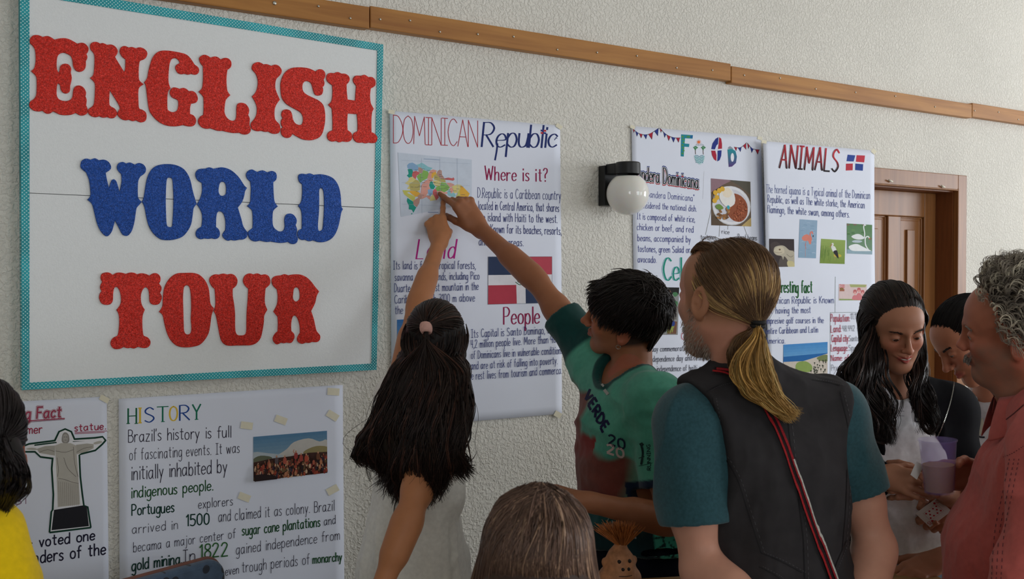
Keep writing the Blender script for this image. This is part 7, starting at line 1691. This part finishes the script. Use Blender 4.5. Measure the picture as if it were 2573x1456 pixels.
# ================================================================ older man in a salmon shirt
def man_salmon():
    N, SL, SR, P = at(2612, 1016, 2.13), at(2662, 1130, 1.93), at(2600, 1092, 2.32), at(2590, 1540, 2.16)
    R = mkrig(N, SL, SR, P, dc(-.95, 0, .2)); H = Frame(at(2545, 828, 2.12), basis(dc(-.87, -.10, .46), dc(-.24, .93, -.24)), 1.005)
    who = person('person with curly grey hair, moustache and a salmon shirt, holding a purple cup', P)
    E2, W2 = at(2560, 1330, 2.42), at(2458, 1196, 2.355); E1, W1 = at(2594, 1480, 1.88), at(2470, 1620, 1.9)
    S = Solid(); torso(S, R, 0, 1.05, belly=.025); head(S, H, N, nose=1.12, nout=.007, jaw=1.08, eyes=.0036, nr=.062); legs(S, R, 0, 1.05); arm(S, SR, E2, W2, 1.05); arm(S, SL, E1, W1, 1.05)
    S.cap(H(0, .04, -.085), N+R.f*.03, .03, .045, .03)
    cup = at(2361, 1172, 2.27)
    hf = hframe(W2, dc(-1, .02, -.14), dc(-.14, .1, 1), True, 1.04)
    hand(S, hf, [(.5, .5, .4, 1.0), (.25, .6, .5, .03), (.25, .6, .5, 0), (.25, .65, .5, 0), (.25, .7, .5, -.05)], k=1.04)
    hand(S, hframe(W1, W1-E1, dc(0, .6, -.8), False, 1.05), [(.3, .3, .2, .6)]+[(.3, .4, .3, 0)]*4)
    V, Q = S.mesh(.009, [(*box(H.c, N, m=.15), .0026), (*box(W2, cup, m=.08), .0024)])
    cf = headpaint(H, (172, 108, 84), (150, 84, 76), beard=(140, 108, 92))
    mesh_np('body', relax(V, Q, 1, .25), quads=Q, col=cf(V), mat=M_SKIN, parent=who); K = Skin(V, Q)
    eyes(H, who, (0, -.1), (50, 36, 30)); brows(H, who, K, (150, 142, 132), .0011, 60, .002); lashes(H, who, (70, 50, 44), .0038)
    mu = []
    for i in range(320):
        x = RNG.uniform(-.024, .024); p = np.array(K.t.find_nearest(Vector(H(x, .1-14*x*x, -.047-abs(x)*.25+RNG.normal(0, .003))))[0]); t = H.d(np.sign(x)*.5, .25, -.9); o = H.d(x*8, 1, 0)
        if H.inv(p)[2] > -.042 or H.inv(p)[1] > .104: continue
        mu.append(resample([p-o*.001, p+o*.003+t*.005, p+o*.002+t*(.010+.004*RNG.random())], 4))
    v, q, c = strand_mesh(mu, np.full(len(mu), .00055), hcol((104, 92, 84), len(mu), .4, (170, 160, 150), .3)); mesh_np('moustache', v, quads=q, col=c, mat=M_HAIR, parent=who)
    # shirt
    e1 = W1+(E1-W1)*.3
    S = Solid(); torso(S, R, .018, 1.05, belly=.035); S.ell(P+UPW*.04, (.175, .185, .20), basis(R.f), .06); S.cap(SL, E1, .074, .070, .035); S.cap(E1, e1, .066, .058, .02); S.cap(SR, E2, .068, .062, .035); S.cap(E2, E2+(W2-E2)*.55, .060, .052, .02); S.cap(E2+(W2-E2)*.45, W2, .036, .05, .003, 's')
    S.cut(P-UPW*.16, -UPW); S.ell(N+UPW*.035+R.f*.03, (.070, .085, .055), basis(R.f), .008, 's')
    V, Q = S.mesh(.0055); V = relax(V, Q, 1); V = wrinkle(V, vnormals(V, Q), [((7, 7, 5), .009, 61, None), ((26, 26, 18), .002, 8, None)])
    r = np.cross(R.f, UPW)
    mesh_np('shirt', V, quads=Q, col=plain((196, 98, 92))(V), mat=M_CLOTH, parent=who); K = Skin(V, Q)
    collar('collar', N+R.f*.008, R, (200, 102, 96), who, r=.080, h=.042, open_=.5, drop=.06, k=1.0)
    it = []
    for dx in (0, 12, 24): it.append(K.line([(2538+dx, 1150), (2520+dx, 1240), (2500+dx, 1340), (2492+dx, 1456)], 1.6, (104, 60, 70), .001, 14, dash=True))
    it.append(K.line([(2522, 1060), (2548, 1040), (2573, 1018)], 2, (90, 44, 48), .001)); it.append(K.line([(2520, 1150), (2545, 1140), (2572, 1122)], 1.8, (110, 54, 56), .001, 10, dash=True))
    decal('stitching', it, who, label='dark stitched sleeve pleats')
    trousers(R, (60, 58, 60), who, 1.12); shoes(R, (44, 40, 40), who)
    # watch
    ax = unit(W2-E2); X_ = unit(np.cross(ax, UPW)); Y_ = np.cross(ax, X_); b = MB(); wc = W2-ax*.012
    b.lathe([(.0335+.002*math.cos(t), .011*math.sin(t)) for t in np.linspace(-math.pi, math.pi, 9)], wc, 26, (X_, Y_, ax)); wt = b.build('wristwatch', mat('watch_band', (34, 32, 32), .6, var=.2, vscale=200), who, smooth=True)
    d = unit(-FH_*.8+UPW*.2-RT*.1); d = unit(d-(d@ax)*ax); sx_ = np.cross(ax, d); b = MB(); c0 = wc+d*.034
    b.box((-.014, -.016, -.004), (.014, .016, .005), lambda v: c0+sx_*v[0]+ax*v[1]+d*v[2]); b.build('watch_case', mat('watch_metal', (150, 140, 112), .3, metal=.9, var=.05), wt, bevel=.002)
    # curly grey hair, receding
    grow = lambda v: v[1] < (.74 if v[2] > .55 else .52 if v[2] > .0 else .22) and v[2] > (-.38 if v[1] > .05 else .02 if v[1] > -.18 else -.6)
    paths = []; M = 26; cen = H(*SC_C)
    for u_ in rdir(1500, grow):
        p0 = scalp(H, u_, .001); o = unit(p0-cen); back = H.d(0, -1, -.25 if u_[2] < .6 else .05); back = unit(back-(back@o)*o); L_ = .060+.04*RNG.random(); side = np.cross(o, back)
        tt = np.linspace(0, 1, M); ph = 6.28*RNG.random(); w = (.004+.006*RNG.random())*np.clip(tt*2, 0, 1); fr = 9+7*RNG.random()
        lift = (.020+.014*RNG.random())*np.sin(np.clip(tt*1.5, 0, 1)*1.57)
        p = p0+np.outer(lift, o)+np.outer(L_*tt-.012*tt*tt, back)+np.outer(w*np.sin(fr*tt+ph), side)+np.outer(w*np.cos(fr*tt+ph), o)-np.outer(.018*tt**2*(1 if u_[2] < .7 else .3), UPW)
        paths.append(p)
    for i in range(50):
        u_ = unit((RNG.uniform(-.7, .4), .35, .85)); p0 = scalp(H, u_, .002); tt = np.linspace(0, 1, M); paths.append(p0+np.outer(.036*np.sin(tt*1.6), dc(-.5+.8*RNG.random(), .9, 0))+np.outer(.012*tt*RNG.normal(0, 1), RT)+np.outer(.005*np.sin(10*tt+i), RT))
    n = len(paths); cap = capmesh(H, lambda q: np.minimum(np.where(q[:, 1] > np.where(q[:, 2] > .55, .66, .42), -1, 1), np.where(q[:, 2] > np.where(q[:, 1] > -.2, .1, -.55), 1, -1)), .004, (70, 62, 56))
    hairmesh('hair', [cap, dens(paths, np.r_[RNG.uniform(.0008, .0018, n-50), np.full(50, .0004)], hcol((146, 136, 124), n, .35, (214, 204, 184), .25))], who, 'curly grey hair')
    return cup
CUP = man_salmon()

# ---------------------------------------------------------------- purple cup with a pale drink
c = CUP; top, bot, hh = .0405, .0315, .122; base = c-UPW*hh/2
cupr = root('drinking_cup', base, 'translucent purple plastic cup half full of a pale drink', 'cup')
tl = dc(-.045, 1, 0); X_ = unit(np.cross(tl, FH_)); Y_ = np.cross(tl, X_); AX = (X_, Y_, tl)
b = MB(); b.lathe([(.001, .0), (bot, .0), (bot+.0008, .002), (bot+(top-bot)*.72, hh*.72), (bot+(top-bot)*.74, hh*.74), (top, hh-.004), (top+.0022, hh-.003), (top+.0022, hh), (top-.001, hh), (bot+(top-bot)*.72-.0016, hh*.72), (bot-.001, .003), (.001, .003)], base, 48, AX)
b.build('cup', mat('purple_plastic', (170, 150, 226), .22, alpha=.2, spec=.5, var=.05, vscale=40), cupr, smooth=True)
b = MB(); lv = hh*.53; b.lathe([(.0005, .0045), (bot-.0022, .0045), (bot+(top-bot)*.53-.0022, lv), (.0005, lv)], base, 40, AX); o = b.build('drink', mat('pale_drink', (190, 150, 56), .25, alpha=.96, var=.05, vscale=30), cupr, smooth=True); o.modifiers.new('e', 'EDGE_SPLIT')

# ---------------------------------------------------------------- playing cards
def card(corners, label, face):
    A, B_, C_, D_ = [np.array(p) for p in corners]     # top-left, top-right, bottom-right, bottom-left of the card face
    r = root('playing_card', (A+B_+C_+D_)/4, label, 'playing card'); n = unit(np.cross(B_-A, D_-A)); n = n if n@(CAM-A) > 0 else -n
    b = MB(); vs = []
    for off in (0, -.0006): vs += [p+n*off for p in (A, B_, C_, D_)]
    b._add(vs, [(0, 1, 2, 3), (7, 6, 5, 4), (0, 4, 5, 1), (1, 5, 6, 2), (2, 6, 7, 3), (3, 7, 4, 0)]); b.build('card', mat('card_stock', (224, 222, 218), .4, var=.02), r)
    if not face: return r
    P = lambda u, v: A+(B_-A)*u+(D_-A)*v+n*.0004; it = []; rd = (190, 26, 44)
    def dia(u, v, s): it.append(([P(u, v-s*.72), P(u+s, v), P(u, v+s*.72), P(u-s, v)], [(0, 1, 2, 3)], [srgb(rd)]*4))
    def ln(p, q, w):
        p, q = np.array(p), np.array(q); t = (q-p)/np.linalg.norm(q-p); nn = np.array([-t[1], t[0]])*w; it.append(([P(*(p+nn)), P(*(q+nn)), P(*(q-nn)), P(*(p-nn))], [(0, 1, 2, 3)], [srgb(rd)]*4))
    for fl in (0, 1):
        g = lambda u, v: (u, v) if not fl else (1-u, 1-v)
        ln(g(.10, .05), g(.10, .155), .012); c_ = [g(.205+.05*math.cos(t), .1025+.052*math.sin(t)) for t in np.linspace(0, 6.2832, 15)]
        for i in range(14): ln(c_[i], c_[i+1], .010)
        dia(*g(.16, .235), .075)
    for u in (.34, .66):
        for v in (.27, .42, .58, .73): dia(u, v, .055)
    dia(.5, .345, .055); dia(.5, .655, .055)
    for p, q in (((.24, .2), (.76, .2)), ((.76, .2), (.76, .8)), ((.76, .8), (.24, .8)), ((.24, .8), (.24, .2))): ln(p, q, .003)
    decal('card_print', it, r, label='ten of diamonds pips and frame'); return r
card([at(2355, 1251, 2.545), at(2391, 1285, 2.525), at(2337, 1326, 2.51), at(2300, 1291, 2.53)], 'ten of diamonds held upright between fingers below the purple cup', True)
card([at(2303, 1160, 2.31), at(2322, 1170, 2.32), at(2304, 1206, 2.30), at(2288, 1194, 2.295)], 'playing card tilted edge-on in the fingers left of the purple cup', False)

# ---------------------------------------------------------------- narrow table, carved doll, chair
TZ = .95
def atz(px, py, z): d = (px-FW/2)/FOC*RT+(FH/2-py)/FOC*UP+FD; return CAM+d*((z-CAM[2])/d[2])
A_, B_ = atz(1690, 1449, TZ), atz(2265, 1419, TZ); ux = unit(B_-A_); uy = np.cross(UPW, ux); e0, e1, dep = A_-ux*.36, B_+ux*.035, .18
tb = root('table', (*((e0+e1)/2-uy*dep/2)[:2], 0), 'narrow light wooden table between the visitors, only its far edge in view', 'table')
M_TAB = wood('table_wood', (176, 138, 92), (140, 104, 64), 'x'); F_ = lambda v: e0*np.array((1, 1, 0))+ux*v[0]+uy*v[1]+UPW*v[2]; L_ = np.linalg.norm(e1-e0)
b = MB(); b.box((0, -dep, TZ-.03), (L_, 0, TZ), F_); b.build('table_top', M_TAB, tb, bevel=.004)
for x in (.03, L_-.08):
    for y in (-.045, -dep+.005): b = MB(); b.box((x, y, 0), (x+.04, y+.04, TZ-.03), F_); b.build('leg', M_TAB, tb, bevel=.004)
# carved coconut doll with a fibre tuft
dz = 2.33; db = atz(1556, 1486, TZ); D = Frame(db, basis(dc(.25, 0, -1)), 1.0)
doll = root('coconut_doll', db, 'small carved coconut doll with a tuft of orange fibre hair', 'doll')
S = Solid(); S.ell(D(0, 0, .03), (.052, .046, .036), D.R, .01); S.ell(D(0, .004, .068), (.036, .032, .032), D.R, .014); S.ell(D(0, .022, .054), (.024, .02, .018), D.R, .01); S.cap(D(0, 0, .09), D(-.004, 0, .108), .022, .014, .012); S.ell(D(.036, 0, .07), (.008, .006, .011), D.R, .004); S.ell(D(-.036, 0, .07), (.008, .006, .011), D.R, .004); S.cut(db, -UPW)
V, Q = S.mesh(.003); V = relax(V, Q, 1); mesh_np('body', V, quads=Q, col=np.array(srgb((166, 112, 74)))*(1+.25*fbm(V*90, 3)[:, None]), mat=mat('carved_coconut', attr=True, rough=.6, var=.12, vscale=120, bump=.2, bscale=300), parent=doll)
for x, y, z, r in ((-.013, .033, .078, .0042), (.012, .033, .078, .0042), (-.008, .041, .062, .0038), (.006, .041, .062, .0038)): b = MB(); b.lathe([(.0001, .003), (r, .001), (r, -.004)], D(x, y, z), 12, (D.R[:, 0], D.R[:, 2], D.R[:, 1])); b.build('eye' if z > .07 else 'nostril', mat('dark_hole', (26, 18, 14), .6, var=.05), doll, smooth=True)
b = MB(); b.tube([D(x, .0445-18*x*x, .047) for x in np.linspace(-.016, .016, 7)], .0009, 6); b.build('mouth', mat('dark_line', (60, 36, 24), .7, var=.05), doll)
P_ = []
for i in range(420): a, r_ = RNG.uniform(0, 6.28), RNG.random()**.6; t = D(-.006, 0, .104)+.008*r_*(math.cos(a)*RT+math.sin(a)*FH_); o = RT*math.cos(a)*r_*1.1+FH_*math.sin(a)*r_*1.1+UPW*(1.2-.3*r_)-RT*.2; P_.append(resample([t, t+o*.022, t+o*(.040+.012*RNG.random())+RNG.normal(0, .0015, 3)], 6))
v, q, c = strand_mesh(P_, np.full(len(P_), .0008), hcol((186, 112, 58), len(P_), .35, (150, 84, 40), .3), tip=.5); mesh_np('fibre_hair', v, quads=q, col=c, mat=M_HAIR, parent=doll)
# chair with a dotted cover, its back against the wall
xw = lambda px: at(px, 1410, 2.42)
c0 = at(400, 1432, 2.42); ch = root('chair', (c0[0], c0[1], 0), 'chair with a blue grey polka dotted backrest below the history poster', 'chair')
def dots(): 
    m = mat('dotted_fabric', (72, 92, 116), .8, var=.15, vscale=40, bump=.2, bscale=500, sheen=.2); nt = m.node_tree; L = nt.links.new; bs = nt.nodes['Principled BSDF']; src = bs.inputs['Base Color'].links[0].from_socket
    tc = nt.nodes.new('ShaderNodeTexCoord'); v = nt.nodes.new('ShaderNodeTexVoronoi'); v.inputs['Scale'].default_value = 27; v.inputs['Randomness'].default_value = .55; lt = nt.nodes.new('ShaderNodeMath'); lt.operation = 'LESS_THAN'; lt.inputs[1].default_value = .30
    mp = nt.nodes.new('ShaderNodeMapping'); mp.inputs['Scale'].default_value = (1, 0, 1); L(tc.outputs['Object'], mp.inputs[0]); L(mp.outputs[0], v.inputs['Vector']); L(v.outputs['Distance'], lt.inputs[0]); mx = nt.nodes.new('ShaderNodeMix'); mx.data_type = 'RGBA'; L(lt.outputs[0], mx.inputs['Factor']); L(src, mx.inputs['A']); mx.inputs['B'].default_value = lin((40, 46, 58)); L(mx.outputs['Result'], bs.inputs['Base Color']); return m
M_DF = dots(); zt_ = at(535, 1425, 2.46)[2]; xr = at(617, 1440, 2.43)[0]; y_ = c0[1]
def slab(x0, x1, z0, z1, y0, y1, r, n=8):
    pr = []
    for cx, cz, a0 in ((x1-r, z1-r, 0), (x0+r, z1-r, math.pi/2), (x0+r, z0+r, math.pi), (x1-r, z0+r, math.pi*1.5)): pr += [(cx+r*math.cos(a0+math.pi/2*k/n), cz+r*math.sin(a0+math.pi/2*k/n)) for k in range(n+1)]
    return pr
pr = slab(xr-.42, xr, .55, zt_, 0, 0, .05); n_ = len(pr); b = MB()
b._add([(x, y_-.025, z) for x, z in pr]+[(x, y_+.025, z) for x, z in pr], [tuple(range(n_)), tuple(range(2*n_-1, n_-1, -1))]+[(i, n_+i, n_+(i+1) % n_, (i+1) % n_) for i in range(n_)]); b.build('backrest', M_DF, ch, bevel=.012, seg=3)
b = MB(); b.tube([np.array((x, y_+.002, z)) for x, z in pr[3:2*9-3]], .006, 8); b.build('piping', mat('brown_piping', (120, 80, 70), .7, var=.1), ch, smooth=True)
b = MB(); b.box((xr-.42, y_-.44, .42), (xr, y_+.0, .48)); b.build('seat', M_DF, ch, bevel=.015)
for x in (xr-.40, xr-.04):
    for y, z in ((y_-.42, .42), (y_-.02, .60)): b = MB(); b.box((x, y, 0), (x+.03, y+.03, z)); b.build('leg', M_TAB, ch, bevel=.003)
ch.rotation_euler = (0, 0, math.radians(20))

# ---------------------------------------------------------------- details belong to the part they sit on
ON = {'collar': ('polo_shirt', 'shirt'), 'placket': ('polo_shirt',), 'crest': ('polo_shirt',), 'zipper': ('jacket',), 'seams': ('vest',), 'hair_band': ('hair',), 'earring': ('body',), 'stitching': ('shirt',),
      'chest_print': ('jersey',), 'number_print': ('jersey',), 'sleeve_print': ('jersey',), 'hem_logo': ('jersey',), 'chest_logo': ('jersey',), 'shoulder_badge': ('jersey',), 'strap_edge': ('bag_strap',), 'teeth': ('body',), 'eye': ('body',), 'eyelashes': ('body',), 'eyebrow': ('body',), 'card_print': ('card',), 'piping': ('backrest',)}
base_ = lambda o: o.name.split('.')[0]
for t in [o for o in SC.objects if o.parent is None and 'category' in o]:
    kids = list(t.children)
    for k in kids:
        for p in kids:
            if p is not k and base_(p) in ON.get(base_(k), ()):
                k.parent = p; k.matrix_parent_inverse = Matrix.Identity(4); break
